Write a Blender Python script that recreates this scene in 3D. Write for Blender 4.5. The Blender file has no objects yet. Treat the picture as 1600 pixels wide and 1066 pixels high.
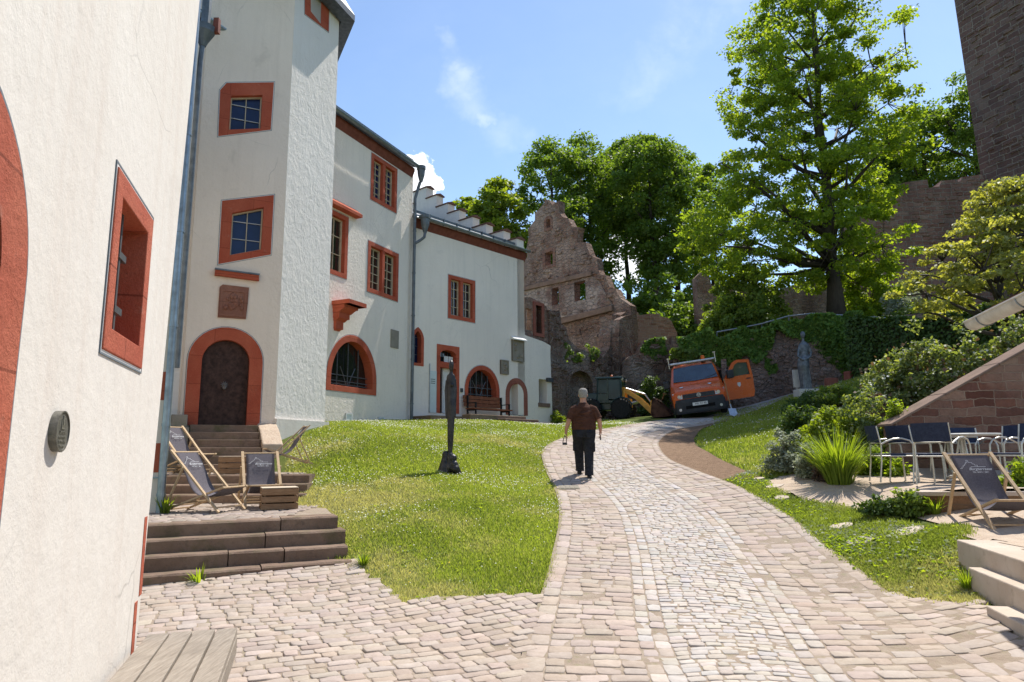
import bpy, bmesh, math, random
import numpy as np
from mathutils import Vector as V, Matrix, Euler, geometry
R = math.radians
random.seed(7)
rng = np.random.default_rng(11)
S = bpy.context.scene
COL = S.collection

# ------------------------------------------------------------------ camera
CAM_Z, PITCH, ROLL, FPX = 1.6, R(9.2), R(0.4), 1067.0
cam_d = bpy.data.cameras.new('camera')
cam_d.sensor_width = 36.0
cam_d.lens = 36.0 * FPX / 1600.0
cam_d.clip_start, cam_d.clip_end = 0.05, 3000
cam = bpy.data.objects.new('camera', cam_d)
COL.objects.link(cam)
cam.matrix_world = (Matrix.Translation((0, 0, CAM_Z)) @ Matrix.Rotation(R(90) + PITCH, 4, 'X') @ Matrix.Rotation(-ROLL, 4, 'Z'))
S.camera = cam

# ------------------------------------------------------------------ sky, sun, exposure
SUN_AZ, SUN_EL = 34.0, 58.0            # azimuth measured clockwise from the view direction (+Y)
w = bpy.data.worlds.new('World')
S.world = w
w.use_nodes = True
nt = w.node_tree
nt.nodes.clear()
wo = nt.nodes.new('ShaderNodeOutputWorld')
bg = nt.nodes.new('ShaderNodeBackground')
sky = nt.nodes.new('ShaderNodeTexSky')
sky.sky_type = 'NISHITA'
sky.sun_disc = False
sky.sun_elevation = R(SUN_EL)
sky.sun_rotation = R(SUN_AZ)
sky.altitude = 300
sky.air_density = 1.0
sky.dust_density = 0.25
sky.ozone_density = 1.6
bg.inputs['Strength'].default_value = 0.122
# thin cirrus wisps and a few small cumulus, laid out on the direction of view
tc = nt.nodes.new('ShaderNodeTexCoord')
def wn(t, **k):
    n = nt.nodes.new(t)
    for a, b in k.items():
        setattr(n, a, b)
    return n
def wmath(op, a, b=None, clamp=False):
    n = wn('ShaderNodeMath', operation=op, use_clamp=clamp)
    for i, x in enumerate((a, b)):
        if x is None: continue
        if isinstance(x, (int, float)): n.inputs[i].default_value = x
        else: nt.links.new(x, n.inputs[i])
    return n.outputs[0]
def wramp(x, lo, hi):
    n = wn('ShaderNodeMapRange', interpolation_type='SMOOTHSTEP')
    nt.links.new(x, n.inputs[0])
    n.inputs[1].default_value, n.inputs[2].default_value = lo, hi
    return n.outputs[0]
def px_dir(x, y):
    u, v = (x - 800) / FPX, (533 - y) / FPX
    c, s = math.cos(ROLL), math.sin(ROLL)
    u2, v2 = u * c + v * s, -u * s + v * c
    return V((u2, math.cos(PITCH) - math.sin(PITCH) * v2, math.sin(PITCH) + math.cos(PITCH) * v2))
_wp = []
def warped():
    if not _wp:
        a = wn('ShaderNodeTexNoise'); nt.links.new(tc.outputs['Generated'], a.inputs[0])
        a.inputs['Scale'].default_value = 9; a.inputs['Detail'].default_value = 5; a.inputs['Roughness'].default_value = .6
        s = wn('ShaderNodeVectorMath', operation='SUBTRACT'); nt.links.new(a.outputs['Color'], s.inputs[0]); s.inputs[1].default_value = (.5, .5, .5)
        k = wn('ShaderNodeVectorMath', operation='SCALE'); nt.links.new(s.outputs[0], k.inputs[0]); k.inputs['Scale'].default_value = .15
        t = wn('ShaderNodeVectorMath', operation='ADD'); nt.links.new(tc.outputs['Generated'], t.inputs[0]); nt.links.new(k.outputs[0], t.inputs[1])
        _wp.append(t.outputs[0])
    return _wp[0]
def cloud_blob(d, r_in, r_out):
    dp = wn('ShaderNodeVectorMath', operation='DISTANCE')
    nrm = wn('ShaderNodeVectorMath', operation='NORMALIZE')
    nt.links.new(warped(), nrm.inputs[0])
    nt.links.new(nrm.outputs[0], dp.inputs[0])
    dp.inputs[1].default_value = d.normalized()
    return wramp(dp.outputs['Value'], r_out, r_in)
mp = wn('ShaderNodeMapping')
nt.links.new(tc.outputs['Generated'], mp.inputs[0])
mp.inputs['Scale'].default_value = (1.0, 1.0, 1.0)
nz = wn('ShaderNodeTexNoise')
nt.links.new(mp.outputs[0], nz.inputs[0])
nz.inputs['Scale'].default_value = 17
nz.inputs['Detail'].default_value = 8
nz.inputs['Roughness'].default_value = 0.6
nz.inputs['Distortion'].default_value = 0.35
mp2 = wn('ShaderNodeMapping')
nt.links.new(tc.outputs['Generated'], mp2.inputs[0])
mp2.inputs['Rotation'].default_value = (0.3, 0.5, 0.4)
mp2.inputs['Scale'].default_value = (3.0, 9.0, 3.0)
nz2 = wn('ShaderNodeTexNoise')
nt.links.new(mp2.outputs[0], nz2.inputs[0])
nz2.inputs['Scale'].default_value = 1.3
nz2.inputs['Detail'].default_value = 6
nz2.inputs['Roughness'].default_value = 0.62
cum = None
for (x, y, a, b) in ((668, 293, .006, .034), (650, 300, .004, .03), (985, 405, .01, .05), (1010, 395, .008, .035), (690, 300, .002, .02)):
    m = cloud_blob(px_dir(x, y), a, b)
    cum = m if cum is None else wmath('MAXIMUM', cum, m)
cum = wramp(wmath('ADD', cum, wmath('MULTIPLY', wmath('SUBTRACT', nz.outputs['Fac'], 0.5), 1.9)), 0.40, 0.62)
wis = None
for (x, y, a, b, g) in ((700, 60, .0, .03, .5), (716, 85, .0, .035, .65), (730, 112, .0, .04, .65), (742, 140, .0, .04, .5), (765, 182, .0, .022, .6), (755, 165, .0, .04, .4), (795, 215, .0, .05, .35), (960, 150, .0, .05, .22), (1000, 115, .0, .06, .3), (1040, 80, .0, .06, .36), (1080, 48, .0, .07, .4), (1120, 18, .0, .07, .4), (1160, -10, .0, .08, .4)):
    m = wmath('MULTIPLY', cloud_blob(px_dir(x, y), a, b), g)
    wis = m if wis is None else wmath('MAXIMUM', wis, m)
wis = wmath('MULTIPLY', wis, wramp(wmath('ADD', wmath('MULTIPLY', nz2.outputs['Fac'], .6), wmath('MULTIPLY', nz.outputs['Fac'], .4)), 0.38, 0.62))
wis = wmath('MULTIPLY', wis, 0.42)
veil = wmath('MULTIPLY', wramp(nz2.outputs['Fac'], 0.40, 0.75), 0.03)
allc = wmath('MAXIMUM', wmath('MAXIMUM', cum, wis), veil, True)
mix = wn('ShaderNodeMixRGB')
nt.links.new(allc, mix.inputs[0])
nt.links.new(sky.outputs[0], mix.inputs[1])
mix.inputs[2].default_value = (7.2, 7.4, 7.8, 1)
nt.links.new(mix.outputs[0], bg.inputs['Color'])
nt.links.new(bg.outputs[0], wo.inputs[0])

sd = bpy.data.lights.new('sun', 'SUN')
sd.energy = 4.0
sd.angle = R(0.53)
sd.color = (1.0, 0.955, 0.88)
sun = bpy.data.objects.new('sun', sd)
COL.objects.link(sun)
sdir = V((math.sin(R(SUN_AZ)) * math.cos(R(SUN_EL)), math.cos(R(SUN_AZ)) * math.cos(R(SUN_EL)), math.sin(R(SUN_EL))))
sun.rotation_euler = sdir.to_track_quat('Z', 'Y').to_euler()
sun.location = sdir * 200
S.view_settings.view_transform = 'Standard'
S.view_settings.look = 'None'
S.view_settings.gamma = 1
S.view_settings.use_curve_mapping = False
S.view_settings.exposure = 0.78
S.render.engine = 'CYCLES'
S.cycles.max_bounces = 8
S.cycles.transparent_max_bounces = 8
S.cycles.use_denoising = True

# ------------------------------------------------------------------ helpers: picture <-> place
def ray(x, y):
    return px_dir(x, y)
def at(x, y, Y):
    d = ray(x, y)
    k = Y / d.y
    return V((d.x * k, Y, CAM_Z + d.z * k))
def atz(x, y, z):
    d = ray(x, y)
    k = (z - CAM_Z) / d.z
    return V((d.x * k, d.y * k, z))

class Fr:
    """a vertical wall plane: s runs along it, d outwards (to the right of s), z up"""
    def __init__(f, x, y, az, lean=0):
        a = R(az)
        f.az = az
        f.o = V((x, y, 0))
        f.t = V((math.sin(a), math.cos(a), 0))
        f.n = V((math.cos(a), -math.sin(a), 0))
    def P(f, s, d, z):
        return f.o + f.t * s + f.n * d + V((0, 0, z))
    def px(f, x, y, d=0.0):
        r = ray(x, y)
        c = V((0, 0, CAM_Z))
        k = ((f.o + f.n * d) - c).dot(f.n) / r.dot(f.n)
        q = c + r * k
        return ((q - f.o).dot(f.t), q.z)
    def rect(f, x0, y0, x1, y1, d=0.0):
        """left, right at mid-height, top and bottom at the middle"""
        xm, ym = (x0 + x1) / 2, (y0 + y1) / 2
        return f.px(x0, ym, d)[0], f.px(x1, ym, d)[0], f.px(xm, y1, d)[1], f.px(xm, y0, d)[1]

class MB:
    def __init__(m):
        m.v, m.f, m.m = [], [], []
        m.cur = 0
    def add(m, pts, faces):
        b = len(m.v)
        m.v += [tuple(p) for p in pts]
        for f in faces:
            m.f.append(tuple(b + i for i in f))
            m.m.append(m.cur)
        return m
    def box(m, c, s, rot=None, top=1.0):
        """centre, full size; top scales the upper face"""
        x, y, z = s[0] / 2, s[1] / 2, s[2] / 2
        p = [V((a * x * (top if cc > 0 else 1), b * y * (top if cc > 0 else 1), cc * z)) for cc in (-1, 1) for a, b in ((-1, -1), (1, -1), (1, 1), (-1, 1))]
        if rot is not None:
            p = [rot @ q for q in p]
        c = V(c)
        return m.add([q + c for q in p], [(3, 2, 1, 0), (4, 5, 6, 7), (0, 1, 5, 4), (1, 2, 6, 5), (2, 3, 7, 6), (3, 0, 4, 7)])
    def bar(m, a, b, w, h, up=(0, 0, 1)):
        """a straight bar of section w x h from a to b"""
        a, b = V(a), V(b)
        d = (b - a)
        L = d.length
        d.normalize()
        u = V(up)
        x = d.cross(u)
        if x.length < 1e-4:
            x = d.cross(V((1, 0, 0)))
        x.normalize()
        y = x.cross(d)
        rot = Matrix((x, d, y)).transposed()
        return m.box((a + b) / 2, (w, L, h), rot)
    def fbox(m, fr, s0, s1, d0, d1, z0, z1):
        p = [fr.P(s, d, z) for z in (z0, z1) for s, d in ((s0, d1), (s1, d1), (s1, d0), (s0, d0))]
        return m.add(p, [(3, 2, 1, 0), (4, 5, 6, 7), (0, 1, 5, 4), (1, 2, 6, 5), (2, 3, 7, 6), (3, 0, 4, 7)])
    def tube(m, pts, r, n=8, cap=True, flat=1.0):
        pts = [V(p) for p in pts]
        rs = r if isinstance(r, (list, tuple)) else [r] * len(pts)
        base = len(m.v)
        prev = None
        for i, p in enumerate(pts):
            d = (pts[min(i + 1, len(pts) - 1)] - pts[max(i - 1, 0)]).normalized()
            if prev is None:
                x = d.cross(V((0, 0, 1)))
                if x.length < 1e-3:
                    x = d.cross(V((0, 1, 0)))
            else:
                x = prev - d * prev.dot(d)
            x.normalize()
            prev = x
            y = d.cross(x)
            for k in range(n):
                a = 2 * math.pi * k / n
                m.v.append(tuple(p + (x * math.cos(a) + y * math.sin(a) * flat) * rs[i]))
        for i in range(len(pts) - 1):
            for k in range(n):
                k2 = (k + 1) % n
                m.f.append((base + i * n + k, base + i * n + k2, base + (i + 1) * n + k2, base + (i + 1) * n + k))
                m.m.append(m.cur)
        if cap:
            m.f.append(tuple(base + k for k in reversed(range(n))))
            m.f.append(tuple(base + (len(pts) - 1) * n + k for k in range(n)))
            m.m += [m.cur, m.cur]
        return m
    def lathe(m, prof, c=(0, 0, 0), n=24, axis='Z', sx=1.0, sy=1.0):
        c = V(c)
        base = len(m.v)
        for r, h in prof:
            for k in range(n):
                a = 2 * math.pi * k / n
                q = (r * math.cos(a) * sx, r * math.sin(a) * sy, h)
                if axis == 'X': q = (q[2], q[0], q[1])
                if axis == 'Y': q = (q[1], q[2], q[0])
                m.v.append(tuple(V(q) + c))
        for i in range(len(prof) - 1):
            for k in range(n):
                k2 = (k + 1) % n
                m.f.append((base + i * n + k, base + i * n + k2, base + (i + 1) * n + k2, base + (i + 1) * n + k))
                m.m.append(m.cur)
        m.f.append(tuple(base + k for k in reversed(range(n))))
        m.f.append(tuple(base + (len(prof) - 1) * n + k for k in range(n)))
        m.m += [m.cur, m.cur]
        return m
    def ring(m, fr, outer, inner, d0, d1):
        """a frame between two outlines with the same number of points; open at the ends if they are not closed loops"""
        n = len(outer)
        b = len(m.v)
        for o, i in zip(outer, inner):
            m.v += [tuple(fr.P(o[0], d1, o[1])), tuple(fr.P(i[0], d1, i[1])), tuple(fr.P(o[0], d0, o[1])), tuple(fr.P(i[0], d0, i[1]))]
        for k in range(n):
            k2 = (k + 1) % n
            A, B = b + 4 * k, b + 4 * k2
            for q in ((A, A + 1, B + 1, B), (A, B, B + 2, A + 2), (A + 1, A + 3, B + 3, B + 1), (A + 2, B + 2, B + 3, A + 3)):
                m.f.append(q)
                m.m.append(m.cur)
        return m
    def panel(m, fr, outline, holes=(), d1=0.0, d0=-0.4, back=True):
        """a wall slab with an outline and holes in (s, z), front at d1, back at d0"""
        loops = [list(outline)] + [list(h) for h in holes]
        flat = [p for l in loops for p in l]
        tris = geometry.tessellate_polygon([[V((p[0], p[1], 0)) for p in l] for l in loops])
        n = len(flat)
        b = len(m.v)
        for d in (d1, d0):
            m.v += [tuple(fr.P(p[0], d, p[1])) for p in flat]
        for t in tris:
            a, c, e = (flat[i] for i in t)
            if (c[0] - a[0]) * (e[1] - a[1]) - (c[1] - a[1]) * (e[0] - a[0]) < 0:
                t = t[::-1]
            m.f.append(tuple(b + i for i in t)); m.m.append(m.cur)
            if back:
                m.f.append(tuple(b + n + i for i in reversed(t))); m.m.append(m.cur)
        o = 0
        for l in loops:
            k = len(l)
            for i in range(k):
                j = (i + 1) % k
                m.f.append((b + o + i, b + n + o + i, b + n + o + j, b + o + j)); m.m.append(m.cur)
            o += k
        return m
    def blob(m, c, r, sub=2, jit=0.0, scale=(1, 1, 1), rot=None):
        bm = bmesh.new()
        bmesh.ops.create_icosphere(bm, subdivisions=sub, radius=1)
        ps = []
        for q in bm.verts:
            p = V((q.co.x * scale[0], q.co.y * scale[1], q.co.z * scale[2])) * r * (1 + random.uniform(-jit, jit))
            if rot is not None: p = rot @ p
            ps.append(p + V(c))
        m.add(ps, [[x.index for x in f.verts] for f in bm.faces])
        bm.free()
        return m
    def mesh(m, name, mats, off=(0, 0, 0), smooth=False, uv=True):
        me = bpy.data.meshes.new(name)
        va = np.array(m.v, dtype=np.float64).reshape(-1, 3) - np.array(off)
        me.from_pydata(va.tolist(), [], m.f)
        mats = mats if isinstance(mats, (list, tuple)) else [mats]
        for x in mats:
            me.materials.append(x)
        if len(mats) > 1:
            me.polygons.foreach_set('material_index', np.array(m.m, dtype=np.int32))
        if smooth:
            me.polygons.foreach_set('use_smooth', np.ones(len(m.f), dtype=bool))
        me.update()
        if uv:
            wall_uv(me, va + np.array(off))
        return me
    def build(m, name, mats, parent=None, smooth=False, off=None, uv=True, bevel=0, auto=None):
        root = parent
        while root is not None and root.parent is not None:
            root = root.parent
        if off is None:
            off = root['_off'] if root is not None and '_off' in root else (0, 0, 0)
        o = bpy.data.objects.new(name, m.mesh(name, mats, off, smooth, uv))
        COL.objects.link(o)
        if parent is not None:
            o.parent = parent
        if bevel:
            b = o.modifiers.new('bevel', 'BEVEL')
            b.width = bevel
            b.segments = 2
            b.limit_method = 'ANGLE'
            b.angle_limit = R(40)
        return o

def wall_uv(me, wv):
    """uv in metres: along the wall and up it; x, y on flat faces"""
    n = len(me.polygons)
    if n == 0: return
    nor = np.empty(n * 3); me.polygons.foreach_get('normal', nor); nor = nor.reshape(-1, 3)
    tot = np.empty(n, dtype=np.int32); me.polygons.foreach_get('loop_total', tot)
    li = np.empty(len(me.loops), dtype=np.int32); me.loops.foreach_get('vertex_index', li)
    fn = np.repeat(nor, tot, axis=0)
    p = wv[li]
    h = np.hypot(fn[:, 0], fn[:, 1]); h[h < 1e-6] = 1
    u = (-fn[:, 1] * p[:, 0] + fn[:, 0] * p[:, 1]) / h
    flat = np.abs(fn[:, 2]) > 0.8
    u = np.where(flat, p[:, 0], u)
    vv = np.where(flat, p[:, 1], p[:, 2])
    l = me.uv_layers.new(name='UVMap')
    l.data.foreach_set('uv', np.stack([u, vv], 1).ravel())

def raw_mesh(name, verts, faces, mat, off=(0, 0, 0), col=None, smooth=False, parent=None):
    """big meshes from numpy arrays: faces is an (n, k) index array; col is one rgb per vertex (the colour of the thing itself)"""
    me = bpy.data.meshes.new(name)
    verts = np.asarray(verts, dtype=np.float32) - np.array(off, dtype=np.float32)
    n, k = faces.shape
    me.vertices.add(len(verts)); me.vertices.foreach_set('co', verts.ravel())
    me.loops.add(n * k); me.loops.foreach_set('vertex_index', faces.astype(np.int32).ravel())
    me.polygons.add(n)
    me.polygons.foreach_set('loop_start', np.arange(0, n * k, k, dtype=np.int32))
    me.materials.append(mat)
    me.update(calc_edges=True)
    if smooth:
        me.polygons.foreach_set('use_smooth', np.ones(n, dtype=bool))
    if col is not None:
        a = me.color_attributes.new('tint', 'FLOAT_COLOR', 'POINT')
        a.data.foreach_set('color', np.concatenate([col, np.ones((len(col), 1))], 1).astype(np.float32).ravel())
    o = bpy.data.objects.new(name, me)
    COL.objects.link(o)
    if parent is not None: o.parent = parent
    return o

def tag(o, label=None, cat=None, group=None, kind=None):
    if label: o['label'] = label
    if cat: o['category'] = cat
    if group: o['group'] = group
    if kind: o['kind'] = kind
    return o
def thing(name, label, cat, loc=(0, 0, 0), group=None, local=False):
    o = bpy.data.objects.new(name, None)
    o.empty_display_size = 0.2
    COL.objects.link(o)
    o.location = loc
    o['_off'] = (0.0, 0.0, 0.0) if local else tuple(float(c) for c in loc)
    return tag(o, label, cat, group)
def copy_tree(o, parent=None):
    c = o.copy()
    COL.objects.link(c)
    c.parent = parent
    for ch in [x for x in COL.objects if x.parent == o]:
        copy_tree(ch, c)
    return c
def single(mb, name, mats, label, cat, loc, group=None, smooth=False, bevel=0):
    o = mb.build(name, mats, None, smooth, off=tuple(loc), bevel=bevel)
    o.location = loc
    return tag(o, label, cat, group)

def text_mesh(txt, size, mat, name, parent, M, shear=0.0, extrude=0.001, align='CENTER'):
    c = bpy.data.curves.new(name, 'FONT')
    c.body = txt
    c.size = size
    c.shear = shear
    c.extrude = extrude
    c.align_x = align
    c.align_y = 'CENTER'
    o = bpy.data.objects.new('tmp', c)
    COL.objects.link(o)
    dg = bpy.context.evaluated_depsgraph_get()
    me = bpy.data.meshes.new_from_object(o.evaluated_get(dg))
    bpy.data.objects.remove(o)
    me.transform(M)
    me.name = name
    me.materials.clear()
    me.materials.append(mat)
    ob = bpy.data.objects.new(name, me)
    COL.objects.link(ob)
    ob.parent = parent
    return ob

def remesh(mb, vox, smooth_it=4, name='tmp'):
    """fuse overlapping closed shapes into one continuous skin"""
    o = mb.build(name, [], None, uv=False)
    r = o.modifiers.new('r', 'REMESH'); r.mode = 'VOXEL'; r.voxel_size = vox
    s = o.modifiers.new('s', 'SMOOTH'); s.iterations = smooth_it; s.factor = 0.5
    dg = bpy.context.evaluated_depsgraph_get()
    me = bpy.data.meshes.new_from_object(o.evaluated_get(dg))
    bpy.data.objects.remove(o)
    me.polygons.foreach_set('use_smooth', np.ones(len(me.polygons), dtype=bool))
    return me
def mesh_obj(me, name, mat, parent):
    me.name = name
    me.materials.clear(); me.materials.append(mat)
    o = bpy.data.objects.new(name, me)
    COL.objects.link(o)
    o.parent = parent
    return o
# ------------------------------------------------------------------ materials
class NT:
    def __init__(s, name, rough=0.9, spec=0.3):
        s.mat = bpy.data.materials.new(name)
        s.mat.use_nodes = True
        s.nt = s.mat.node_tree
        s.b = s.nt.nodes['Principled BSDF']
        s.b.inputs['Roughness'].default_value = rough
        s.b.inputs['Specular IOR Level'].default_value = spec
    def n(s, t, ins=None, **k):
        x = s.nt.nodes.new(t)
        for a, b in k.items(): setattr(x, a, b)
        for a, b in (ins or {}).items(): s.put(x, a, b)
        return x
    def put(s, x, a, b):
        if isinstance(b, bpy.types.NodeSocket): s.nt.links.new(b, x.inputs[a])
        elif hasattr(b, 'outputs'): s.nt.links.new(b.outputs[0], x.inputs[a])
        else:
            if isinstance(b, (tuple, list)) and len(b) == 3 and x.inputs[a].type == 'RGBA': b = (*b, 1)
            x.inputs[a].default_value = b
    def obj(s): return s.n('ShaderNodeTexCoord').outputs['Object']
    def pos(s): return s.n('ShaderNodeNewGeometry').outputs['Position']
    def uv(s): return s.n('ShaderNodeUVMap', uv_map='UVMap').outputs[0]
    def noise(s, vec, scale, detail=4, rough=0.55, dist=0.0, out='Fac'):
        return s.n('ShaderNodeTexNoise', {'Vector': vec, 'Scale': scale, 'Detail': detail, 'Roughness': rough, 'Distortion': dist}).outputs[out]
    def map(s, x, lo, hi, a=0.0, b=1.0):
        return s.n('ShaderNodeMapRange', {0: x, 1: lo, 2: hi, 3: a, 4: b}).outputs[0]
    def mix(s, f, a, b, mode='MIX'):
        return s.n('ShaderNodeMixRGB', {0: f, 1: a, 2: b}, blend_type=mode).outputs[0]
    def math(s, op, a, b=0.0):
        return s.n('ShaderNodeMath', {0: a, 1: b}, operation=op).outputs[0]
    def scale(s, vec, sc):
        return s.n('ShaderNodeMapping', {'Vector': vec, 'Scale': sc}).outputs[0]
    def bump(s, h, strength=0.3, dist=0.02, prev=None):
        x = s.n('ShaderNodeBump', {'Height': h, 'Strength': strength, 'Distance': dist})
        if prev is not None: s.put(x, 'Normal', prev)
        return x.outputs[0]
    def out(s, col=None, normal=None, rough=None):
        if col is not None: s.put(s.b, 'Base Color', col)
        if normal is not None: s.put(s.b, 'Normal', normal)
        if rough is not None: s.put(s.b, 'Roughness', rough)
        return s.mat

def plaster(name, col, stain, relief=0.3, lumps=0.0, warm=None, streak=0.5):
    m = NT(name, 0.92, 0.2)
    p = m.pos()
    big = m.noise(p, 0.55, 5, 0.6)
    st = m.noise(m.scale(p, (2.6, 2.6, 0.16)), 1.6, 7, 0.7)
    c = m.mix(m.map(big, 0.35, 0.75, 0, 0.55), col, stain)
    c = m.mix(m.map(st, 0.50, 0.74, 0, streak), c, warm or stain)
    blot = m.noise(p, 1.25, 7, 0.7, 0.8)
    c = m.mix(m.map(blot, 0.58, 0.70, 0, 0.35), c, tuple(x * 0.80 for x in stain))
    cr = m.n('ShaderNodeTexVoronoi', {'Vector': m.mix(0.25, p, m.n('ShaderNodeTexNoise', {'Vector': p, 'Scale': 1.6, 'Detail': 5}).outputs['Color'], 'ADD'), 'Scale': 0.55}, feature='DISTANCE_TO_EDGE')
    ck = m.math('MULTIPLY', m.map(cr.outputs['Distance'], 0.0, 0.004, 1, 0), m.map(m.noise(p, 0.6, 3), 0.52, 0.62))
    c = m.mix(m.math('MULTIPLY', ck, 0.45), c, tuple(x * 0.45 for x in stain))
    spk = m.noise(p, 42, 3, 0.6)
    c = m.mix(m.map(spk, 0.3, 0.7, 0.0, 0.22), c, tuple(x * 0.82 for x in col))
    nb = m.bump(m.noise(p, 95, 4, 0.65), relief, 0.006)
    nb = m.bump(m.noise(p, 11, 5, 0.6), relief * 0.9, 0.02, nb)
    if lumps:
        nb = m.bump(m.noise(m.scale(p, (1, 1, 0.7)), 4.6, 8, 0.66, 0.8), lumps, 0.12, nb)
    return m.out(c, nb)
M = {}
M['plaster_near'] = plaster('plaster_near', (0.70, 0.655, 0.595), (0.62, 0.555, 0.485), 0.26, 0.06, (0.57, 0.475, 0.40), 0.5)
M['plaster_tower'] = plaster('plaster_tower', (0.84, 0.715, 0.60), (0.67, 0.555, 0.455), 0.7, 0.08)
M['plaster_rough'] = plaster('plaster_rough', (0.78, 0.735, 0.68), (0.69, 0.64, 0.58), 0.5, 0.3)
M['plaster_house'] = plaster('plaster_house', (0.84, 0.755, 0.655), (0.66, 0.59, 0.52), 1.0, 0.15)
M['plaster_gable'] = plaster('plaster_gable', (0.845, 0.77, 0.675), (0.675, 0.615, 0.55), 1.0, 0.12)

def redstone(name, a, b, worn=0.5):
    m = NT(name, 0.88, 0.2)
    p = m.pos()
    c = m.mix(m.map(m.noise(p, 1.7, 5, 0.6), 0.35, 0.7), a, b)
    w_ = m.map(m.noise(p, 5.5, 7, 0.7), 0.62, 0.78, 0, worn)
    c = m.mix(w_, c, (0.52, 0.30, 0.22))
    c = m.mix(m.map(m.noise(p, 60, 3), 0.35, 0.7, 0, 0.35), c, tuple(x * 0.6 for x in a))
    bk = m.n('ShaderNodeTexBrick', {'Vector': m.uv(), 'Color1': (.86, .86, .86), 'Color2': (1, 1, 1), 'Mortar': (.42, .38, .36), 'Scale': 1.0, 'Mortar Size': .007, 'Mortar Smooth': .4, 'Brick Width': 1.3, 'Row Height': .62})
    c = m.mix(0.75, c, bk.outputs['Color'], 'MULTIPLY')
    nb = m.bump(m.noise(p, 70, 6, 0.75), 0.9, 0.008)
    nb = m.bump(m.noise(p, 9, 6, 0.65), 0.5, 0.03, nb)
    return m.out(c, nb)
M['red'] = redstone('red_painted_stone', (0.42, 0.085, 0.045), (0.50, 0.13, 0.07), 0.55)
M['red_near'] = redstone('red_painted_stone_worn', (0.44, 0.105, 0.06), (0.54, 0.17, 0.10), 0.6)
M['relief'] = redstone('carved_red_stone', (0.27, 0.115, 0.08), (0.36, 0.18, 0.13), 0.6)
M['redbrick'] = redstone('dull_red_stone', (0.26, 0.085, 0.06), (0.34, 0.14, 0.10), 0.5)

def stone(name, a, b, dark, moss=None, moss_amt=0.4, sc=1.0, bump=0.6):
    m = NT(name, 0.93, 0.15)
    p = m.pos()
    c = m.mix(m.map(m.noise(p, 2.2 * sc, 5, 0.6), 0.35, 0.68), a, b)
    c = m.mix(m.map(m.noise(p, 9 * sc, 6, 0.7), 0.55, 0.75, 0, 0.75), c, dark)
    if moss:
        c = m.mix(m.map(m.noise(p, 3.5 * sc, 6, 0.65), 0.52, 0.7, 0, moss_amt), c, moss)
    nb = m.bump(m.noise(p, 38 * sc, 5, 0.7), bump, 0.01)
    nb = m.bump(m.noise(p, 6 * sc, 5, 0.6), bump * 0.8, 0.03, nb)
    return m.out(c, nb)
M['step'] = stone('step_sandstone', (0.17, 0.115, 0.085), (0.24, 0.17, 0.125), (0.075, 0.058, 0.048), (0.10, 0.095, 0.045), 0.7)
M['step_light'] = stone('pale_step_stone', (0.48, 0.39, 0.31), (0.54, 0.46, 0.38), (0.36, 0.29, 0.22), None)
M['slab'] = stone('grey_memorial_slab', (0.23, 0.20, 0.16), (0.29, 0.26, 0.21), (0.15, 0.13, 0.11), (0.16, 0.18, 0.10), 0.5)
M['gravel'] = stone('beige_gravel', (0.47, 0.36, 0.27), (0.53, 0.43, 0.33), (0.38, 0.28, 0.2), None, 0, 3.0, 0.8)
M['dirt'] = stone('brown_dirt', (0.20, 0.125, 0.078), (0.29, 0.19, 0.12), (0.12, 0.072, 0.045), None, 0, 4.5, 1.2)
M['bed'] = stone('joint_sand', (0.27, 0.21, 0.16), (0.34, 0.275, 0.215), (0.19, 0.15, 0.115), (0.20, 0.20, 0.09), 0.5, 3.0, 0.5)
M['white_block'] = stone('white_limestone', (0.62, 0.58, 0.50), (0.68, 0.65, 0.58), (0.45, 0.42, 0.36), None)
M['coping'] = stone('coping_stone', (0.17, 0.115, 0.09), (0.25, 0.17, 0.13), (0.12, 0.085, 0.07), (0.13, 0.12, 0.06))

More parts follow.
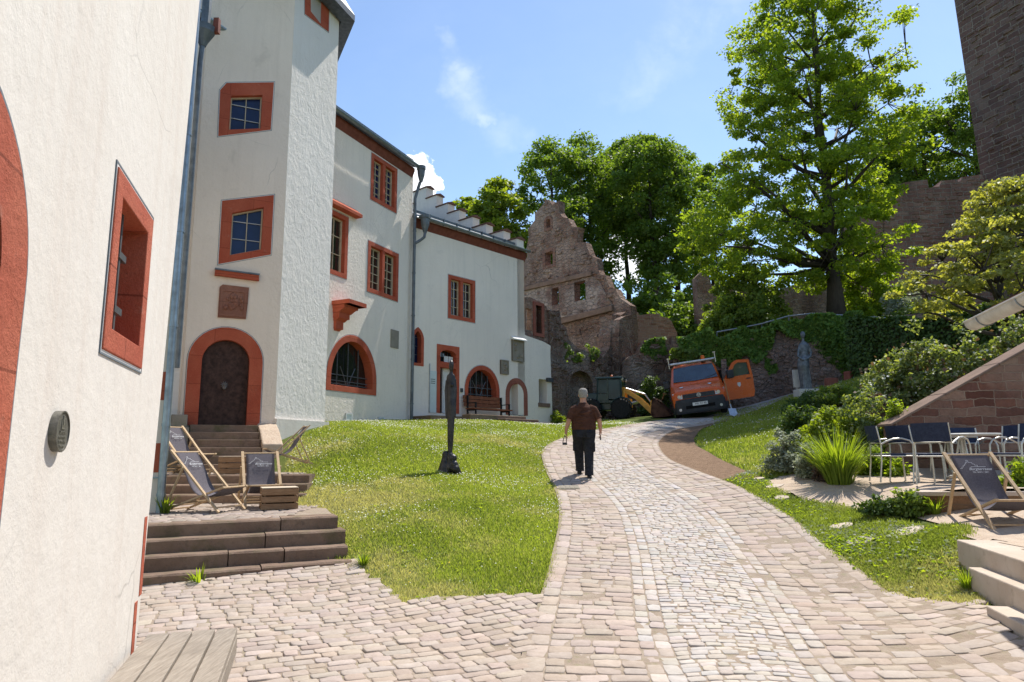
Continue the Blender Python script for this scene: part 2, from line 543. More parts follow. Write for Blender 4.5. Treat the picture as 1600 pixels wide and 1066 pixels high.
def masonry(name, cols, mortar, bw, bh, rough=0.02, stain=(0.05, 0.04, 0.035), stain_amt=0.6, bump=0.7, msize=0.016, patch=None, patch_amt=0.0):
    m = NT(name, 0.94, 0.12)
    uv = m.uv()
    p = m.pos()
    dn = m.n('ShaderNodeTexNoise', {'Vector': p, 'Scale': 2.2, 'Detail': 4, 'Roughness': 0.6}).outputs['Color']
    d = m.n('ShaderNodeVectorMath', {0: dn, 1: (0.5, 0.5, 0.5)}, operation='SUBTRACT').outputs[0]
    d = m.n('ShaderNodeVectorMath', {0: d, 'Scale': rough * 10}, operation='SCALE').outputs[0]
    q = m.n('ShaderNodeVectorMath', {0: uv, 1: d}, operation='ADD').outputs[0]
    br = m.n('ShaderNodeTexBrick', {'Vector': q, 'Color1': (0, 0, 0), 'Color2': (1, 1, 1), 'Mortar': (0.5, 0.5, 0.5), 'Scale': 1.0, 'Mortar Size': msize, 'Mortar Smooth': 0.35, 'Bias': 0.0, 'Brick Width': bw, 'Row Height': bh}, offset=0.5, squash=0.75, squash_frequency=3)
    ramp = m.n('ShaderNodeValToRGB', {'Fac': br.outputs['Color']})
    e = ramp.color_ramp.elements
    e[0].color = (*cols[0], 1); e[1].color = (*cols[-1], 1)
    for i, c in enumerate(cols[1:-1]):
        x = e.new((i + 1) / (len(cols) - 1)); x.color = (*c, 1)
    c = m.mix(m.map(m.noise(p, 8, 5, 0.7), 0.3, 0.75, 0, 0.55), ramp.outputs[0], tuple(x * 0.6 for x in cols[0]))
    c = m.mix(br.outputs['Fac'], c, mortar)
    if patch:
        c = m.mix(m.map(m.noise(p, 0.55, 6, 0.62), 0.5, 0.6, 0, patch_amt), c, patch)
    c = m.mix(m.map(m.noise(m.scale(p, (1, 1, 0.35)), 0.8, 6, 0.65), 0.45, 0.72, 0, stain_amt), c, stain)
    h = m.math('ADD', m.math('MULTIPLY', br.outputs['Fac'], -1.0), m.math('MULTIPLY', m.noise(p, 14, 6, 0.7), 1.1))
    nb = m.bump(h, bump, 0.05)
    nb = m.bump(m.noise(p, 60, 4, 0.7), 0.4, 0.01, nb)
    return m.out(c, nb)
M['masonry_garden'] = masonry('garden_wall_masonry', [(0.17, 0.07, 0.05), (0.33, 0.145, 0.10), (0.25, 0.11, 0.075), (0.46, 0.29, 0.21), (0.21, 0.09, 0.07), (0.38, 0.2, 0.14)], (0.40, 0.275, 0.205), 0.50, 0.155, 0.016, (0.13, 0.075, 0.055), 0.5, 1.1, 0.012, (0.47, 0.32, 0.24), 0.45)
M['masonry_low'] = masonry('low_wall_masonry', [(0.33, 0.19, 0.11), (0.42, 0.26, 0.16), (0.28, 0.15, 0.09)], (0.36, 0.26, 0.18), 0.62, 0.22, 0.012, (0.16, 0.11, 0.07), 0.45, 0.9, 0.008, (0.46, 0.31, 0.19), 0.5)
M['masonry_tower'] = masonry('keep_masonry', [(0.18, 0.10, 0.085), (0.27, 0.165, 0.14), (0.215, 0.125, 0.107), (0.33, 0.23, 0.19)], (0.36, 0.28, 0.235), 0.80, 0.34, 0.02, (0.10, 0.09, 0.09), 0.5, 1.4, 0.034)
M['masonry_curtain'] = masonry('curtain_wall_masonry', [(0.31, 0.16, 0.13), (0.41, 0.235, 0.19), (0.35, 0.185, 0.15), (0.46, 0.31, 0.25)], (0.40, 0.31, 0.26), 0.60, 0.25, 0.025, (0.13, 0.085, 0.075), 0.7, 1.2, 0.028)
M['masonry_brick'] = masonry('ruin_brick_masonry', [(0.33, 0.19, 0.14), (0.42, 0.27, 0.20), (0.37, 0.22, 0.165)], (0.44, 0.36, 0.29), 0.42, 0.16, 0.02, (0.17, 0.11, 0.085), 0.4, 0.8, 0.012)

def rubble(name, cols, mortar, sc=3.2, stain=(0.05, 0.04, 0.035), stain_amt=0.7, patch=None, patch_amt=0.0, plo=0.5, phi=0.57):
    m = NT(name, 0.95, 0.1)
    p = m.pos()
    dn = m.n('ShaderNodeTexNoise', {'Vector': p, 'Scale': 3.0, 'Detail': 3}).outputs['Color']
    q = m.mix(0.12, m.scale(p, (1, 1, 1.7)), dn, 'ADD')
    vo = m.n('ShaderNodeTexVoronoi', {'Vector': q, 'Scale': sc, 'Randomness': 0.9})
    ve = m.n('ShaderNodeTexVoronoi', {'Vector': q, 'Scale': sc, 'Randomness': 0.9}, feature='DISTANCE_TO_EDGE')
    sep = m.n('ShaderNodeSeparateColor', {0: vo.outputs['Color']})
    ramp = m.n('ShaderNodeValToRGB', {'Fac': sep.outputs[0]})
    e = ramp.color_ramp.elements
    e[0].color = (*cols[0], 1); e[1].color = (*cols[-1], 1)
    for i, c in enumerate(cols[1:-1]):
        x = e.new((i + 1) / (len(cols) - 1)); x.color = (*c, 1)
    c = m.mix(m.map(m.noise(p, 9, 5, 0.7), 0.3, 0.75, 0, 0.5), ramp.outputs[0], tuple(x * 0.55 for x in cols[0]))
    edge = m.map(ve.outputs['Distance'], 0.0, 0.09, 1, 0)
    c = m.mix(m.math('MULTIPLY', edge, 0.9), c, mortar)
    if patch:
        pm = m.map(m.noise(p, 0.5, 7, 0.62), plo, phi, 0, patch_amt)
        c = m.mix(pm, c, patch)
    c = m.mix(m.map(m.noise(m.scale(p, (1, 1, 0.3)), 0.7, 6, 0.65), 0.45, 0.72, 0, stain_amt), c, stain)
    h = m.math('ADD', m.math('MULTIPLY', edge, -0.8), m.math('MULTIPLY', m.noise(p, 9, 7, 0.72), 1.6))
    nb = m.bump(h, 1.0, 0.10)
    return m.out(c, nb)
M['ruin'] = rubble('ruin_rubble', [(0.27, 0.155, 0.115), (0.44, 0.29, 0.22), (0.34, 0.21, 0.16), (0.50, 0.36, 0.285)], (0.50, 0.40, 0.33), 3.4, (0.14, 0.09, 0.075), 0.7, (0.55, 0.43, 0.36), 0.6, 0.5, 0.62)
M['ruin_plaster'] = rubble('ruin_plastered_rubble', [(0.28, 0.18, 0.15), (0.36, 0.24, 0.2), (0.3, 0.2, 0.16)], (0.4, 0.33, 0.28), 3.0, (0.15, 0.10, 0.09), 0.6, (0.58, 0.48, 0.42), 0.9, 0.40, 0.52)
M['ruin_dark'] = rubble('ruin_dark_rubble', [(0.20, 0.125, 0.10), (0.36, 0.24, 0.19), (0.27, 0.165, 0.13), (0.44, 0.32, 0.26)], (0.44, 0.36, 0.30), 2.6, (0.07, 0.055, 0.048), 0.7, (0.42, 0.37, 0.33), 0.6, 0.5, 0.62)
M['yard_wall'] = rubble('yard_wall_rubble', [(0.33, 0.21, 0.165), (0.48, 0.35, 0.285), (0.37, 0.25, 0.195), (0.52, 0.41, 0.35)], (0.48, 0.40, 0.34), 4.2, (0.16, 0.115, 0.095), 0.55)

def plain(name, col, rough=0.6, spec=0.4, metal=0.0, var=0.12, bump=0.0, sc=6.0):
    m = NT(name, rough, spec)
    m.b.inputs['Metallic'].default_value = metal
    p = m.obj()
    f = m.noise(p, sc, 5, 0.6)
    c = m.mix(m.map(f, 0.3, 0.75), tuple(min(1, x * (1 + var)) for x in col), tuple(x * (1 - var * 1.6) for x in col))
    nb = m.bump(m.noise(p, sc * 8, 4, 0.6), bump, 0.01) if bump else None
    return m.out(c, nb, m.map(f, 0.3, 0.7, max(0.04, rough - 0.08), min(1, rough + 0.1)))
M['zinc'] = plain('zinc_sheet', (0.27, 0.32, 0.36), 0.38, 0.5, 0.75, 0.18, 0.05)
M['zinc_dark'] = plain('weathered_zinc', (0.13, 0.15, 0.165), 0.55, 0.4, 0.5, 0.2)
M['gutter_white'] = plain('pale_gutter_sheet', (0.55, 0.53, 0.49), 0.5, 0.4, 0.2, 0.18, 0.06)
M['slate'] = plain('slate_roof', (0.075, 0.09, 0.115), 0.5, 0.5, 0, 0.3, 0.3, 9)
M['tile'] = plain('dull_brown_tiles', (0.20, 0.10, 0.07), 0.85, 0.2, 0, 0.3, 0.4, 9)
M['redwood'] = plain('red_brown_eave_boards', (0.17, 0.05, 0.03), 0.7, 0.3, 0, 0.2, 0.1)
M['iron'] = plain('wrought_iron', (0.03, 0.032, 0.035), 0.5, 0.5, 0.6, 0.2, 0.1)
M['iron_grey'] = plain('grey_iron_bar', (0.13, 0.135, 0.14), 0.5, 0.5, 0.6, 0.25, 0.1, 20)
M['bronze'] = plain('dark_bronze', (0.045, 0.042, 0.042), 0.42, 0.5, 0.55, 0.4, 0.25, 9)
M['bronze_grey'] = plain('grey_bronze', (0.16, 0.175, 0.185), 0.5, 0.5, 0.35, 0.35, 0.3, 9)
M['plaque'] = plain('plaque_bronze', (0.17, 0.16, 0.135), 0.5, 0.5, 0.5, 0.3, 0.3, 40)
M['plaque_raised'] = plain('plaque_raised_bronze', (0.25, 0.235, 0.20), 0.45, 0.5, 0.5, 0.3, 0.1, 40)
M['line_grey'] = plain('painted_grey_line', (0.16, 0.18, 0.20), 0.9, 0.1)
M['line_white'] = plain('painted_white_band', (0.76, 0.74, 0.71), 0.9, 0.1, 0, 0.04)
M['casement'] = plain('beige_casement_paint', (0.50, 0.41, 0.28), 0.6, 0.3)
M['casement_white'] = plain('white_lead_bars', (0.55, 0.56, 0.56), 0.6, 0.3)
M['dark'] = plain('dark_interior', (0.012, 0.011, 0.011), 0.9, 0.1)  # near-black colour paints in the shade inside openings; also plain dark van parts
M['white_door'] = plain('white_door_paint', (0.66, 0.66, 0.63), 0.6, 0.3, 0, 0.06)
M['black_rubber'] = plain('tyre_rubber', (0.022, 0.022, 0.023), 0.85, 0.2, 0, 0.3, 0.2, 12)
M['black_plastic'] = plain('black_plastic', (0.028, 0.031, 0.036), 0.6, 0.4, 0, 0.15)
M['orange'] = plain('orange_vehicle_paint', (0.62, 0.105, 0.018), 0.28, 0.5, 0, 0.08, 0, 3)
M['yellow'] = plain('yellow_loader_paint', (0.62, 0.29, 0.025), 0.4, 0.5, 0, 0.15, 0, 5)
M['dark_green'] = plain('dark_green_cab_paint', (0.018, 0.045, 0.042), 0.35, 0.5, 0, 0.1)
M['rust'] = plain('rusty_bucket_steel', (0.10, 0.045, 0.028), 0.7, 0.4, 0.2, 0.4, 0.3, 6)
M['steel'] = plain('bare_steel', (0.48, 0.49, 0.50), 0.35, 0.5, 0.9, 0.15, 0.1)
M['alu'] = plain('aluminium_tube', (0.58, 0.555, 0.50), 0.4, 0.5, 0.6, 0.1)
M['navy'] = plain('navy_textile', (0.022, 0.032, 0.068), 0.75, 0.3, 0, 0.2, 0.15, 30)
M['table_top'] = plain('pale_table_top', (0.60, 0.58, 0.53), 0.5, 0.4, 0, 0.08, 0, 12)
M['canvas'] = plain('dark_deckchair_canvas', (0.125, 0.112, 0.125), 0.9, 0.15, 0, 0.15, 0.25, 60)
M['print'] = plain('white_print', (0.62, 0.62, 0.63), 0.8, 0.2, 0, 0.03)
M['skin'] = plain('skin', (0.47, 0.25, 0.17), 0.6, 0.35, 0, 0.1, 0.05, 12)
M['hair'] = plain('short_grey_hair', (0.30, 0.28, 0.25), 0.85, 0.2, 0, 0.3, 0.6, 60)
M['shirt'] = plain('brown_shirt', (0.060, 0.026, 0.018), 0.9, 0.15, 0, 0.2, 0.2, 14)
M['jeans'] = plain('dark_jeans', (0.018, 0.022, 0.033), 0.9, 0.15, 0, 0.25, 0.25, 16)
def cloth(name, col, sc):
    m = NT(name, 0.92, 0.12)
    p = m.obj()
    q = m.scale(p, (1.0, 1.0, 1.8))
    f = m.noise(q, sc, 5, 0.55, 1.2)
    c = m.mix(m.map(f, 0.3, 0.7), tuple(x * 0.75 for x in col), tuple(x * 1.35 for x in col))
    nb = m.bump(f, 0.9, 0.06)
    nb = m.bump(m.noise(p, 120, 3), 0.2, 0.004, nb)
    return m.out(c, nb)
M['shirt'] = cloth('brown_shirt_cloth', (0.075, 0.034, 0.023), 5.0)
M['jeans'] = cloth('dark_trouser_cloth', (0.027, 0.028, 0.033), 6.0)
M['shoe'] = plain('black_shoe', (0.014, 0.013, 0.013), 0.6, 0.3)
M['door_wood'] = plain('dark_brown_door', (0.050, 0.024, 0.018), 0.6, 0.25, 0, 0.45, 0.5, 10)
M['stud'] = plain('grey_iron_rose', (0.14, 0.13, 0.125), 0.5, 0.5, 0.5)
M['red_seat'] = plain('brown_bench_wood', (0.20, 0.075, 0.035), 0.6, 0.3, 0, 0.2, 0.2)
M['plate'] = plain('white_plate', (0.70, 0.70, 0.66), 0.5, 0.4, 0, 0.02)
M['black_print'] = plain('black_print', (0.02, 0.02, 0.02), 0.6, 0.3)
M['grey_fitting'] = plain('dark_grey_fitting', (0.06, 0.065, 0.07), 0.5, 0.4)
M['panel_glass'] = plain('pale_green_panel', (0.55, 0.62, 0.60), 0.25, 0.5, 0, 0.04)
M['ivory'] = plain('white_fitting', (0.7, 0.72, 0.72), 0.5, 0.4, 0, 0.03)
M['beacon'] = plain('orange_beacon', (0.75, 0.14, 0.01), 0.2, 0.5, 0, 0.1)
M['light_lens'] = plain('headlamp_lens', (0.62, 0.64, 0.64), 0.12, 0.6, 0.3, 0.25, 0, 30)
M['shovel_wood'] = plain('shovel_handle_wood', (0.36, 0.20, 0.09), 0.7, 0.3)

def wood(name, a, b, sc=(1, 1, 1)):
    m = NT(name, 0.8, 0.25)
    p = m.obj()
    g = m.noise(m.scale(p, sc), 5, 7, 0.7, 0.4)
    c = m.mix(m.map(g, 0.3, 0.72), a, b)
    c = m.mix(m.map(m.noise(p, 3, 4), 0.5, 0.75, 0, 0.4), c, tuple(x * 0.55 for x in a))
    return m.out(c, m.bump(g, 0.4, 0.006))
M['bench_wood'] = wood('grey_weathered_bench_wood', (0.20, 0.165, 0.13), (0.36, 0.31, 0.255), (14, 1.2, 14))
M['crate_wood'] = wood('brown_crate_wood', (0.20, 0.11, 0.055), (0.34, 0.215, 0.125), (1.5, 1.5, 14))
M['crate_light'] = wood('pale_crate_lid_wood', (0.50, 0.40, 0.29), (0.62, 0.53, 0.41), (2, 14, 2))
M['chair_wood'] = wood('pale_deckchair_wood', (0.40, 0.27, 0.15), (0.56, 0.42, 0.27), (6, 6, 6))
M['bark'] = wood('tree_bark', (0.085, 0.06, 0.045), (0.16, 0.12, 0.09), (3, 3, 0.6))
M['bark_dark'] = wood('dark_tree_bark', (0.04, 0.032, 0.026), (0.08, 0.065, 0.052), (3, 3, 0.6))

def glass(name, col, rough=0.06, spec=0.9):
    m = NT(name, rough, spec)
    p = m.pos()
    nb = m.bump(m.noise(p, 3.5, 3), 0.12, 0.03)
    c = m.mix(m.map(m.noise(p, 1.4, 4), 0.35, 0.65), col, tuple(x * 0.5 for x in col))
    return m.out(c, nb)
M['glass_blue'] = glass('leaded_blue_glass', (0.010, 0.022, 0.075), 0.12, 0.4)
M['glass_dark'] = glass('dark_window_glass', (0.018, 0.020, 0.018), 0.05)
M['glass_car'] = glass('vehicle_glass', (0.03, 0.055, 0.08), 0.04)
M['glass_cab'] = glass('cab_glass', (0.02, 0.06, 0.07), 0.12, 0.3)

def leaf(name, cols, trans=0.5, tint=None):
    m = NT(name, 0.55, 0.3)
    p = m.pos()
    isl = m.n('ShaderNodeNewGeometry').outputs['Random Per Island']
    ramp = m.n('ShaderNodeValToRGB', {'Fac': isl})
    e = ramp.color_ramp.elements
    e[0].color = (*cols[0], 1); e[1].color = (*cols[-1], 1)
    for i, c in enumerate(cols[1:-1]):
        x = e.new((i + 1) / (len(cols) - 1)); x.color = (*c, 1)
    c = m.mix(m.map(m.noise(p, 0.9, 4, 0.6), 0.35, 0.7, 0, 0.45), ramp.outputs[0], cols[len(cols) // 2])
    m.put(m.b, 'Base Color', c)
    tr = m.n('ShaderNodeBsdfTranslucent', {'Color': m.mix(1.0, c, tint or (2.1, 1.95, 0.45), 'MULTIPLY')})
    mx = m.n('ShaderNodeMixShader', {0: trans, 1: m.b.outputs[0], 2: tr.outputs[0]})
    o = [x for x in m.nt.nodes if x.type == 'OUTPUT_MATERIAL'][0]
    m.nt.links.new(mx.outputs[0], o.inputs[0])
    return m.mat
M['leaf_maple'] = leaf('maple_leaf', [(0.12, 0.18, 0.03), (0.18, 0.26, 0.04), (0.27, 0.33, 0.055)], 0.6)
M['leaf_forest'] = leaf('forest_leaf', [(0.077, 0.138, 0.033), (0.116, 0.187, 0.044), (0.165, 0.242, 0.055)], 0.5)
M['leaf_light'] = leaf('light_tree_leaf', [(0.112, 0.168, 0.028), (0.168, 0.231, 0.035), (0.224, 0.280, 0.042)], 0.5)
M['leaf_bush'] = leaf('bush_leaf', [(0.090, 0.143, 0.033), (0.135, 0.203, 0.045), (0.210, 0.270, 0.075)], 0.45)
M['leaf_ivy'] = leaf('ivy_leaf', [(0.071, 0.139, 0.027), (0.112, 0.206, 0.038), (0.224, 0.325, 0.067)], 0.35)
M['leaf_hedge'] = leaf('hedge_leaf', [(0.046, 0.088, 0.025), (0.074, 0.126, 0.029), (0.105, 0.168, 0.038)], 0.25)
M['leaf_dogwood'] = leaf('pale_dogwood_leaf', [(0.188, 0.213, 0.069), (0.275, 0.294, 0.112), (0.400, 0.400, 0.188)], 0.45)
M['leaf_rose'] = leaf('rose_leaf', [(0.11, 0.145, 0.06), (0.18, 0.235, 0.10), (0.30, 0.34, 0.17)], 0.42)
M['leaf_grey'] = leaf('silver_leaf', [(0.204, 0.228, 0.156), (0.288, 0.312, 0.228), (0.360, 0.396, 0.288)], 0.3, (1.2, 1.25, 0.9))
M['leaf_lily'] = leaf('daylily_leaf', [(0.120, 0.186, 0.024), (0.180, 0.252, 0.034), (0.240, 0.312, 0.048)], 0.5)
M['leaf_rust'] = leaf('reddish_shoot', [(0.17, 0.105, 0.06), (0.22, 0.15, 0.08)], 0.3, (1.2, 1.0, 0.7))
M['leaf_purple'] = leaf('dull_purple_leaf', [(0.09, 0.065, 0.055), (0.14, 0.10, 0.08), (0.12, 0.11, 0.06)], 0.35, (1.3, 1.0, 0.7))
M['petal_white'] = leaf('white_petal', [(0.70, 0.70, 0.60), (0.78, 0.78, 0.72)], 0.3, (1, 1, 0.9))
M['petal_yellow'] = leaf('yellow_petal', [(0.65, 0.45, 0.02), (0.75, 0.55, 0.04)], 0.3, (1, 1, 0.5))

def blade_mat(name):
    m = NT(name, 0.6, 0.2)
    a = m.n('ShaderNodeAttribute', attribute_name='tint')
    m.put(m.b, 'Base Color', a.outputs['Color'])
    tr = m.n('ShaderNodeBsdfTranslucent', {'Color': m.mix(1.0, a.outputs['Color'], (1.5, 1.5, 0.7), 'MULTIPLY')})
    mx = m.n('ShaderNodeMixShader', {0: 0.45, 1: m.b.outputs[0], 2: tr.outputs[0]})
    o = [x for x in m.nt.nodes if x.type == 'OUTPUT_MATERIAL'][0]
    m.nt.links.new(mx.outputs[0], o.inputs[0])
    return m.mat
M['blade'] = blade_mat('grass_blade')
def sett_mat():
    m = NT('paving_sett', 0.88, 0.2)
    p = m.pos()
    a = m.n('ShaderNodeAttribute', attribute_name='tint').outputs['Color']
    c = m.mix(m.map(m.noise(p, 18, 5, 0.65), 0.35, 0.72, 0, 0.5), a, m.mix(1.0, a, (0.66, 0.62, 0.58), 'MULTIPLY'))
    c = m.mix(m.map(m.noise(p, 0.8, 5, 0.6), 0.5, 0.75, 0, 0.35), c, m.mix(1.0, a, (0.75, 0.68, 0.60), 'MULTIPLY'))
    nb = m.bump(m.noise(p, 70, 4, 0.65), 0.35, 0.006)
    nb = m.bump(m.noise(p, 16, 4, 0.6), 0.4, 0.015, nb)
    return m.out(c, nb)
M['sett'] = sett_mat()
def ground_mat():
    m = NT('lawn_soil', 0.95, 0.1)
    p = m.pos()
    g = m.mix(m.map(m.noise(p, 0.7, 5, 0.6), 0.4, 0.65), (0.075, 0.115, 0.018), (0.125, 0.145, 0.035))
    g = m.mix(m.map(m.noise(p, 2.6, 6, 0.65), 0.5, 0.72, 0, 0.8), g, (0.19, 0.165, 0.075))
    g = m.mix(m.map(m.noise(p, 30, 4, 0.6), 0.4, 0.7, 0, 0.5), g, (0.05, 0.075, 0.015))
    return m.out(g, m.bump(m.noise(p, 40, 5, 0.7), 0.8, 0.03))
M['ground'] = ground_mat()

M['ruin_sur'] = rubble('weathered_window_stone', [(0.30, 0.155, 0.115), (0.38, 0.22, 0.165), (0.33, 0.18, 0.135)], (0.34, 0.22, 0.17), 1.6, (0.13, 0.085, 0.07), 0.7)
# ------------------------------------------------------------------ ground
def _cp():
    P = []
    prof = [(-6, -.05), (-2, 0), (1, 0), (4, .03), (7, .17), (8.5, .34), (10, .56), (11.5, .79), (13.3, 1.04), (16, 1.46), (18, 1.78), (20, 2.09), (22, 2.38)]
    cx = {-6: 0, -2: 0, 1: .8, 4: 1.4, 7: 1.9, 8.5: 2.1, 10: 2.2, 11.5: 2.2, 13.3: 1.9, 16: 2.2, 18: 2.7, 20: 3.5, 22: 4.4}
    for y, z in prof: P.append((cx[y], y, z))
    P += [(5.8, 24, 2.66), (7.2, 26.5, 2.86), (3.2, 27, 2.78), (5, 30, 3.0), (9, 30, 3.2), (2, 33, 3.2), (8, 36, 3.4)]
    for x, y in ((-5, -5), (5, -5)): P.append((x, y, -.05))
    P += [(-3, 3, .02), (5, 2, .05), (-4, 6, .12), (-5, 7.2, .16), (3.4, 5, .13), (4.2, 6, .26), (6, 4.5, .35), (9, 2, .4)]
    # lawn on the left
    P += [(-1.85, 8.3, .26), (-.6, 7, .17), (-1.9, 9.0, .56), (-1.3, 10, .72), (-2.3, 11.4, .98), (-2.7, 12.4, 1.22), (-3.6, 14, 1.72), (-4.2, 16, 2.12), (-4.6, 17.5, 2.32), (-1.25, 13.6, 1.2), (-.6, 17, 1.85)]
    P += [(-3.3, 9, .52), (-3.7, 10.5, .66), (-4.3, 12.5, 1.02), (-5.2, 13.6, 1.15), (-6.2, 15, 1.55), (-8, 12, .9), (-9, 17, 1.8)]
    P += [(-3.6, 22.6, 2.64), tuple(at(690, 658, 22)), (-2.4, 19.5, 2.3), tuple(at(754, 657, 23.2)), tuple(at(822, 664, 24.6)), tuple(at(884, 670, 26.2)), tuple(at(885, 662, 28.5)), (-7, 23, 2.9), (-3, 30, 3.2), (1.2, 21, 2.3)]
    # the bank on the right
    for x, y, Y in ((1085, 690, 18.5), (1110, 668, 22), (1180, 641, 25), (1250, 626, 24.2), (1350, 612, 21.5), (1300, 640, 19), (1200, 700, 15.2), (1250, 757, 11.4), (1190, 745, 12.6), (1440, 935, 7.1), (1400, 870, 8.0), (1300, 850, 8.8), (1350, 802, 9.7), (1290, 785, 10.6), (1420, 640, 18), (1330, 690, 14.5), (1480, 832, 8.0)):
        P.append(tuple(at(x, y, Y)))
    P += [(6.2, 11, 1.06), (8, 10, 1.06), (9, 13, 1.3), (10, 17, 2.9), (12, 22, 4.0), (14, 10, 1.1), (16, 17, 2.6), (16, 28, 4.6), (7, 28, 3.1), (12, 28, 4.0), (5.5, 7.5, .62), (8, 7, .66), (12, 4, .5), (-12, 3, 0), (-14, 24, 3), (20, 40, 5.5), (5, 45, 4), (-12, 42, 4.2)]
    return np.array(P)
_C = _cp()
def _phi(r2): return 0.5 * r2 * np.log(np.maximum(r2, 1e-9))
_n = len(_C)
_A = np.zeros((_n + 3, _n + 3))
_r2 = ((_C[:, None, :2] - _C[None, :, :2]) ** 2).sum(2)
_A[:_n, :_n] = _phi(_r2) + np.eye(_n) * 0.6
_A[:_n, _n:] = np.concatenate([np.ones((_n, 1)), _C[:, :2]], 1)
_A[_n:, :_n] = _A[:_n, _n:].T
_W = np.linalg.solve(_A, np.concatenate([_C[:, 2], np.zeros(3)]))
def G(x, y):
    x = np.atleast_1d(np.asarray(x, dtype=np.float64)); y = np.atleast_1d(np.asarray(y, dtype=np.float64))
    sh = x.shape
    x, y = x.ravel(), y.ravel()
    out = np.empty(len(x))
    for i in range(0, len(x), 20000):
        a, b = x[i:i + 20000], y[i:i + 20000]
        r2 = (a[:, None] - _C[None, :, 0]) ** 2 + (b[:, None] - _C[None, :, 1]) ** 2
        out[i:i + 20000] = _phi(r2) @ _W[:_n] + _W[_n] + _W[_n + 1] * a + _W[_n + 2] * b
    return out.reshape(sh)
def g1(x, y): return float(G(x, y)[0])
def gp(px, py, y0=2.0, y1=60.0):
    """where the line of sight through a picture point first meets the ground"""
    d = ray(px, py)
    Y = np.linspace(y0, y1, 1500)
    k = Y / d.y
    f = (CAM_Z + d.z * k) - G(d.x * k, Y)
    i = np.where(f < 0)[0]
    i = i[0] if len(i) else len(Y) - 1
    j = max(i - 1, 0)
    t = f[j] / (f[j] - f[i]) if f[j] != f[i] else 0
    y = Y[j] + (Y[i] - Y[j]) * t
    x = d.x / d.y * y
    return V((x, y, g1(x, y)))
def gpl(pts): return [gp(*p) for p in pts]
def inside(x, y, poly):
    poly = np.array([(p[0], p[1]) for p in poly])
    c = np.zeros(x.shape, dtype=bool)
    j = len(poly) - 1
    for i in range(len(poly)):
        xi, yi = poly[i]; xj, yj = poly[j]
        if yi != yj:
            c ^= ((yi > y) != (yj > y)) & (x < (xj - xi) * (y - yi) / (yj - yi) + xi)
        j = i
    return c
def lofreq(x, y, f, ph=0.0):
    return (np.sin(x * f * 1.3 + y * f * .7 + ph) + np.sin(x * f * -.6 + y * f * 1.5 + 2.1 + ph) + np.sin(x * f * 2.3 - y * f * 1.9 + 4 + ph) * .6 + np.sin(x * f * 3.7 + y * f * 4.1 + 1 + ph) * .4) / 3.0

def grid_sheet(name, mat, xs, ys, off):
    X, Y = np.meshgrid(xs, ys)
    Z = G(X, Y) + off
    v = np.stack([X, Y, Z], 2).reshape(-1, 3)
    nx, ny = len(xs), len(ys)
    i = (np.arange(ny - 1)[:, None] * nx + np.arange(nx - 1)[None, :]).ravel()
    f = np.stack([i, i + 1, i + nx + 1, i + nx], 1)
    return raw_mesh(name, v, f, mat, smooth=True)
# fine ground near the courtyard, drawn out to the horizon by ever larger steps
xs = np.concatenate([[-1500, -500, -180, -80, -45, -30, -22], np.arange(-16, 20.01, 0.3), [23, 30, 45, 80, 180, 500, 1500]])
ys = np.concatenate([[-1500, -400, -120, -40, -20, -12], np.arange(-8, 46.01, 0.3), [49, 55, 70, 110, 250, 600, 1500]])
Xg, Yg = np.meshgrid(xs, ys)
Zg = G(np.clip(Xg, -20, 24), np.clip(Yg, -10, 46))
Zg = np.where((np.abs(Xg) > 60) | (np.abs(Yg) > 80), np.minimum(Zg, 1.0), Zg)
_nx, _ny = len(xs), len(ys)
_i = (np.arange(_ny - 1)[:, None] * _nx + np.arange(_nx - 1)[None, :]).ravel()
tag(raw_mesh('ground', np.stack([Xg, Yg, Zg], 2).reshape(-1, 3), np.stack([_i, _i + 1, _i + _nx + 1, _i + _nx], 1), M['ground'], smooth=True), kind='structure')

# ---- the paved way: middle line, then where its edges run to either side of it
mid = gpl([(1160, 1062), (1128, 985), (1106, 928), (1068, 850), (1036, 800), (988, 757), (952, 723), (940, 697), (966, 680), (1012, 668), (1052, 661), (1095, 657)])
mid = [V((mid[0].x - .05, 1.2, 0)), V((mid[0].x, 3.0, 0))] + mid + [V((mid[-1].x + 2.5, mid[-1].y + 2.6, 0)), V((mid[-1].x + 6, mid[-1].y + 5.5, 0))]
mid = np.array([(p.x, p.y) for p in mid])
def catmull(P, step=0.04):
    out = []
    P = np.vstack([2 * P[0] - P[1], P, 2 * P[-1] - P[-2]])
    for i in range(1, len(P) - 2):
        n = max(4, int(np.hypot(*(P[i + 1] - P[i])) / 0.02))
        t = np.linspace(0, 1, n, endpoint=False)[:, None]
        out.append(0.5 * (2 * P[i] + (P[i + 1] - P[i - 1]) * t + (2 * P[i - 1] - 5 * P[i] + 4 * P[i + 1] - P[i + 2]) * t ** 2 + (3 * P[i] - P[i - 1] - 3 * P[i + 1] + P[i + 2]) * t ** 3))
    q = np.vstack(out)
    for _ in range(6):      # ease out the kinks of the traced points
        k = 45
        pad = np.vstack([np.repeat(q[:1], k, 0), q, np.repeat(q[-1:], k, 0)])
        cs = np.cumsum(np.vstack([np.zeros((1, 2)), pad]), 0)
        sm = (cs[2 * k + 1:] - cs[:-2 * k - 1]) / (2 * k + 1)
        q = np.vstack([q[:k], sm[k:-k], q[-k:]])
    s = np.concatenate([[0], np.cumsum(np.hypot(*np.diff(q, axis=0).T))])
    ss = np.arange(0, s[-1], step)
    return ss, np.stack([np.interp(ss, s, q[:, 0]), np.interp(ss, s, q[:, 1])], 1)
SS, MP = catmull(mid)
TG = np.gradient(MP, axis=0); TG /= np.hypot(TG[:, 0], TG[:, 1])[:, None]
NM = np.stack([TG[:, 1], -TG[:, 0]], 1)      # to the right
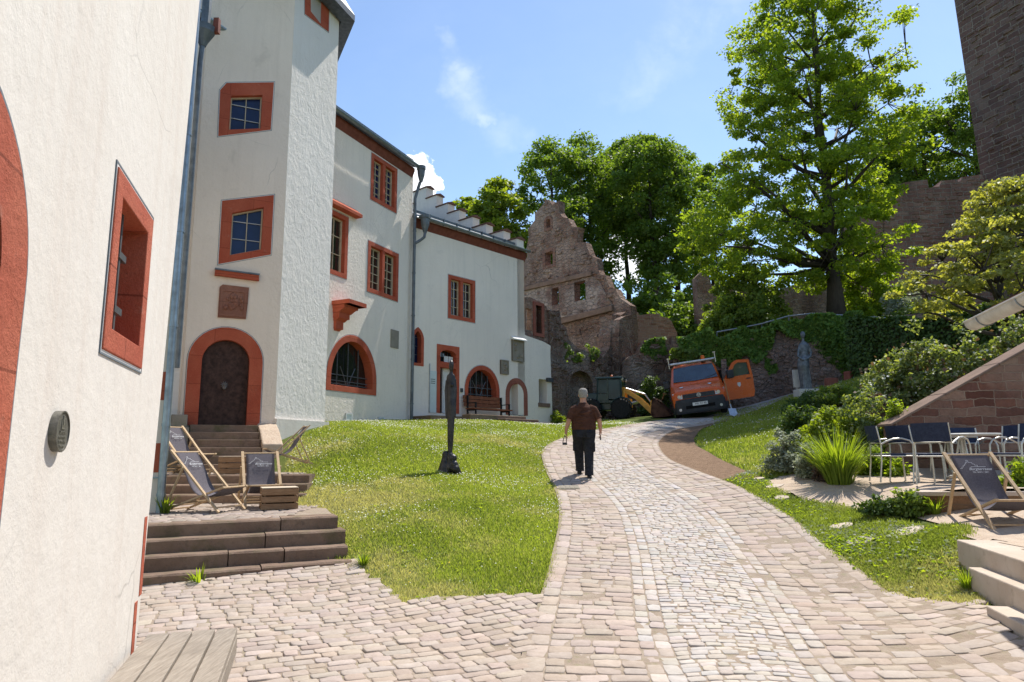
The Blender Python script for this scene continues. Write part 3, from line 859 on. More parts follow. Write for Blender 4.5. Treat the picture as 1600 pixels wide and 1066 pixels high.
def lateral(pts):
    r = []
    for p in pts:
        d = MP - np.array((p.x, p.y))
        i = int(np.argmin((d ** 2).sum(1)))
        r.append((SS[i], float((np.array((p.x, p.y)) - MP[i]) @ NM[i])))
    r.sort()
    return np.array(r)
def edge(px): 
    r = lateral(gpl(px))
    v = np.interp(SS, r[:, 0], r[:, 1])
    k = np.ones(25) / 25
    return np.convolve(np.pad(v, 12, mode='edge'), k, 'valid')
EA = edge([(812, 1062), (834, 990), (850, 930), (868, 860), (877, 805), (868, 762), (852, 728), (848, 705), (870, 690), (905, 679), (960, 669), (1000, 662)])
EB = edge([(1016, 1062), (1000, 1020), (988, 925), (978, 840), (966, 800), (948, 776), (926, 756), (904, 724), (896, 702), (912, 685), (965, 673), (1015, 663)])
EC = edge([(1321, 1062), (1273, 994), (1222, 925), (1167, 857), (1132, 815), (1095, 785), (1050, 757), (1020, 740), (988, 714), (980, 698), (1000, 685), (1045, 670)])
ED = edge([(1560, 1050), (1470, 990), (1387, 929), (1346, 898), (1291, 860), (1242, 815), (1187, 781), (1132, 754), (1078, 734), (1048, 722), (1030, 701), (1034, 685), (1058, 672)])
def on_way(s, t):
    x = np.interp(s, SS, MP[:, 0]) + np.interp(s, SS, NM[:, 0]) * t
    y = np.interp(s, SS, MP[:, 1]) + np.interp(s, SS, NM[:, 1]) * t
    return x, y
S_END = SS[-1]
class Setts:
    def __init__(k): k.q, k.c = [], []
    def quad(k, corners, col):
        k.q.append(corners); k.c.append(col)
ST = Setts()
def vcol(base, var):
    b = np.array(base) * (1 + random.uniform(-var, var))
    b = b * np.array((1 + random.uniform(-.03, .03), 1, 1 + random.uniform(-.05, .05)))
    return b
PALE = [(.465, .415, .365), (.49, .44, .39), (.44, .39, .345), (.475, .42, .375), (.46, .425, .395)]
PINK = [(.405, .33, .275), (.425, .35, .295), (.39, .315, .265), (.41, .34, .29), (.435, .365, .31)]
def band(e0, e1, row, col, cols, wave=0.0, s0=0.0, s1=None, along=False):
    """rows of stones across the way between two of its edges"""
    s = s0
    s1 = s1 or S_END
    while s < s1:
        h = row * random.uniform(.85, 1.15) * (1.0 if s < 13 else 1.4 if s < 20 else 2.0)
        a, b = np.interp(s, SS, e0), np.interp(s, SS, e1)
        wdt = b - a
        if wdt < 0.08: s += h; continue
        n = max(1, round(wdt / (col * random.uniform(.9, 1.1) * (1 if s < 16 else 1.5))))
        cut = np.array([0] + sorted(np.clip((np.arange(1, n) + np.array([random.uniform(-.22, .22) for _ in range(n - 1)])) / n, 0, 1)) + [1]) if n > 1 else np.array([0, 1])
        for i in range(n):
            u0, u1 = cut[i], cut[i + 1]
            def wv(u): return wave * 4 * u * (1 - u)
            ss = np.array([s + wv(u0), s + wv(u1), s + h + wv(u1), s + h + wv(u0)])
            aa, bb = np.interp(ss, SS, e0), np.interp(ss, SS, e1)
            tt = aa + (bb - aa) * np.array([u0, u1, u1, u0])
            x, y = on_way(ss, tt)
            ST.quad(np.stack([x, y], 1), vcol(random.choice(cols), .06))
        s += h
bw = 0.16
band(EA, EA + bw, .26, .16, PINK)
band(EA + bw, EB, .135, .20, PINK)
BORD = PALE + PINK[3:] + [(.44, .38, .335)]
band(EB, EB + .12, .17, .12, BORD)
band(EB + .12, EB + .24, .17, .12, BORD)
band(EB + .24, EC - .24, .088, .125, PALE, wave=0.07)
band(EC - .24, EC - .12, .17, .12, BORD)
band(EC - .12, EC, .17, .12, BORD)
band(EC, ED - .14, .15, .22, PINK)
band(ED - .14, ED, .24, .14, PINK)
def field(poly, az, row, col, cols, wav):
    P = np.array([(p[0], p[1]) for p in poly])
    a = R(az)
    tx, ty = np.array((math.sin(a), math.cos(a))), np.array((-math.cos(a), math.sin(a)))
    u, v = P @ tx, P @ ty
    r = v.min()
    while r < v.max():
        h = row * random.uniform(.85, 1.2)
        c = u.min() - random.random() * col
        while c < u.max():
            wd = col * random.uniform(.62, 1.35)
            cc = np.array([[c, r], [c + wd, r], [c + wd, r + h], [c, r + h]])
            off = wav * np.sin(cc[:, 0] * 1.3 + r * .35) + wav * .5 * np.sin(cc[:, 0] * 2.9 + r * 1.1)
            q = cc[:, :1] * tx + (cc[:, 1:] + off[:, None]) * ty
            m = q.mean(0)
            if inside(m[:1], m[1:2], P)[0]:
                ST.quad(q, vcol(random.choice(cols), .08))
            c += wd
        r += h
def way_edge(e, y_lo, y_hi):
    x, y = on_way(SS, e)
    k = (y > y_lo) & (y < y_hi)
    return np.stack([x, y], 1)[k][::6]
eA = way_edge(EA, 0.6, gp(850, 930).y)
eD = way_edge(ED, 0.6, gp(1387, 929).y)
STEP_L, STEP_R = gp(243, 918), gp(550, 886)
field_left = [(-.7, .6), (-4.6, 7.9), (STEP_L.x - .2, STEP_L.y + .15), (STEP_R.x, STEP_R.y + .1)] + [tuple(gp(*p).xy) for p in ((590, 912), (630, 944), (740, 936), (850, 930))] + [tuple(p) for p in eA[::-1]]
field_right = [tuple(p) for p in eD] + [tuple(gp(*p).xy) for p in ((1440, 938), (1531, 948), (1548, 950))] + [(4.15, 6.4), (3.7, 4.9), (3.3, 3.2), (2.9, .6)]
field(field_left, 66, .115, .17, PINK, .05)
field(field_right, 78, .14, .21, PINK, .05)
def build_setts():
    q = np.array(ST.q)                     # n,4,2
    n = len(q)
    c = q.mean(1, keepdims=True)
    size = np.linalg.norm(q[:, 2] - q[:, 0], axis=1)[:, None, None]
    shrink = 1 - np.clip(.0065 / np.maximum(size, .05), .015, .2) * 2.0
    q = c + (q - c) * shrink + rng.normal(0, .0055, q.shape) * np.clip(size / .25, .5, 1.3)
    mid8 = (q + np.roll(q, -1, 1)) / 2 + rng.normal(0, .004, q.shape)
    o = np.stack([q, c + (mid8 - c) * 1.02], 2).reshape(n, 8, 2)
    o[:, ::2] = c + (o[:, ::2] - c) * 0.94
    t = c + (o - c) * (1 - np.clip(.011 / size, .03, .2) * 2.2)
    g = G(c[:, 0, 0], c[:, 0, 1])
    gx = (G(c[:, 0, 0] + .05, c[:, 0, 1]) - g) / .05
    gy = (G(c[:, 0, 0], c[:, 0, 1] + .05) - g) / .05
    def hz(p, dz): return g[:, None] + (p[..., 0] - c[..., 0]) * gx[:, None] + (p[..., 1] - c[..., 1]) * gy[:, None] + dz
    jit = rng.normal(0, .003, (n, 1))
    tx, ty = rng.normal(0, .016, (n, 1)), rng.normal(0, .016, (n, 1))
    tilt = lambda p: (p[..., 0] - c[..., 0]) * tx + (p[..., 1] - c[..., 1]) * ty
    zt = hz(t, .0318) + jit + tilt(t) + rng.normal(0, .0015, t.shape[:2])
    zo = hz(o, .0285) + jit + tilt(o)
    zb = hz(o, -.01)
    cz = (hz(c, .0322) + jit)
    vs = np.concatenate([np.concatenate([t, zt[..., None]], 2), np.concatenate([o, zo[..., None]], 2), np.concatenate([o, zb[..., None]], 2), np.concatenate([c, cz[..., None]], 2)], 1)  # n,25,3
    fl = []
    for i in range(8):
        j = (i + 1) % 8
        fl += [(8 + i, 8 + j, j, i), (16 + i, 16 + j, 8 + j, 8 + i)]
    for i in range(0, 8, 2):
        fl.append((24, i, i + 1, (i + 2) % 8))
    fl = np.array(fl)
    F = (fl[None] + (np.arange(n) * 25)[:, None, None]).reshape(-1, 4)
    col = np.repeat(np.array(ST.c), 25, axis=0)
    return raw_mesh('cobblestone_path', vs.reshape(-1, 3), F, M['sett'], col=col, smooth=False)
tag(build_setts(), kind='structure')
# the sand bed the stones stand in
def ribbon(name, mat, e0, e1, off, n=8, s0=0, s1=None, step=4):
    k = (SS >= s0) & (SS <= (s1 or S_END))
    ss = SS[k][::step]
    a, b = e0[k][::step], e1[k][::step]
    v = []
    for i in range(n + 1):
        x, y = on_way(ss, a + (b - a) * i / n)
        v.append(np.stack([x, y, G(x, y) + off], 1))
    v = np.stack(v, 1)
    m_ = len(ss)
    i = (np.arange(m_ - 1)[:, None] * (n + 1) + np.arange(n)[None]).ravel()
    return raw_mesh(name, v.reshape(-1, 3), np.stack([i, i + 1, i + n + 2, i + n + 1], 1), mat, smooth=True)
_mx = on_way(SS, ED)[1]
tag(ribbon('path_bed', M['bed'], EA - .03, ED + .03 + .35 * np.clip((6.9 - _mx) / .3, 0, 1), .0262), kind='structure')
def poly_sheet(name, mat, poly, off, res=.15, zf=None, d=None):
    P = np.array([(p[0], p[1]) for p in poly])
    x = np.arange(P[:, 0].min() - res, P[:, 0].max() + res, res); y = np.arange(P[:, 1].min() - res, P[:, 1].max() + res, res)
    X, Y = np.meshgrid(x, y)
    Z = (zf or G)(X, Y) + off
    cxm, cym = (X[:-1, :-1] + res / 2), (Y[:-1, :-1] + res / 2)
    k = inside(cxm.ravel(), cym.ravel(), P)
    i = (np.arange(len(y) - 1)[:, None] * len(x) + np.arange(len(x) - 1)[None]).ravel()[k]
    return raw_mesh(name, np.stack([X, Y, Z], 2).reshape(-1, 3), np.stack([i, i + 1, i + len(x) + 1, i + len(x)], 1), mat, smooth=True)
tag(poly_sheet('courtyard_bed', M['bed'], field_left, .0250), kind='structure')
tag(poly_sheet('courtyard_bed', M['bed'], field_right, .0250), kind='structure')
# the strip of bare earth along the right of the way
dr = lateral(gpl([(1192, 748), (1160, 735), (1131, 722), (1104, 706), (1086, 692), (1092, 677), (1112, 665)]))
d0_, d1_ = dr[0, 0], dr[-1, 0]
EE = np.interp(SS, dr[:, 0], dr[:, 1])
EE = np.where(SS < d0_ - .02, ED, np.convolve(np.pad(EE, 10, mode='edge'), np.ones(21) / 21, 'valid'))
EE = np.maximum(EE, ED + .02)
tag(ribbon('dirt_strip', M['dirt'], ED - .02, EE, .022, 8, d0_ - .35, d1_ + 2, 3), kind='structure')

# ------------------------------------------------------------------ grass
lawn_poly = [tuple(gp(*p).xy) for p in ((548, 890), (590, 912), (630, 944), (740, 936), (852, 930), (870, 858), (879, 805), (870, 762), (854, 728), (850, 706), (872, 691), (907, 680), (962, 670), (1000, 663))] + [(3.6, 28.0), (2.6, 29.6), (2.2, 28.6), (-1.2, 23.3), (-3.4, 22.9), (-5.6, 18.4), (-4.45, 17.4), (-4.95, 15.4), (-4.3, 13.2), (-3.7, 12.2), (-3.9, 11.0), (-2.6, 9.3), (-1.98, 8.25)]
right_edge = [(1132, 752), (1187, 780), (1242, 814), (1291, 859), (1346, 897), (1387, 928)]
verge_poly = [tuple(gp(*p).xy) for p in right_edge + [(1440, 938), (1531, 948)]] + [(4.5, 6.9), (4.95, 7.6), (5.3, 8.2), (4.95, 8.5), (4.8, 10.2), (4.35, 10.9), (4.3, 12.3), (4.6, 13.2)]
bank_poly = [(4.3, 12.2)] + [tuple(gp(*p).xy) for p in ((1192, 747), (1160, 734), (1131, 720), (1104, 704), (1087, 690), (1094, 676), (1114, 664))] + [(7.8, 26.4), (13, 27), (14, 22), (12, 13.2), (6.6, 12.4), (5.0, 12.4)]
STONES = [gp(x, y) for x, y in ((1210, 762), (1222, 780), (1316, 825), (1345, 848), (1420, 833), (1186, 750))]
def blades(poly, n, hgt, rng_, colf, name, extra=None):
    P = np.array(poly)
    x = rng_.uniform(P[:, 0].min(), P[:, 0].max(), n * 6); y = rng_.uniform(P[:, 1].min(), P[:, 1].max(), n * 6)
    d = np.hypot(x, y)
    k = inside(x, y, P) & (rng_.random(len(x)) < np.clip((8.5 / d) ** 1.5, 0, 1))
    if extra is not None: k &= extra(x, y)
    for q in STONES: k &= np.hypot(x - q[0], (y - q[1]) * 1.5) > .21
    x, y, d = x[k][:n], y[k][:n], d[k][:n]
    n = len(x)
    x = x + rng_.normal(0, .035, n); y = y + rng_.normal(0, .06, n)
    th = rng_.uniform(0, 2 * np.pi, n)
    h = hgt * rng_.uniform(.45, 1.3, n) * (1 + .35 * lofreq(x, y, 1.9, 3)) 
    w_ = (.0035 + .00075 * d) * rng_.uniform(.7, 1.4, n)
    ln = rng_.normal(0, .42, (n, 2)) * h[:, None]
    z = G(x, y)
    b0 = np.stack([x - np.cos(th) * w_, y - np.sin(th) * w_, z - .01], 1)
    b1 = np.stack([x + np.cos(th) * w_, y + np.sin(th) * w_, z - .01], 1)
    tp = np.stack([x + ln[:, 0], y + ln[:, 1], z + h], 1)
    v = np.stack([b0, b1, tp], 1).reshape(-1, 3)
    f = np.arange(n * 3).reshape(-1, 3)
    c = np.repeat(colf(x, y, rng_), 3, axis=0)
    return tag(raw_mesh(name, v, f, M['blade'], col=c), kind='stuff')
def lawn_col(x, y, r):
    n = len(x)
    a, b, dry = np.array((.21, .27, .048)), np.array((.36, .42, .085)), np.array((.50, .455, .27))
    f = np.clip(.5 + .6 * lofreq(x, y, .9) + r.normal(0, .25, n), 0, 1)[:, None]
    c = a + (b - a) * f
    k = np.clip(.50 + 1.7 * (lofreq(x, y, .75, 5.2) + .35 * lofreq(x, y, 3.1, 2.2) - .22) - np.clip((y - 13.5) / 5, 0, 1.2) + r.normal(0, .28, n), 0, .85)[:, None]
    k = np.maximum(k, (r.random(n) < .10)[:, None] * .6)
    return c + (dry - c) * k
r2 = np.random.default_rng(5)
blades(lawn_poly, 230000, .040, r2, lawn_col, 'grass')
def verge_col(x, y, r):
    n = len(x)
    f = np.clip(.5 + .6 * lofreq(x, y, 1.7) + r.normal(0, .3, n), 0, 1)[:, None]
    c = np.array((.17, .225, .045)) + (np.array((.29, .345, .075)) - np.array((.17, .225, .045))) * f
    k = np.clip(.34 + 1.5 * (lofreq(x, y, 1.3, 1.2) - .25) + r.normal(0, .2, n), 0, .8)[:, None]
    return c + (np.array((.46, .42, .25)) - c) * k
blades(verge_poly, 60000, .048, r2, verge_col, 'grass')
def bank_col(x, y, r):
    return lawn_col(x, y + 6, r)
blades(bank_poly, 80000, .06, r2, bank_col, 'grass')
def flowers(poly, n, name, mat, dens, zlo, zhi, size):
    P = np.array(poly)
    x = r2.uniform(P[:, 0].min(), P[:, 0].max(), n * 14); y = r2.uniform(P[:, 1].min(), P[:, 1].max(), n * 14)
    k = inside(x, y, P) & (r2.random(len(x)) < np.clip(dens(x, y), 0, 1))
    x, y = x[k][:n], y[k][:n]
    n = len(x)
    d = np.hypot(x, y)
    c = np.stack([x, y, G(x, y) + r2.uniform(zlo, zhi, n)], 1)
    s = size * r2.uniform(.7, 1.4, n) * (1 + np.clip((d - 9) / 30, 0, .6))
    th = r2.uniform(0, 6.28, n)
    v = []
    for k in range(5):
        a = th + k * 2 * np.pi / 5
        v.append(c + np.stack([np.cos(a) * s, np.sin(a) * s, r2.normal(0, .3, n) * s], 1))
    v.append(c + np.array((0, 0, 1)) * s[:, None] * .8)
    v = np.stack(v, 1).reshape(-1, 3)
    f = np.array([(5, i, (i + 1) % 5) for i in range(5)])
    F = (f[None] + (np.arange(n) * 6)[:, None, None]).reshape(-1, 3)
    return tag(raw_mesh(name, v, F, mat), kind='stuff')
flowers(lawn_poly, 5200, 'clover_flowers', M['petal_white'], lambda x, y: (.12 + 1.1 * np.clip(lofreq(x, y, 1.5, 1.1), 0, 1)) * np.clip((np.hypot(x, y) - 7.5) / 5, .04, 1), .025, .055, .008)
flowers(bank_poly, 900, 'clover_flowers', M['petal_white'], lambda x, y: .1 + np.clip(lofreq(x, y, 1.3, 1.7), 0, 1), .04, .09, .010)
flowers(lawn_poly, 160, 'buttercups', M['petal_yellow'], lambda x, y: np.clip((11 - np.hypot(x, y)) / 4, 0, 1) * np.clip(lofreq(x, y, 2, .4), 0, 1), .03, .07, .011)
# ------------------------------------------------------------------ walls with openings
def arch_pts(s0, s1, z0, zs, n=14, kind='round', rise=None):
    """from the foot of one jamb, up over the arch and down to the other foot"""
    c, r = (s0 + s1) / 2, (s1 - s0) / 2
    h = rise if rise is not None else r
    out = [(s0, z0)]
    for i in range(n + 1):
        if kind == 'pointed':
            t = i / n
            u = 1 - abs(1 - 2 * t)
            a = u * math.pi / 3
            q = (2 * r * (1 - math.cos(a)), 2 * r * math.sin(a) * h / (r * math.sqrt(3)))
            out.append((s0 + q[0], zs + q[1]) if t <= .5 else (s1 - q[0], zs + q[1]))
        else:
            a = math.pi * (1 - i / n)
            out.append((c + r * math.cos(a), zs + h * math.sin(a)))
    return out + [(s1, z0)]
def rect_pts(s0, s1, z0, z1): return [(s0, z0), (s0, z1), (s1, z1), (s1, z0)]
def grow(pts, g, bottom=True):
    """offset an outline outwards by g"""
    n = len(pts)
    A = sum(pts[i][0] * pts[(i + 1) % n][1] - pts[(i + 1) % n][0] * pts[i][1] for i in range(n))
    sg = 1 if A < 0 else -1
    out = []
    for i in range(n):
        a, b, c = V(pts[i - 1]), V(pts[i]), V(pts[(i + 1) % n])
        d1 = (b - a); d2 = (c - b)
        if d1.length < 1e-6: d1 = d2
        if d2.length < 1e-6: d2 = d1
        d1.normalize(); d2.normalize()
        n1, n2 = V((-d1.y, d1.x)) * sg, V((-d2.y, d2.x)) * sg
        m_ = (n1 + n2)
        m_ = m_ / max(.35, (1 + n1.dot(n2)))
        q = b + m_ * g
        if not bottom and i in (0, n - 1): q.y = b.y
        out.append((q.x, q.y))
    return out
def lerp_pts(a, b, t): return [(p[0] + (q[0] - p[0]) * t, p[1] + (q[1] - p[1]) * t) for p, q in zip(a, b)]
def painted(mb, fr, outline, idx_grey, idx_white, d=0.004, w1=.014, w2=.010, bottom=True):
    """the white band and thin grey line painted on the plaster round a surround"""
    mb.cur = idx_white
    mb.ring(fr, grow(outline, w1, bottom), outline, -.01, d)
    mb.cur = idx_grey
    mb.ring(fr, grow(outline, w1 + w2, bottom), grow(outline, w1, bottom), -.01, d + .002)
    mb.cur = 0
def box_house(mb, fr, s0, s1, depth, z0, z1, thick=.4):
    """the other three walls of a house behind its front"""
    mb.fbox(fr, s0, s0 + thick, -depth, -thick - .003, z0, z1)
    mb.fbox(fr, s1 - thick, s1, -depth, -thick - .003, z0, z1)
    mb.fbox(fr, s0 + thick + .003, s1 - thick - .003, -depth, -depth + thick, z0, z1)
def casement(parent, fr, s0, s1, z0, z1, d, cols, rows, glass, bars='casement', fw=.05, bw=.022):
    """a fixed window light: frame, glazing bars and pane as parts"""
    m = MB()
    m.ring(fr, rect_pts(s0, s1, z0, z1), rect_pts(s0 + fw, s1 - fw, z0 + fw, z1 - fw), d - .05, d)
    for i in range(1, cols):
        x = s0 + (s1 - s0) * i / cols
        m.fbox(fr, x - bw / 2, x + bw / 2, d - .035, d - .008, z0 + fw, z1 - fw)
    for i in range(1, rows):
        z = z0 + (z1 - z0) * i / rows
        m.fbox(fr, s0 + fw, s1 - fw, d - .033, d - .012, z - bw / 2, z + bw / 2)
    f = m.build('casement', M[bars], parent)
    p = MB().fbox(fr, s0 + .01, s1 - .01, d - .048, d - .04, z0 + .01, z1 - .01)
    p.build('pane', M[glass], f)
    return f

# ---- the tall house at the left edge
NW = Fr(-2.30, 4.45, -17)
nc0, nc1 = NW.px(243, 700), NW.px(312, 0)
slope_c = (nc1[0] - nc0[0]) / (nc1[1] - nc0[1])
def corner_s(z): return nc0[0] + slope_c * (z - nc0[1])
NH = thing('corner_house', 'white plastered house with red stone window at the very left edge', 'house', (-2.6, 2.5, 0))
wo = [NW.px(*p) for p in ((185, 264), (241, 350), (214, 574), (154, 544))]
wi = [NW.px(*p) for p in ((183, 318), (229, 377), (206, 543), (163, 514))]
ws0, ws1 = (wo[0][0] + wo[3][0]) / 2, (wo[1][0] + wo[2][0]) / 2
wz0, wz1 = (wo[2][1] + wo[3][1]) / 2, (wo[0][1] + wo[1][1]) / 2
fr_ = .115
hole = rect_pts(ws0 + fr_, ws1 - fr_, wz0 + fr_, wz1 - fr_)
aj = NW.px(33, 452)
pA = NW.px(2, 165)
zs_ = aj[1]
# arch through the jamb (aj) and pA: centre (aj.s - r, zs)
dx, dz = aj[0] - pA[0], pA[1] - zs_
ar = (dx * dx + dz * dz) / (2 * dx)
a_out = arch_pts(aj[0] - 2 * ar, aj[0], -.3, zs_, 28)
a_in = arch_pts(aj[0] - 2 * ar + .2, aj[0] - .2, -.3, zs_, 28)
ztop = 9.0
m = MB()
m.panel(NW, [(-9, -.5), (corner_s(-.5), -.5), (corner_s(ztop), ztop), (-9, ztop)], [grow(hole, .02), lerp_pts(a_out, a_in, .99)[::-1]], 0, -.45)
m.cur = 0
box_house(m, NW, -9, -.06, 6, -.5, ztop)
painted(m, NW, rect_pts(ws0, ws1, wz0, wz1), 1, 2)
painted(m, NW, a_out, 1, 2, bottom=False)
# the painted corner stones
for za, zb in ((-.1, .74), (.76, 1.22), (1.72, 3.3)):
    m.cur = 3
    if zb < 1.5: m.fbox(NW, corner_s(za) - .07, corner_s(za) + .003, -.2, .003, za, zb)
m.cur = 0
m.build('wall', [M['plaster_near'], M['line_grey'], M['line_white'], M['red_near']], NH)
m = MB()
rin = rect_pts(ws0 + fr_, ws1 - fr_, wz0 + fr_, wz1 - fr_)
m.ring(NW, rect_pts(ws0, ws1, wz0, wz1), rin, -.42, .012)
wsur = m.build('window_surround', M['red_near'], NH, bevel=.006)
m = MB()
xb = ws0 + fr_ + .27
m.fbox(NW, xb - .014, xb + .014, -.075, -.047, wz0 + fr_, wz1 - fr_)
for zz in (.22, .66):
    z = wz0 + fr_ + (wz1 - wz0 - 2 * fr_) * zz
    m.fbox(NW, xb - .04, xb + .10, -.085, -.04, z - .018, z + .018)
m.build('window_bar', M['iron_grey'], wsur)
m = MB().fbox(NW, ws0 + fr_ - .015, ws1 - fr_ + .015, -.44, -.425, wz0 + fr_ - .02, wz1 - fr_ + .02)
m.build('pane', M['glass_dark'], wsur)
m = MB().ring(NW, a_out, a_in, -.40, .012)
asur = m.build('arch_surround', M['red_near'], NH, bevel=.006)
MB().panel(NW, a_in, (), -.3, -.36).build('door', M['door_wood'], asur)
m = MB()
m.panel(NW, [(-9.4, ztop), (.5, ztop), (.5, ztop + .15), (-9.4, ztop + .15)], (), .45, -6.4)
m.build('roof', M['slate'], NH)

# ---- bronze plaque on it
pc = NW.px(86, 674)
PQ = thing('wall_plaque', 'round grey bronze plaque on the white wall at the left edge', 'plaque', tuple(NW.P(pc[0], 0, pc[1])))
def nwp(s, d, z): return NW.P(pc[0] + s, d, pc[1] + z)
def disc(mb, fr, sc, zc, r, d0, d1, n=40, ry=None):
    ry = ry or r
    o = [(sc + r * math.cos(2 * math.pi * i / n), zc + ry * math.sin(2 * math.pi * i / n)) for i in range(n)]
    mb.panel(fr, o, (), d1, d0)
    return o
prad = abs(NW.px(86, 642)[1] - NW.px(86, 707)[1]) / 2
m = MB()
disc(m, NW, *pc, prad, -.01, .024)
o1 = [(pc[0] + prad * .999 * math.cos(t * math.pi / 24), pc[1] + prad * .999 * math.sin(t * math.pi / 24)) for t in range(48)]
o2 = [(pc[0] + prad * .93 * math.cos(t * math.pi / 24), pc[1] + prad * .93 * math.sin(t * math.pi / 24)) for t in range(48)]
m.ring(NW, o1, o2, .0, .028)
m.build('disc', M['plaque'], PQ)
Mw = lambda s, z, d: Matrix.Translation(NW.P(pc[0] + s, d, pc[1] + z) - V(PQ.location)) @ Matrix((NW.t, V((0, 0, 1)), NW.n)).transposed().to_4x4()
m = MB()
m.fbox(NW, pc[0] - .004, pc[0] + .004, .023, .028, pc[1] + .022, pc[1] + .058)
m.fbox(NW, pc[0] + .004, pc[0] + .018, .023, .027, pc[1] + .046, pc[1] + .050)
m.fbox(NW, pc[0] - .018, pc[0] - .013, .023, .027, pc[1] + .012, pc[1] + .046)
m.fbox(NW, pc[0] - .02, pc[0] + .02, .023, .027, pc[1] + .008, pc[1] + .014)
m.build('emblem', M['plaque_raised'], PQ)
for i, (tx, sz) in enumerate((('Denkmal', .019), ('geschichtlicher', .0135), ('Bau Mildenburg', .0125), ('bewahrt', .0145), ('1984', .017))):
    text_mesh(tx, sz, M['plaque_raised'], 'lettering', PQ, Mw(0, -.004 - i * .0175, .0245), extrude=.0018)

# ---- the set-back wing behind it, with the drainpipe in front of the steps
WG = Fr(-8.6, 9.62, 91)
wg_edge = at(252, 700, 9.62).x
WH = thing('house_wing', 'narrow strip of white wall with zinc drainpipe behind the left house', 'house', (wg_edge - 1, 9.7, .6))
a_ = R(-33)
m = MB()
b0 = V((wg_edge, 9.62, 0))
b1 = b0 + V((math.sin(a_), math.cos(a_), 0)) * 4.2
m.add([(-9, 9.62, .2), (b0.x, b0.y, .2), (b1.x, b1.y, .2), (-9, b1.y, .2), (-9, 9.62, 8.6), (b0.x, b0.y, 8.6), (b1.x, b1.y, 8.6), (-9, b1.y, 8.6)], [(3, 2, 1, 0), (4, 5, 6, 7), (0, 1, 5, 4), (1, 2, 6, 5), (2, 3, 7, 6), (3, 0, 4, 7)])
m.cur = 1
for za, zb in ((.3, .75), (1.35, 1.75), (2.35, 2.75)):
    m.add([(b0.x - .11, b0.y - .006, za), (b0.x - .003, b0.y - .006, za), (b0.x - .003, b0.y - .006, zb), (b0.x - .11, b0.y - .006, zb)], [(0, 1, 2, 3)])
m.build('wall', [M['plaster_near'], M['red_near']], WH)
pp = at(257, 700, 9.55)
m = MB()
zt = at(306, 0, 9.55).z + .6
m.tube([(pp.x, pp.y, .80), (pp.x, pp.y, zt)], .052, 14)
for z in (1.05, 2.0, 3.4, 4.8, 6.3):
    m.lathe([(.052, -.02), (.060, -.02), (.060, .02), (.052, .02)], (pp.x, pp.y, z), 14)
m.bar((pp.x, pp.y, 1.28), (pp.x - .2, pp.y + .05, 1.28), .02, .02)
m.build('drainpipe', M['zinc'], WH, smooth=False)
m = MB().add([(-9.3, 9.3, 8.6), (b0.x + .05, 9.3, 8.6), (b1.x, b1.y, 8.6), (-9.3, b1.y, 8.6), (-9.3, 9.3, 8.75), (b0.x + .05, 9.3, 8.75), (b1.x, b1.y, 10.2), (-9.3, b1.y, 10.2)], [(3, 2, 1, 0), (4, 5, 6, 7), (0, 1, 5, 4), (1, 2, 6, 5), (2, 3, 7, 6), (3, 0, 4, 7)])
m.build('roof', M['slate'], WH)

# ---- the stair tower: eight sides
c_az = 63.9
tv = [V((-5.37, 15.5, 0))]
TW_W = 1.93
def dirv(az): return V((math.sin(R(az)), math.cos(R(az)), 0))
tv = {}
tv[1] = V((-5.37, 15.5, 0))                   # front right corner
tv[0] = tv[1] - dirv(c_az) * TW_W             # front left corner
tv[2] = tv[1] + dirv(c_az - 45) * TW_W
for k in range(3, 8): tv[k] = tv[k - 1] + dirv(c_az - 45 * k + 45) * TW_W
ST_LOC = (sum((tv[k] for k in range(8)), V()) / 8)
tw_z0, tw_z1 = 1.2, at(533, 18, 16.8).z + .1
TF, TR = Fr(tv[0].x, tv[0].y, c_az), Fr(tv[1].x, tv[1].y, c_az - 45)
TW = thing('stair_tower', 'tall white eight-sided stair tower with arched brown door beside deckchairs', 'tower', (ST_LOC.x, ST_LOC.y, 2.1))
def pxpoly(fr, pts, d=0): return [fr.px(x, y, d) for x, y in pts]
# openings of the front face
win_lo_o = pxpoly(TF, ((341, 413), (347, 314), (428, 305), (423, 398)))
win_lo_i = pxpoly(TF, ((359, 399), (363, 333), (412, 324), (408, 390)))
win_hi_o = pxpoly(TF, ((341, 213), (344, 141), (354, 130), (428, 129), (423, 203)))
win_hi_i = pxpoly(TF, ((358, 203), (361, 152), (362, 150), (410, 149), (407, 201)))
ds0, ds1 = TF.px(313, 600)[0], TF.px(388, 600)[0]
dzb, dzt = TF.px(350, 665)[1], TF.px(350, 531)[1]
door_in = arch_pts(ds0, ds1, dzb, dzt - (ds1 - ds0) / 2, 18)
door_out = arch_pts(ds0 - .28, ds1 + .28, dzb, dzt - (ds1 - ds0) / 2, 18)
m = MB()
m.panel(TF, rect_pts(0, TW_W, tw_z0, tw_z1), [grow(win_lo_i, .02), grow(win_hi_i, .02), grow(door_in, .03, False)], 0, -.35)
m.cur = 1
win_r_o = pxpoly(TR, ((476, 22), (476, -60), (515, -62), (513, 50)))
win_r_i = pxpoly(TR, ((485, 18), (485, -50), (503, -54), (501, 38)))
m.panel(TR, rect_pts(0.003, TW_W - .003, tw_z0, tw_z1), [grow(win_r_i, .02)], 0, -.35)
m.cur = 0
for k in range(2, 8):
    a, b = tv[k], tv[(k + 1) % 8]
    f_ = Fr(a.x, a.y, c_az - 45 * k + 45)
    if k > 1:
        f_ = Fr(a.x, a.y, math.degrees(math.atan2((b - a).x, (b - a).y)))
        m.fbox(f_, 0.002, (b - a).length - .002, -.35, 0, tw_z0, tw_z1)
for o in (win_lo_o, win_hi_o): painted(m, TF, o, 2, 3)
painted(m, TF, door_out, 2, 3, bottom=False)
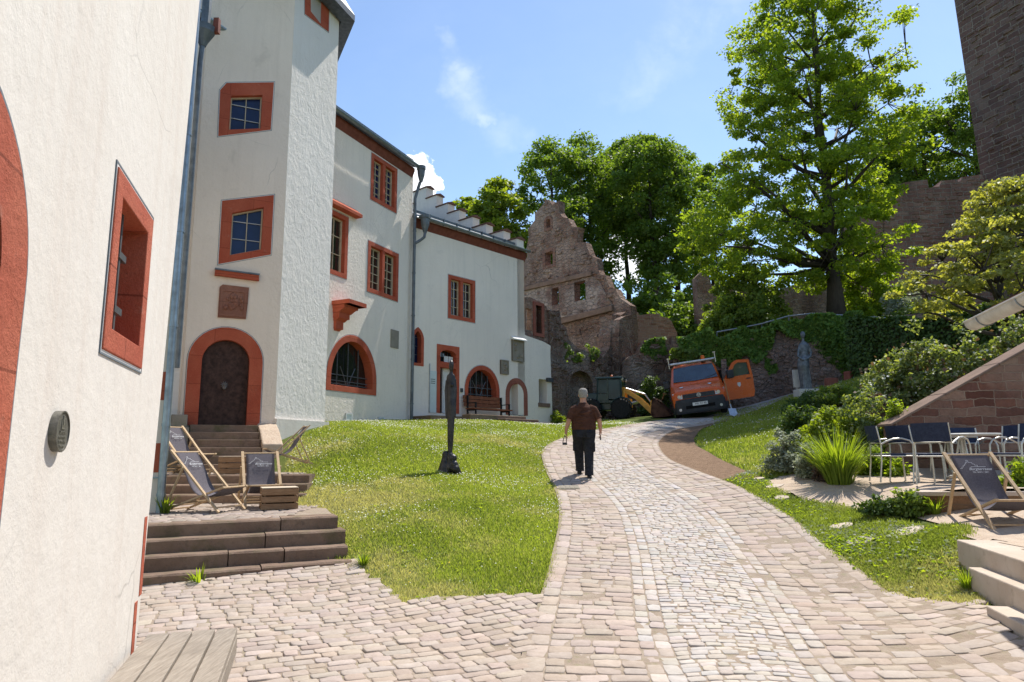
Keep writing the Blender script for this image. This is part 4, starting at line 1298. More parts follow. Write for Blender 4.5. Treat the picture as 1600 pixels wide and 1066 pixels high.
painted(m, TR, win_r_o, 2, 3)
m.build('wall', [M['plaster_tower'], M['plaster_rough'], M['line_grey'], M['line_white']], TW)
m = MB()     # low plinth under the rough side
m.fbox(TR, -.02, TW_W + .1, -.2, .07, 1.2, TR.px(470, 657)[1])
m.build('plinth', M['plaster_near'], TW)
def skewed_window(parent, fr, o, i, glass='glass_blue', cols=2, rows=3, name='window'):
    m = MB().ring(fr, o, i, -.2, .015)
    w_ = m.build('window', M['red'], parent, bevel=.006)
    m = MB().ring(fr, i, grow(i, -.03), -.18, -.10)
    xs_ = [p[0] for p in i]; zs_ = [p[1] for p in i]
    s0, s1, z0, z1 = min(xs_), max(xs_), min(zs_), max(zs_)
    bot = lambda s: i[0][1] + (i[-1][1] - i[0][1]) * (s - i[0][0]) / (i[-1][0] - i[0][0])
    top = lambda s: i[-3][1] + (i[-2][1] - i[-3][1]) * (s - i[-3][0]) / (i[-2][0] - i[-3][0])
    for k in range(1, cols):
        s = s0 + (s1 - s0) * k / cols
        m.fbox(fr, s - .009, s + .009, -.15, -.115, bot(s) + .015, top(s) - .015)
    m.build('frame', M['casement'], w_)
    for k in range(1, rows):
        z = z0 + (z1 - z0) * k / rows + .02
        MB().fbox(fr, s0 + .035, s1 - .035, -.148, -.122, z - .006, z + .006).build('lead_bar', M['casement_white'], w_)
    MB().panel(fr, grow(i, .01), (), -.155, -.175).build('pane', M[glass], w_)
    return w_
skewed_window(TW, TF, win_lo_o, win_lo_i)
skewed_window(TW, TF, win_hi_o, win_hi_i)
skewed_window(TW, TR, win_r_o, win_r_i)
m = MB().ring(TF, door_out, door_in, -.3, .03)
sur = m.build('door_surround', M['red'], TW, bevel=.012)
m = MB().panel(TF, grow(door_in, -.004), (), -.12, -.2)
dc = (ds0 + ds1) / 2
dr_ = m.build('door', M['door_wood'], TW)
m = MB()      # diamond boarding nailed on the leaf
zc_ = (dzb + dzt) / 2 - .05
for k in range(-9, 10):
    for sg in (-1, 1):
        z0_ = zc_ + k * .13
        a = (dc + sg * .012, z0_); b = (dc + sg * (ds1 - ds0) / 2 * .96, z0_ + sg * .0 - .30)
        if b[1] < dzb + .02 or a[1] > dzt - .12 or math.hypot(b[0] - dc, max(0, b[1] + .03 - (dzt - (ds1 - ds0) / 2))) > (ds1 - ds0) / 2 - .02: continue
        m.bar(TF.P(a[0], -.116, a[1]), TF.P(b[0], -.116, b[1]), .105, .016, TF.n)
m.build('boarding', M['door_wood'], dr_)
m = MB()
for k in range(10):
    a = 2 * math.pi * k / 10
    m.tube([TF.P(dc, -.09, zc_), TF.P(dc + .05 * math.cos(a), -.085, zc_ + .05 * math.sin(a)), TF.P(dc + .08 * math.cos(a), -.09, zc_ + .08 * math.sin(a))], [.012, .014, .004], 6)
m.blob(TF.P(dc, -.08, zc_), .03, 2)
m.lathe([(.035, -.012), (.045, 0), (.035, .012), (.03, 0)], TF.P(dc, -.07, zc_ - .06), 14, 'Y')
m.build('door_knocker', M['stud'], dr_)
# carved relief, sloping rain ledge over it
m = MB()
rl = pxpoly(TF, ((340, 496), (343, 449), (348, 445), (389, 450), (387, 475), (384, 499)))
m.panel(TF, rl, (), .035, -.05)
rs0, rs1, rz0, rz1 = rl[0][0], rl[4][0], rl[0][1], rl[1][1]
rc, rzc = (rs0 + rs1) / 2, (rz0 + rz1) / 2
m.ring(TF, rect_pts(rs0 + .03, rs1 - .03, rz0 + .04, rz1 - .04), rect_pts(rs0 + .075, rs1 - .075, rz0 + .085, rz1 - .085), 0, .055)
for k in range(26):
    a = random.uniform(0, 6.28); q = random.uniform(.03, .2)
    m.blob(TF.P(rc + q * math.cos(a) * 1.0, .035, rzc + q * math.sin(a) * 1.1), random.uniform(.025, .055), 1, .1, (1, 1, 1.3))
m.lathe([(.001, -.02), (.09, -.01), (.12, 0), (.09, .02), (.001, .04)], TF.P(rc, .03, rzc), 16, 'Y')
m.build('carved_relief', M['relief'], TW)
m = MB()
lg = pxpoly(TF, ((335, 431), (336, 423), (404, 432), (404, 440)))
m.panel(TF, lg, (), .10, -.02)
m.cur = 1
m.panel(TF, [lg[1], (lg[1][0] - .01, lg[1][1] + .035), (lg[2][0] + .02, lg[2][1] + .035), lg[2]], (), .13, -.02)
m.build('rain_ledge', [M['red'], M['zinc_dark']], TW)
# octagonal roof
m = MB()
ctr = ST_LOC
ring0 = [ctr + (tv[k] - ctr) * 1.17 for k in range(8)]
ring1 = [ctr + (tv[k] - ctr) * 1.02 for k in range(8)]
pts = [(p.x, p.y, tw_z1 - .02) for p in ring0] + [(p.x, p.y, tw_z1 + .16) for p in ring0] + [(ctr.x, ctr.y, tw_z1 + 5)] + [(p.x, p.y, tw_z1 - .06) for p in ring1]
fs = []
for k in range(8):
    j = (k + 1) % 8
    fs += [(k, j, 8 + j, 8 + k), (8 + k, 8 + j, 16), (17 + k, 17 + j, j, k)]
m.add(pts, fs)
m.build('roof', M['slate'], TW)
# rainwater head and pipe of the roof behind, left of the tower
hp = at(318, 50, 12.0)
HD = thing('rainwater_head', 'grey rainwater head and pipe high up between house and tower', 'rainwater head', (hp.x, hp.y, hp.z))
m = MB()
m.lathe([(.06, -.30), (.09, -.22), (.20, -.02), (.21, .10), (.17, .10), (.16, .02)], hp, 12)
m.build('head', M['zinc_dark'], HD)
m = MB().tube([hp + V((0, 0, -.25)), hp + V((-.02, 0, -.6)), hp + V((-.05, .0, -6.5))], .05, 10)
m.build('pipe', M['zinc_dark'], HD)
m = MB().tube([hp + V((.02, 0, .06)), hp + V((.02, .02, .4)), hp + V((.0, .05, 1.6))], .085, 10)
m.build('upper_pipe', M['zinc_dark'], HD)
m = MB().box(hp + V((.22, .06, .16)), (.1, .1, .3))
m.build('bracket', M['redwood'], HD)
# ------------------------------------------------------------------ the long white house: two fronts meeting at an inner corner
CX, CY = -3.47, 23.0
F1, F2 = Fr(CX, CY, 24), Fr(CX, CY, 42)
H1 = thing('white_house', 'white house with red framed windows beside the stair tower', 'house', (-6, 20, 2.4))
H2 = thing('gabled_house', 'lower white house with stepped gable beyond the drainpipe', 'house', (0, 26, 2.8))
e1 = F1.px(650, 268)[1]
e2 = F2.px(735, 369)[1]
def rect_win(fr, x0, y0, x1, y1):
    s0, s1, z0, z1 = fr.rect(x0, y0, x1, y1)
    return s0, s1, z0, z1
# front 1
w_up = rect_win(F1, 579, 241 + 10, 620, 323)       # left, top, right, bottom
w_lo = rect_win(F1, 574, 386, 622, 464)
w_lf = rect_win(F1, 508, 331, 543, 431)
ar_s0, ar_s1 = F1.px(510, 570)[0], F1.px(588, 580)[0]
ar_zb, ar_zt = F1.px(549, 614)[1], F1.px(548, 523)[1]
arch1_o = arch_pts(ar_s0, ar_s1, ar_zb, ar_zt - (ar_s1 - ar_s0) * .56, 20, rise=(ar_s1 - ar_s0) * .56)
bwid = .2
arch1_i = arch_pts(ar_s0 + bwid, ar_s1 - bwid, ar_zb + .17, ar_zt - (ar_s1 - ar_s0) * .56, 20, rise=(ar_s1 - ar_s0) * .56 - bwid)
def inner(w_, g=.14): return (w_[0] + g, w_[1] - g, w_[2] + g, w_[3] - g)
Zb = 1.6
m = MB()
m.panel(F1, rect_pts(-11, 0, Zb, e1), [rect_pts(*inner(w_up, .11)), rect_pts(*inner(w_lo, .11)), rect_pts(*inner(w_lf, .11)), grow(arch1_i, .03)], 0, -.4)
m.fbox(F1, -11, -10.6, -9, -.403, Zb, e1)
m.fbox(F1, -.4, -.0, -9, -.403, Zb, e1)
m.fbox(F1, -10.597, -.403, -9, -8.6, Zb, e1)
for w_ in (w_up, w_lo, w_lf): painted(m, F1, rect_pts(*w_), 1, 2, w1=.012, w2=.010)
painted(m, F1, arch1_o, 1, 2, w1=.012, w2=.010)
m.build('wall', [M['plaster_house'], M['line_grey'], M['line_white']], H1)
def cross_window(parent, fr, w_, glass, rows=5, label=None, mull=True):
    s0, s1, z0, z1 = w_
    i = inner(w_)
    m = MB().ring(fr, rect_pts(*w_), rect_pts(*i), -.22, .02)
    sm = (s0 + s1) / 2
    if mull: m.fbox(fr, sm - .07, sm + .07, -.20, .008, i[2], i[3])
    wn_ = m.build('window', M['red'], parent, bevel=.008)
    spans = ((i[0], sm - .07), (sm + .07, i[1])) if mull else ((i[0], i[1]),)
    for a, b in spans:
        m = MB().ring(fr, rect_pts(a, b, i[2], i[3]), rect_pts(a + .045, b - .045, i[2] + .045, i[3] - .045), -.17, -.11)
        x = (a + b) / 2
        m.fbox(fr, x - .012, x + .012, -.155, -.12, i[2] + .045, i[3] - .045)
        for k in range(1, rows):
            z = i[2] + (i[3] - i[2]) * k / rows
            m.fbox(fr, a + .045, b - .045, -.153, -.124, z - .011, z + .011)
        m.build('frame', M['casement'], wn_)
        MB().fbox(fr, a + .01, b - .01, -.165, -.158, i[2] + .01, i[3] - .01).build('pane', M[glass], wn_)
    return wn_
cross_window(H1, F1, w_up, 'glass_blue', 6)
cross_window(H1, F1, w_lo, 'glass_dark', 5)
cross_window(H1, F1, w_lf, 'glass_dark', 3, mull=False)
def arched_window(parent, fr, o, i, s0, s1, zb, zt, bars=4):
    m = MB().ring(fr, o, i, -.3, .02)
    wn_ = m.build('arched_window', M['red'], parent, bevel=.01)
    MB().panel(fr, grow(i, .01), (), -.26, -.28).build('pane', M['glass_dark'], wn_)
    m = MB()
    g = [p for p in i]
    zs_ = i[1][1]
    for k in range(1, bars):
        s = s0 + (s1 - s0) * k / bars
        c_, hw = (s0 + s1) / 2, (s1 - s0) / 2
        zt_ = zs_ + (zt - zs_) * math.sqrt(max(0, 1 - ((s - c_) / hw) ** 2)) - .02
        m.fbox(fr, s - .014, s + .014, -.2, -.172, zb, zt_)
    for z in (zb + (zs_ - zb) * .33, zb + (zs_ - zb) * .75, zs_ + .12):
        m.fbox(fr, s0 + .02, s1 - .02, -.194, -.18, z - .013, z + .013)
    c_ = (s0 + s1) / 2
    for sg in (-1, 1):     # tracery of two curved branches
        m.tube([fr.P(c_, -.185, zs_ - .3), fr.P(c_ + sg * .18, -.185, zs_ + .1), fr.P(c_ + sg * .36, -.185, zs_ + .38)], .014, 6)
    m.build('grille', M['iron_grey'], wn_)
    return wn_
arched_window(H1, F1, arch1_o, arch1_i, ar_s0 + bwid, ar_s1 - bwid, ar_zb + .17, ar_zt - bwid)
# hood over the left window, corbel below it
m = MB()
hs0, hz_ = F1.px(505, 312)[0], F1.px(520, 318)[1]
hs1 = F1.px(557, 326)[0]
m.add([F1.P(s, d, z) for s in (hs0, hs1) for d, z in ((0, hz_ - .12), (.24, hz_ - .12), (.24, hz_ - .03), (0, hz_ + .16))], [(0, 1, 5, 4), (1, 2, 6, 5), (2, 3, 7, 6), (0, 4, 7, 3), (0, 3, 2, 1), (4, 5, 6, 7)])
m.build('window_hood', M['red'], H1)
m = MB()
cs0, cs1 = F1.px(505, 475)[0], F1.px(550, 480)[0]
cz0, cz1 = F1.px(520, 516)[1], F1.px(525, 472)[1]
prof = [(.0, cz0), (.10, cz0 + .05), (.10, cz0 + .28), (.22, cz0 + .36), (.22, cz0 + .52), (.42, cz0 + .64), (.42, cz0 + .80), (.62, cz1 - .12), (.62, cz1)]
for k in range(len(prof) - 1):
    (a, za), (b, zb_) = prof[k], prof[k + 1]
    wd = .18 + .45 * (k / 7)
    m.add([F1.P(s, d, z) for s in ((cs0 + cs1) / 2 - .1 - wd * .3, (cs0 + cs1) / 2 - .1 + wd) for d, z in ((0, za), (max(a, .02), za), (max(b, .02), zb_), (0, zb_))], [(0, 1, 5, 4), (1, 2, 6, 5), (2, 3, 7, 6), (0, 4, 7, 3), (0, 3, 2, 1), (4, 5, 6, 7)])
m.build('stone_corbel', M['red'], H1)
# grey stone tablet and small white fittings on the wall
m = MB()
t = F1.rect(610, 516, 622, 544)
m.fbox(F1, t[0], t[1], -.02, .03, t[2], t[3])
single(m, 'stone_tablet', M['slab'], 'small grey stone tablet on the wall left of the corner drainpipe', 'tablet', F1.P(t[0], 0, t[2]))
for k, (x0, y0, x1, y1, lab) in enumerate(((539, 646, 549, 660, 'white wall box low on the house beside the rough tower side'), (590, 652, 599, 662, 'white wall box low on the house nearest the corner drainpipe'))):
    t = F1.rect(x0, y0, x1, y1)
    m = MB().fbox(F1, t[0], t[1], -.02, .03, t[2], t[3])
    m.ring(F1, rect_pts(*t), rect_pts(t[0] + .03, t[1] - .03, t[2] + .03, t[3] - .03), .0, .045)
    single(m, 'wall_box', M['ivory'], lab, 'wall box', F1.P(t[0], 0, t[2]), 'white boxes low on the house wall')
# eaves, gutter, snow guard, roof of front 1
def eaves(parent, fr, s0, s1, ze, pitch, depth, over=.16, guard=True):
    m = MB()
    m.add([fr.P(s, d, z) for s in (s0, s1) for d, z in ((-.01, ze - .36), (over * .62, ze - .10), (over * .62, ze - .003), (-.01, ze - .003))], [(0, 1, 5, 4), (1, 2, 6, 5), (2, 3, 7, 6), (0, 4, 7, 3), (0, 3, 2, 1), (4, 5, 6, 7)])
    m.build('eave_boards', M['redwood'], parent)
    t_ = math.tan(R(pitch))
    m = MB()
    m.add([fr.P(s, d, z) for s in (s0, s1) for d, z in ((over, ze + .02), (over, ze + .10), (-depth, ze + .10 + t_ * (depth + over)), (-depth, ze + .02 + t_ * (depth + over)))], [(0, 1, 5, 4), (1, 2, 6, 5), (2, 3, 7, 6), (0, 4, 7, 3), (0, 3, 2, 1), (4, 5, 6, 7)])
    m.add([fr.P(s, d, z) for s in (s0, s1) for d, z in ((-depth - .003, ze + .10 + t_ * (depth + over)), (-depth * 2, ze + .1), (-depth * 2, ze), (-depth - .003, ze + .02 + t_ * (depth + over)))], [(0, 1, 5, 4), (1, 2, 6, 5), (2, 3, 7, 6), (0, 4, 7, 3), (0, 3, 2, 1), (4, 5, 6, 7)])
    m.build('roof', M['slate'], parent)
    m = MB()
    n = 8
    prof = [(over + .10 + .085 * math.cos(a), ze + .045 + .085 * math.sin(a)) for a in [math.pi + math.pi * i / n for i in range(n + 1)]]
    prof += [(over + .10 + .07 * math.cos(a), ze + .045 + .07 * math.sin(a)) for a in [2 * math.pi - math.pi * i / n for i in range(n + 1)]]
    k = len(prof)
    m.add([fr.P(s, d, z) for s in (s0, s1) for d, z in prof], [(i, (i + 1) % k, k + (i + 1) % k, k + i) for i in range(k)] + [tuple(range(k))[::-1], tuple(range(k, 2 * k))])
    gt = m.build('gutter', M['zinc'], parent)
    if guard:
        m = MB()
        d_ = over - .12
        zb_ = ze + .1 + t_ * .12
        L = s1 - s0
        for i in range(int(L / .115)):
            s = s0 + i * .115
            m.fbox(fr, s, s + .022, d_ - .006, d_ + .006, zb_ - .02, zb_ + .17)
        m.fbox(fr, s0, s1, d_ - .01, d_ + .01, zb_ + .17, zb_ + .19)
        m.fbox(fr, s0, s1, d_ - .01, d_ + .01, zb_ + .04, zb_ + .058)
        m.build('snow_guard', M['zinc_dark'], parent)
eaves(H1, F1, -11, -.05, e1, 17, 4.5)
# corner downpipe with its rainwater heads
m = MB()
px_ = F1.P(-.10, .16, 0)
m.tube([px_ + V((0, 0, 2.62)), px_ + V((0, 0, e1 - 1.15)), F1.P(.0, .22, e1 - .72), F1.P(.02, .28, e1 - .52)], .055, 12)
for z in np.arange(3.2, e1 - 1.4, 1.5): m.lathe([(.055, -.02), (.066, -.02), (.066, .02), (.055, .02)], px_ + V((0, 0, z)), 12)
h = F1.P(.05, .30, e1 - .1)
m.lathe([(.055, -.40), (.08, -.32), (.125, -.14), (.14, .04), (.16, .06), (.16, .18), (.13, .18), (.11, .0)], h, 10)
m.build('downpipe', M['zinc_dark'], H1)

# ---- front 2
s_end = F2.px(819, 470)[0]
s_low = F2.px(862, 600)[0]
z_ext0, z_ext1 = F2.px(822, 524)[1], F2.px(858, 540)[1]
w2 = rect_win(F2, 700, 434, 742, 501)
gw_s0, gw_s1 = F2.px(643, 545)[0], F2.px(662, 545)[0]
gw_zb, gw_zt = F2.px(655, 572)[1], F2.px(652, 511)[1]
goth_o = arch_pts(gw_s0, gw_s1, gw_zb, gw_zt - (gw_s1 - gw_s0) * .8, 12, 'pointed', (gw_s1 - gw_s0) * .8)
goth_i = arch_pts(gw_s0 + .1, gw_s1 - .12, gw_zb + .1, gw_zt - (gw_s1 - gw_s0) * .8, 12, 'pointed', (gw_s1 - gw_s0) * .8 - .14)
dr2_o = F2.rect(682, 540, 717, 646)
dr2 = (dr2_o[0] + .15, dr2_o[1] - .15, dr2_o[2], F2.px(697, 575)[1])
tr2_s, tr2_z0, tr2_z1 = (dr2[0], dr2[1]), F2.px(697, 566)[1], F2.px(697, 547)[1]
a2_s0, a2_s1 = F2.px(726, 600)[0], F2.px(780, 610)[0]
a2_zb, a2_zt = F2.px(752, 634)[1], F2.px(752, 571)[1]
rise2 = (a2_s1 - a2_s0) * .52
arch2_o = arch_pts(a2_s0, a2_s1, a2_zb, a2_zt - rise2, 20, rise=rise2)
arch2_i = arch_pts(a2_s0 + .17, a2_s1 - .17, a2_zb + .02, a2_zt - rise2, 20, rise=rise2 - .17)
sd_s0, sd_s1 = F2.px(790, 620)[0], F2.px(824, 630)[0]
sd_zb, sd_zt = F2.px(808, 649)[1], F2.px(807, 591)[1]
rise3 = (sd_s1 - sd_s0) * .5
sd_o = arch_pts(sd_s0, sd_s1, sd_zb, sd_zt - rise3, 16, rise=rise3)
sd_i = arch_pts(sd_s0 + .22, sd_s1 - .22, sd_zb, sd_zt - rise3, 16, rise=rise3 - .22)
nt_ = F2.rect(842, 593, 855, 630)
tr_arch = arch_pts(tr2_s[0], tr2_s[1], tr2_z0, tr2_z1 - .18, 10, rise=.18)
m = MB()
z_base = 2.2
ext = [(0, z_base), (s_low + .02, z_base), (s_low, (z_base + z_ext1) / 2), (s_low - .06, z_ext1 - .4), (s_low - .03, z_ext1), (s_low - .5, z_ext1 + .12), (s_end + .02, z_ext0), (s_end, z_ext0 + .3), (s_end, e2), (0, e2)]
m.panel(F2, ext, [rect_pts(*inner(w2, .11)), grow(goth_i, .03), rect_pts(dr2[0] - .03, dr2[1] + .03, dr2[2], tr2_z1 + .03), grow(arch2_i, .03), grow(sd_i, .03, False), rect_pts(*nt_)], 0, -.45)
m.fbox(F2, .0, .4, -11, -.453, z_base, e2)
m.fbox(F2, .403, s_end - .403, -11, -10.6, z_base, e2)
for o in (rect_pts(*w2), ): painted(m, F2, o, 1, 2, w1=.012, w2=.010)
painted(m, F2, arch2_o, 1, 2, w1=.012, w2=.010, bottom=False)
# weathered black runs under the broken top are real dirt streaks: small dark patches 3 mm proud
m.cur = 0
m.build('wall', [M['plaster_gable'], M['line_grey'], M['line_white']], H2)
cross_window(H2, F2, w2, 'glass_dark', 4)
m = MB().ring(F2, goth_o, goth_i, -.3, .02)
gw = m.build('pointed_window', M['red'], H2, bevel=.008)
MB().panel(F2, grow(goth_i, .01), (), -.2, -.22).build('pane', M['glass_blue'], gw)
m = MB()
gc = (gw_s0 + gw_s1) / 2
m.fbox(F2, gc - .012, gc + .012, -.19, -.165, gw_zb + .1, gw_zt - .25)
for k in range(1, 5):
    z = gw_zb + .1 + k * .3
    m.fbox(F2, gw_s0 + .11, gw_s1 - .13, -.188, -.17, z, z + .016)
m.build('lead_bar', M['iron_grey'], gw)
# doorway with grilled light above, one leaf open
m = MB()
m.panel(F2, rect_pts(*dr2_o), [rect_pts(dr2[0], dr2[1], dr2[2], dr2[3])[::-1], tr_arch[::-1]], .025, -.32)
ds = m.build('door_surround', M['red'], H2)
m = MB()
for k in range(1, 6):
    s = tr2_s[0] + (tr2_s[1] - tr2_s[0]) * k / 6
    m.fbox(F2, s - .012, s + .012, -.2, -.176, tr2_z0, tr2_z1 - .03)
m.build('door_grille', M['iron'], ds)
MB().fbox(F2, tr2_s[0] - .02, tr2_s[1] + .02, -.27, -.25, tr2_z0 - .02, tr2_z1 + .02).build('pane', M['glass_dark'], ds)
m = MB()
m.panel(F2, rect_pts(dr2[0] + (dr2[1] - dr2[0]) * .36, dr2[1] - .01, dr2[2] + .02, dr2[3] - .01), (), -.16, -.21)
for k in range(2):
    for q in range(3):
        a = dr2[0] + (dr2[1] - dr2[0]) * (.42 + .29 * k); z = dr2[2] + .15 + q * .68
        m.fbox(F2, a, a + .2, -.165, -.14, z, z + .55)
m.build('door', M['white_door'], H2)
MB().fbox(F2, dr2[0] - .02, dr2[1] + .02, -1.6, -1.55, dr2[2] - .2, dr2[3] + .1).build('hall_shade_back', M['dark'], H2)  # near-black sheet, the shade of the hall put into its colour
arched_window(H2, F2, arch2_o, arch2_i, a2_s0 + .17, a2_s1 - .17, a2_zb + .02, a2_zt - .17, 5)
m = MB().ring(F2, sd_o, sd_i, -.5, .02)
so = m.build('side_door_surround', M['redbrick'], H2, bevel=.01)
m = MB().panel(F2, grow(sd_i, .01), (), -.36, -.42)
for k in range(1, 7):
    s = sd_s0 + .22 + (sd_s1 - sd_s0 - .44) * k / 7
    m.fbox(F2, s - .006, s + .006, -.362, -.352, sd_zb, sd_zt - rise3)
sdd = m.build('side_door', M['white_door'], H2)
m = MB().fbox(F2, sd_s0 + .26, sd_s0 + .34, -.36, -.31, sd_zb + .85, sd_zb + 1.12)
m.build('door_lock', M['iron'], sdd)
m = MB()
m.fbox(F2, nt_[0] - .06, nt_[1] + .12, -.3, .06, nt_[2] - .16, nt_[2] - .003)
m.build('niche_sill', M['coping'], H2)
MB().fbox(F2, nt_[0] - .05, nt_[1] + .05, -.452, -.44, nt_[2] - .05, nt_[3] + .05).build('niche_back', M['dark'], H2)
# lights, box, glass panel
t = F2.rect(853, 591, 860, 597)
single(MB().fbox(F2, t[0], t[1] + .05, 0, .12, t[2], t[3]), 'flood_light', M['grey_fitting'], 'small dark lamp box above the narrow opening at the house end', 'lamp', F2.P(t[0], 0, t[2]))
t = F2.rect(719, 607, 722, 613)
m = MB().fbox(F2, t[0], t[1], 0, .06, t[2], t[3])
m.fbox(F2, t[0] + .02, t[1] - .02, .06, .07, t[2] + .12, t[3] - .03)
single(m, 'door_bell', M['grey_fitting'], 'small black box on the wall right of the red doorway', 'bell box', F2.P(t[0], 0, t[2]))
t = F2.rect(671, 580, 681, 645)
m = MB().fbox(F2, t[0], t[1], .01, .035, t[2], t[3])
gp_ = thing('notice_panel', 'tall pale glass notice panel on the wall left of the red doorway', 'notice panel', F2.P(t[0], 0, t[2]))
m.build('panel', M['panel_glass'], gp_)
m = MB().fbox(F2, t[0] - .03, t[0] - .004, .0, .045, t[2], t[3] + .25)
m.build('post', M['steel'], gp_)
m = MB()
for k in range(3): m.fbox(F2, t[0] + .02, t[0] + .22, .037, .041, t[3] - .3 - k * .07, t[3] - .28 - k * .07)
m.build('lettering', M['black_print'], gp_)
# memorial slabs
for k, (x0, y0, x1, y1, nm, lab, roofed) in enumerate(((799, 532, 817, 565, 'memorial_slab', 'large dark carved memorial slab with pale ledge on the white wall', True), (781, 563, 793, 585, 'memorial_slab', 'small grey memorial slab on the wall above the white side door', False))):
    t = F2.rect(x0, y0, x1, y1)
    o = thing(nm, lab, 'memorial slab', F2.P(t[0], 0, t[2]))
    m = MB().fbox(F2, t[0], t[1], -.02, .06, t[2], t[3])
    m.ring(F2, rect_pts(*t), rect_pts(t[0] + .05, t[1] - .05, t[2] + .05, t[3] - .05), 0, .085)
    for q in range(9):
        m.blob(F2.P(random.uniform(t[0] + .15, t[1] - .15), .055, random.uniform(t[2] + .15, t[3] - .15)), random.uniform(.04, .09), 1, .15)
    m.build('slab', M['slab'], o)
    if roofed:
        m = MB().add([F2.P(s, d, z) for s in (t[0] - .05, t[1] + .06) for d, z in ((0, t[3]), (.2, t[3] - .02), (.2, t[3] + .02), (0, t[3] + .14))], [(0, 1, 5, 4), (1, 2, 6, 5), (2, 3, 7, 6), (0, 4, 7, 3), (0, 3, 2, 1), (4, 5, 6, 7)])
        m.build('ledge', M['line_white'], o)
# stepped gable at the far end; it runs away from the front
SG = Fr(*F2.P(s_end, 0, 0).xy, -48)
xs_p = [821, 797, 770, 749, 728, 710, 692, 676, 655]
ys_p = [379, 368, 357, 346, 335, 325, 312, 301]
ss_ = [0.0] + [SG.px(x, 350)[0] for x in xs_p[1:]]
zz_ = [SG.px((xs_p[i] + xs_p[i + 1]) / 2, ys_p[i])[1] for i in range(8)]
half = (ss_[7] + ss_[8]) / 2
right_ = []
for i in range(8):
    right_ += [(ss_[i], zz_[i]), (ss_[i + 1], zz_[i])]
prof = right_[:-1] + [(2 * half - s, z) for s, z in right_[:-1][::-1]]
m = MB().panel(SG, [(prof[0][0], z_base)] + prof + [(prof[-1][0], z_base)], (), 0, -.42)
sg_ = m.build('stepped_gable', M['plaster_gable'], H2)
m = MB()
for i in range(8):
    for mir in (0, 1):
        a, b = ss_[i], ss_[i + 1]
        if mir:
            if i == 7: continue
            a, b = 2 * half - b, 2 * half - a
        z = zz_[i]
        m.add([SG.P(s, d, zz) for s in (a - .06, b + .02) for d, zz in ((.06, z + .003), (-.48, z + .003), (-.48, z + .04), (-.21, z + .13), (.06, z + .04))], [(0, 1, 6, 5), (1, 2, 7, 6), (2, 3, 8, 7), (3, 4, 9, 8), (4, 0, 5, 9), (0, 4, 3, 2, 1), (5, 6, 7, 8, 9)])
m.build('gable_coping', M['tile'], sg_)
rise_ = (zz_[7] - 1.15 - e2) 
pit = math.degrees(math.atan2(rise_, half + .16))
eaves(H2, F2, 0.05, s_end + .08, e2, pit, half, guard=False)
m = MB()
t_ = math.tan(R(pit))
m.fbox(F2, .1, s_end - .3, -.12, -.09, e2 + .28, e2 + .36)
for k in range(9):
    s = .2 + k * (s_end - .6) / 8
    m.fbox(F2, s, s + .03, -.12, -.05, e2 + .1, e2 + .36)
m.build('snow_guard', M['zinc_dark'], H2)
h = F2.P(.28, .36, e2 - .12)
m = MB().lathe([(.055, -.46), (.08, -.38), (.145, -.15), (.16, .05), (.18, .07), (.18, .18), (.15, .18), (.13, .0)], h, 10)
m.tube([h + V((0, 0, -.45)), h + V((-.02, -.04, -.62)), (h * .55 + px_ * .45) * 1.0 + V((0, 0, (h.z - .74) - h.z * .55)), V((px_.x + .04, px_.y - .01, h.z - .86))], .05, 10)
m.build('rainwater_head', M['zinc_dark'], H2)
# wooden bench before the arched window, stone terrace edge and steps
bp = F2.px(760, 637)
BN = thing('garden_bench', 'brown slatted bench against the wall below the arched cellar window', 'bench', tuple(F2.P(bp[0], .6, 2.9)))
bs0, bs1 = F2.px(735, 636, .5)[0], F2.px(795, 640, .5)[0]
bz = F2.px(765, 640, .55)[1]
m = MB()
for k in range(4): m.fbox(F2, bs0, bs1, .25 + k * .115, .35 + k * .115, bz - .02, bz + .025)
m.build('seat', M['red_seat'], BN)
m = MB()
for k in range(3): m.fbox(F2, bs0, bs1 - .05, .16 - k * .03, .2 - k * .03, bz + .10 + k * .14, bz + .22 + k * .14)
m.build('backrest', M['red_seat'], BN)
for s in (bs0 + .12, bs1 - .14):
    m = MB()
    m.fbox(F2, s, s + .05, .60, .65, bz - .45, bz + .2)
    m.fbox(F2, s, s + .05, .18, .24, bz - .45, bz + .5)
    m.fbox(F2, s, s + .05, .2, .66, bz + .2, bz + .23)
    m.fbox(F2, s, s + .05, .25, .6, bz - .07, bz - .023)
    m.build('side_frame', M['iron'], BN)
TS = thing('terrace_steps', 'low dark stone terrace edge and steps along the white house front', 'steps', (0, 25, 2.8))
def pl(x, y, d): 
    s, z = F2.px(x, y, d)
    return s, z
zt_ = pl(700, 650, 1.0)[1]
m = MB()
m.panel(F2, [(.1, 2.0), (s_low * .62, 2.0), (s_low * .62, zt_), (.1, zt_)], (), 1.0, .004)
m.build('terrace', M['step'], TS)
for k, (x0, x1, y, d) in enumerate(((735, 822, 649, 1.35), (790, 842, 655, 1.75), (806, 866, 660, 2.15), (822, 884, 666, 2.55))):
    s0, z = pl(x0, y - 3, d)
    s1 = pl(x1, y + 3, d)[0]
    z = (pl(x0, y - 2, d)[1] + pl(x1, y + 2, d)[1]) / 2
    m = MB().fbox(F2, s0, s1, d - .42, d, z - 1.0, z)
    m.build('step', M['step'], TS, bevel=.02)
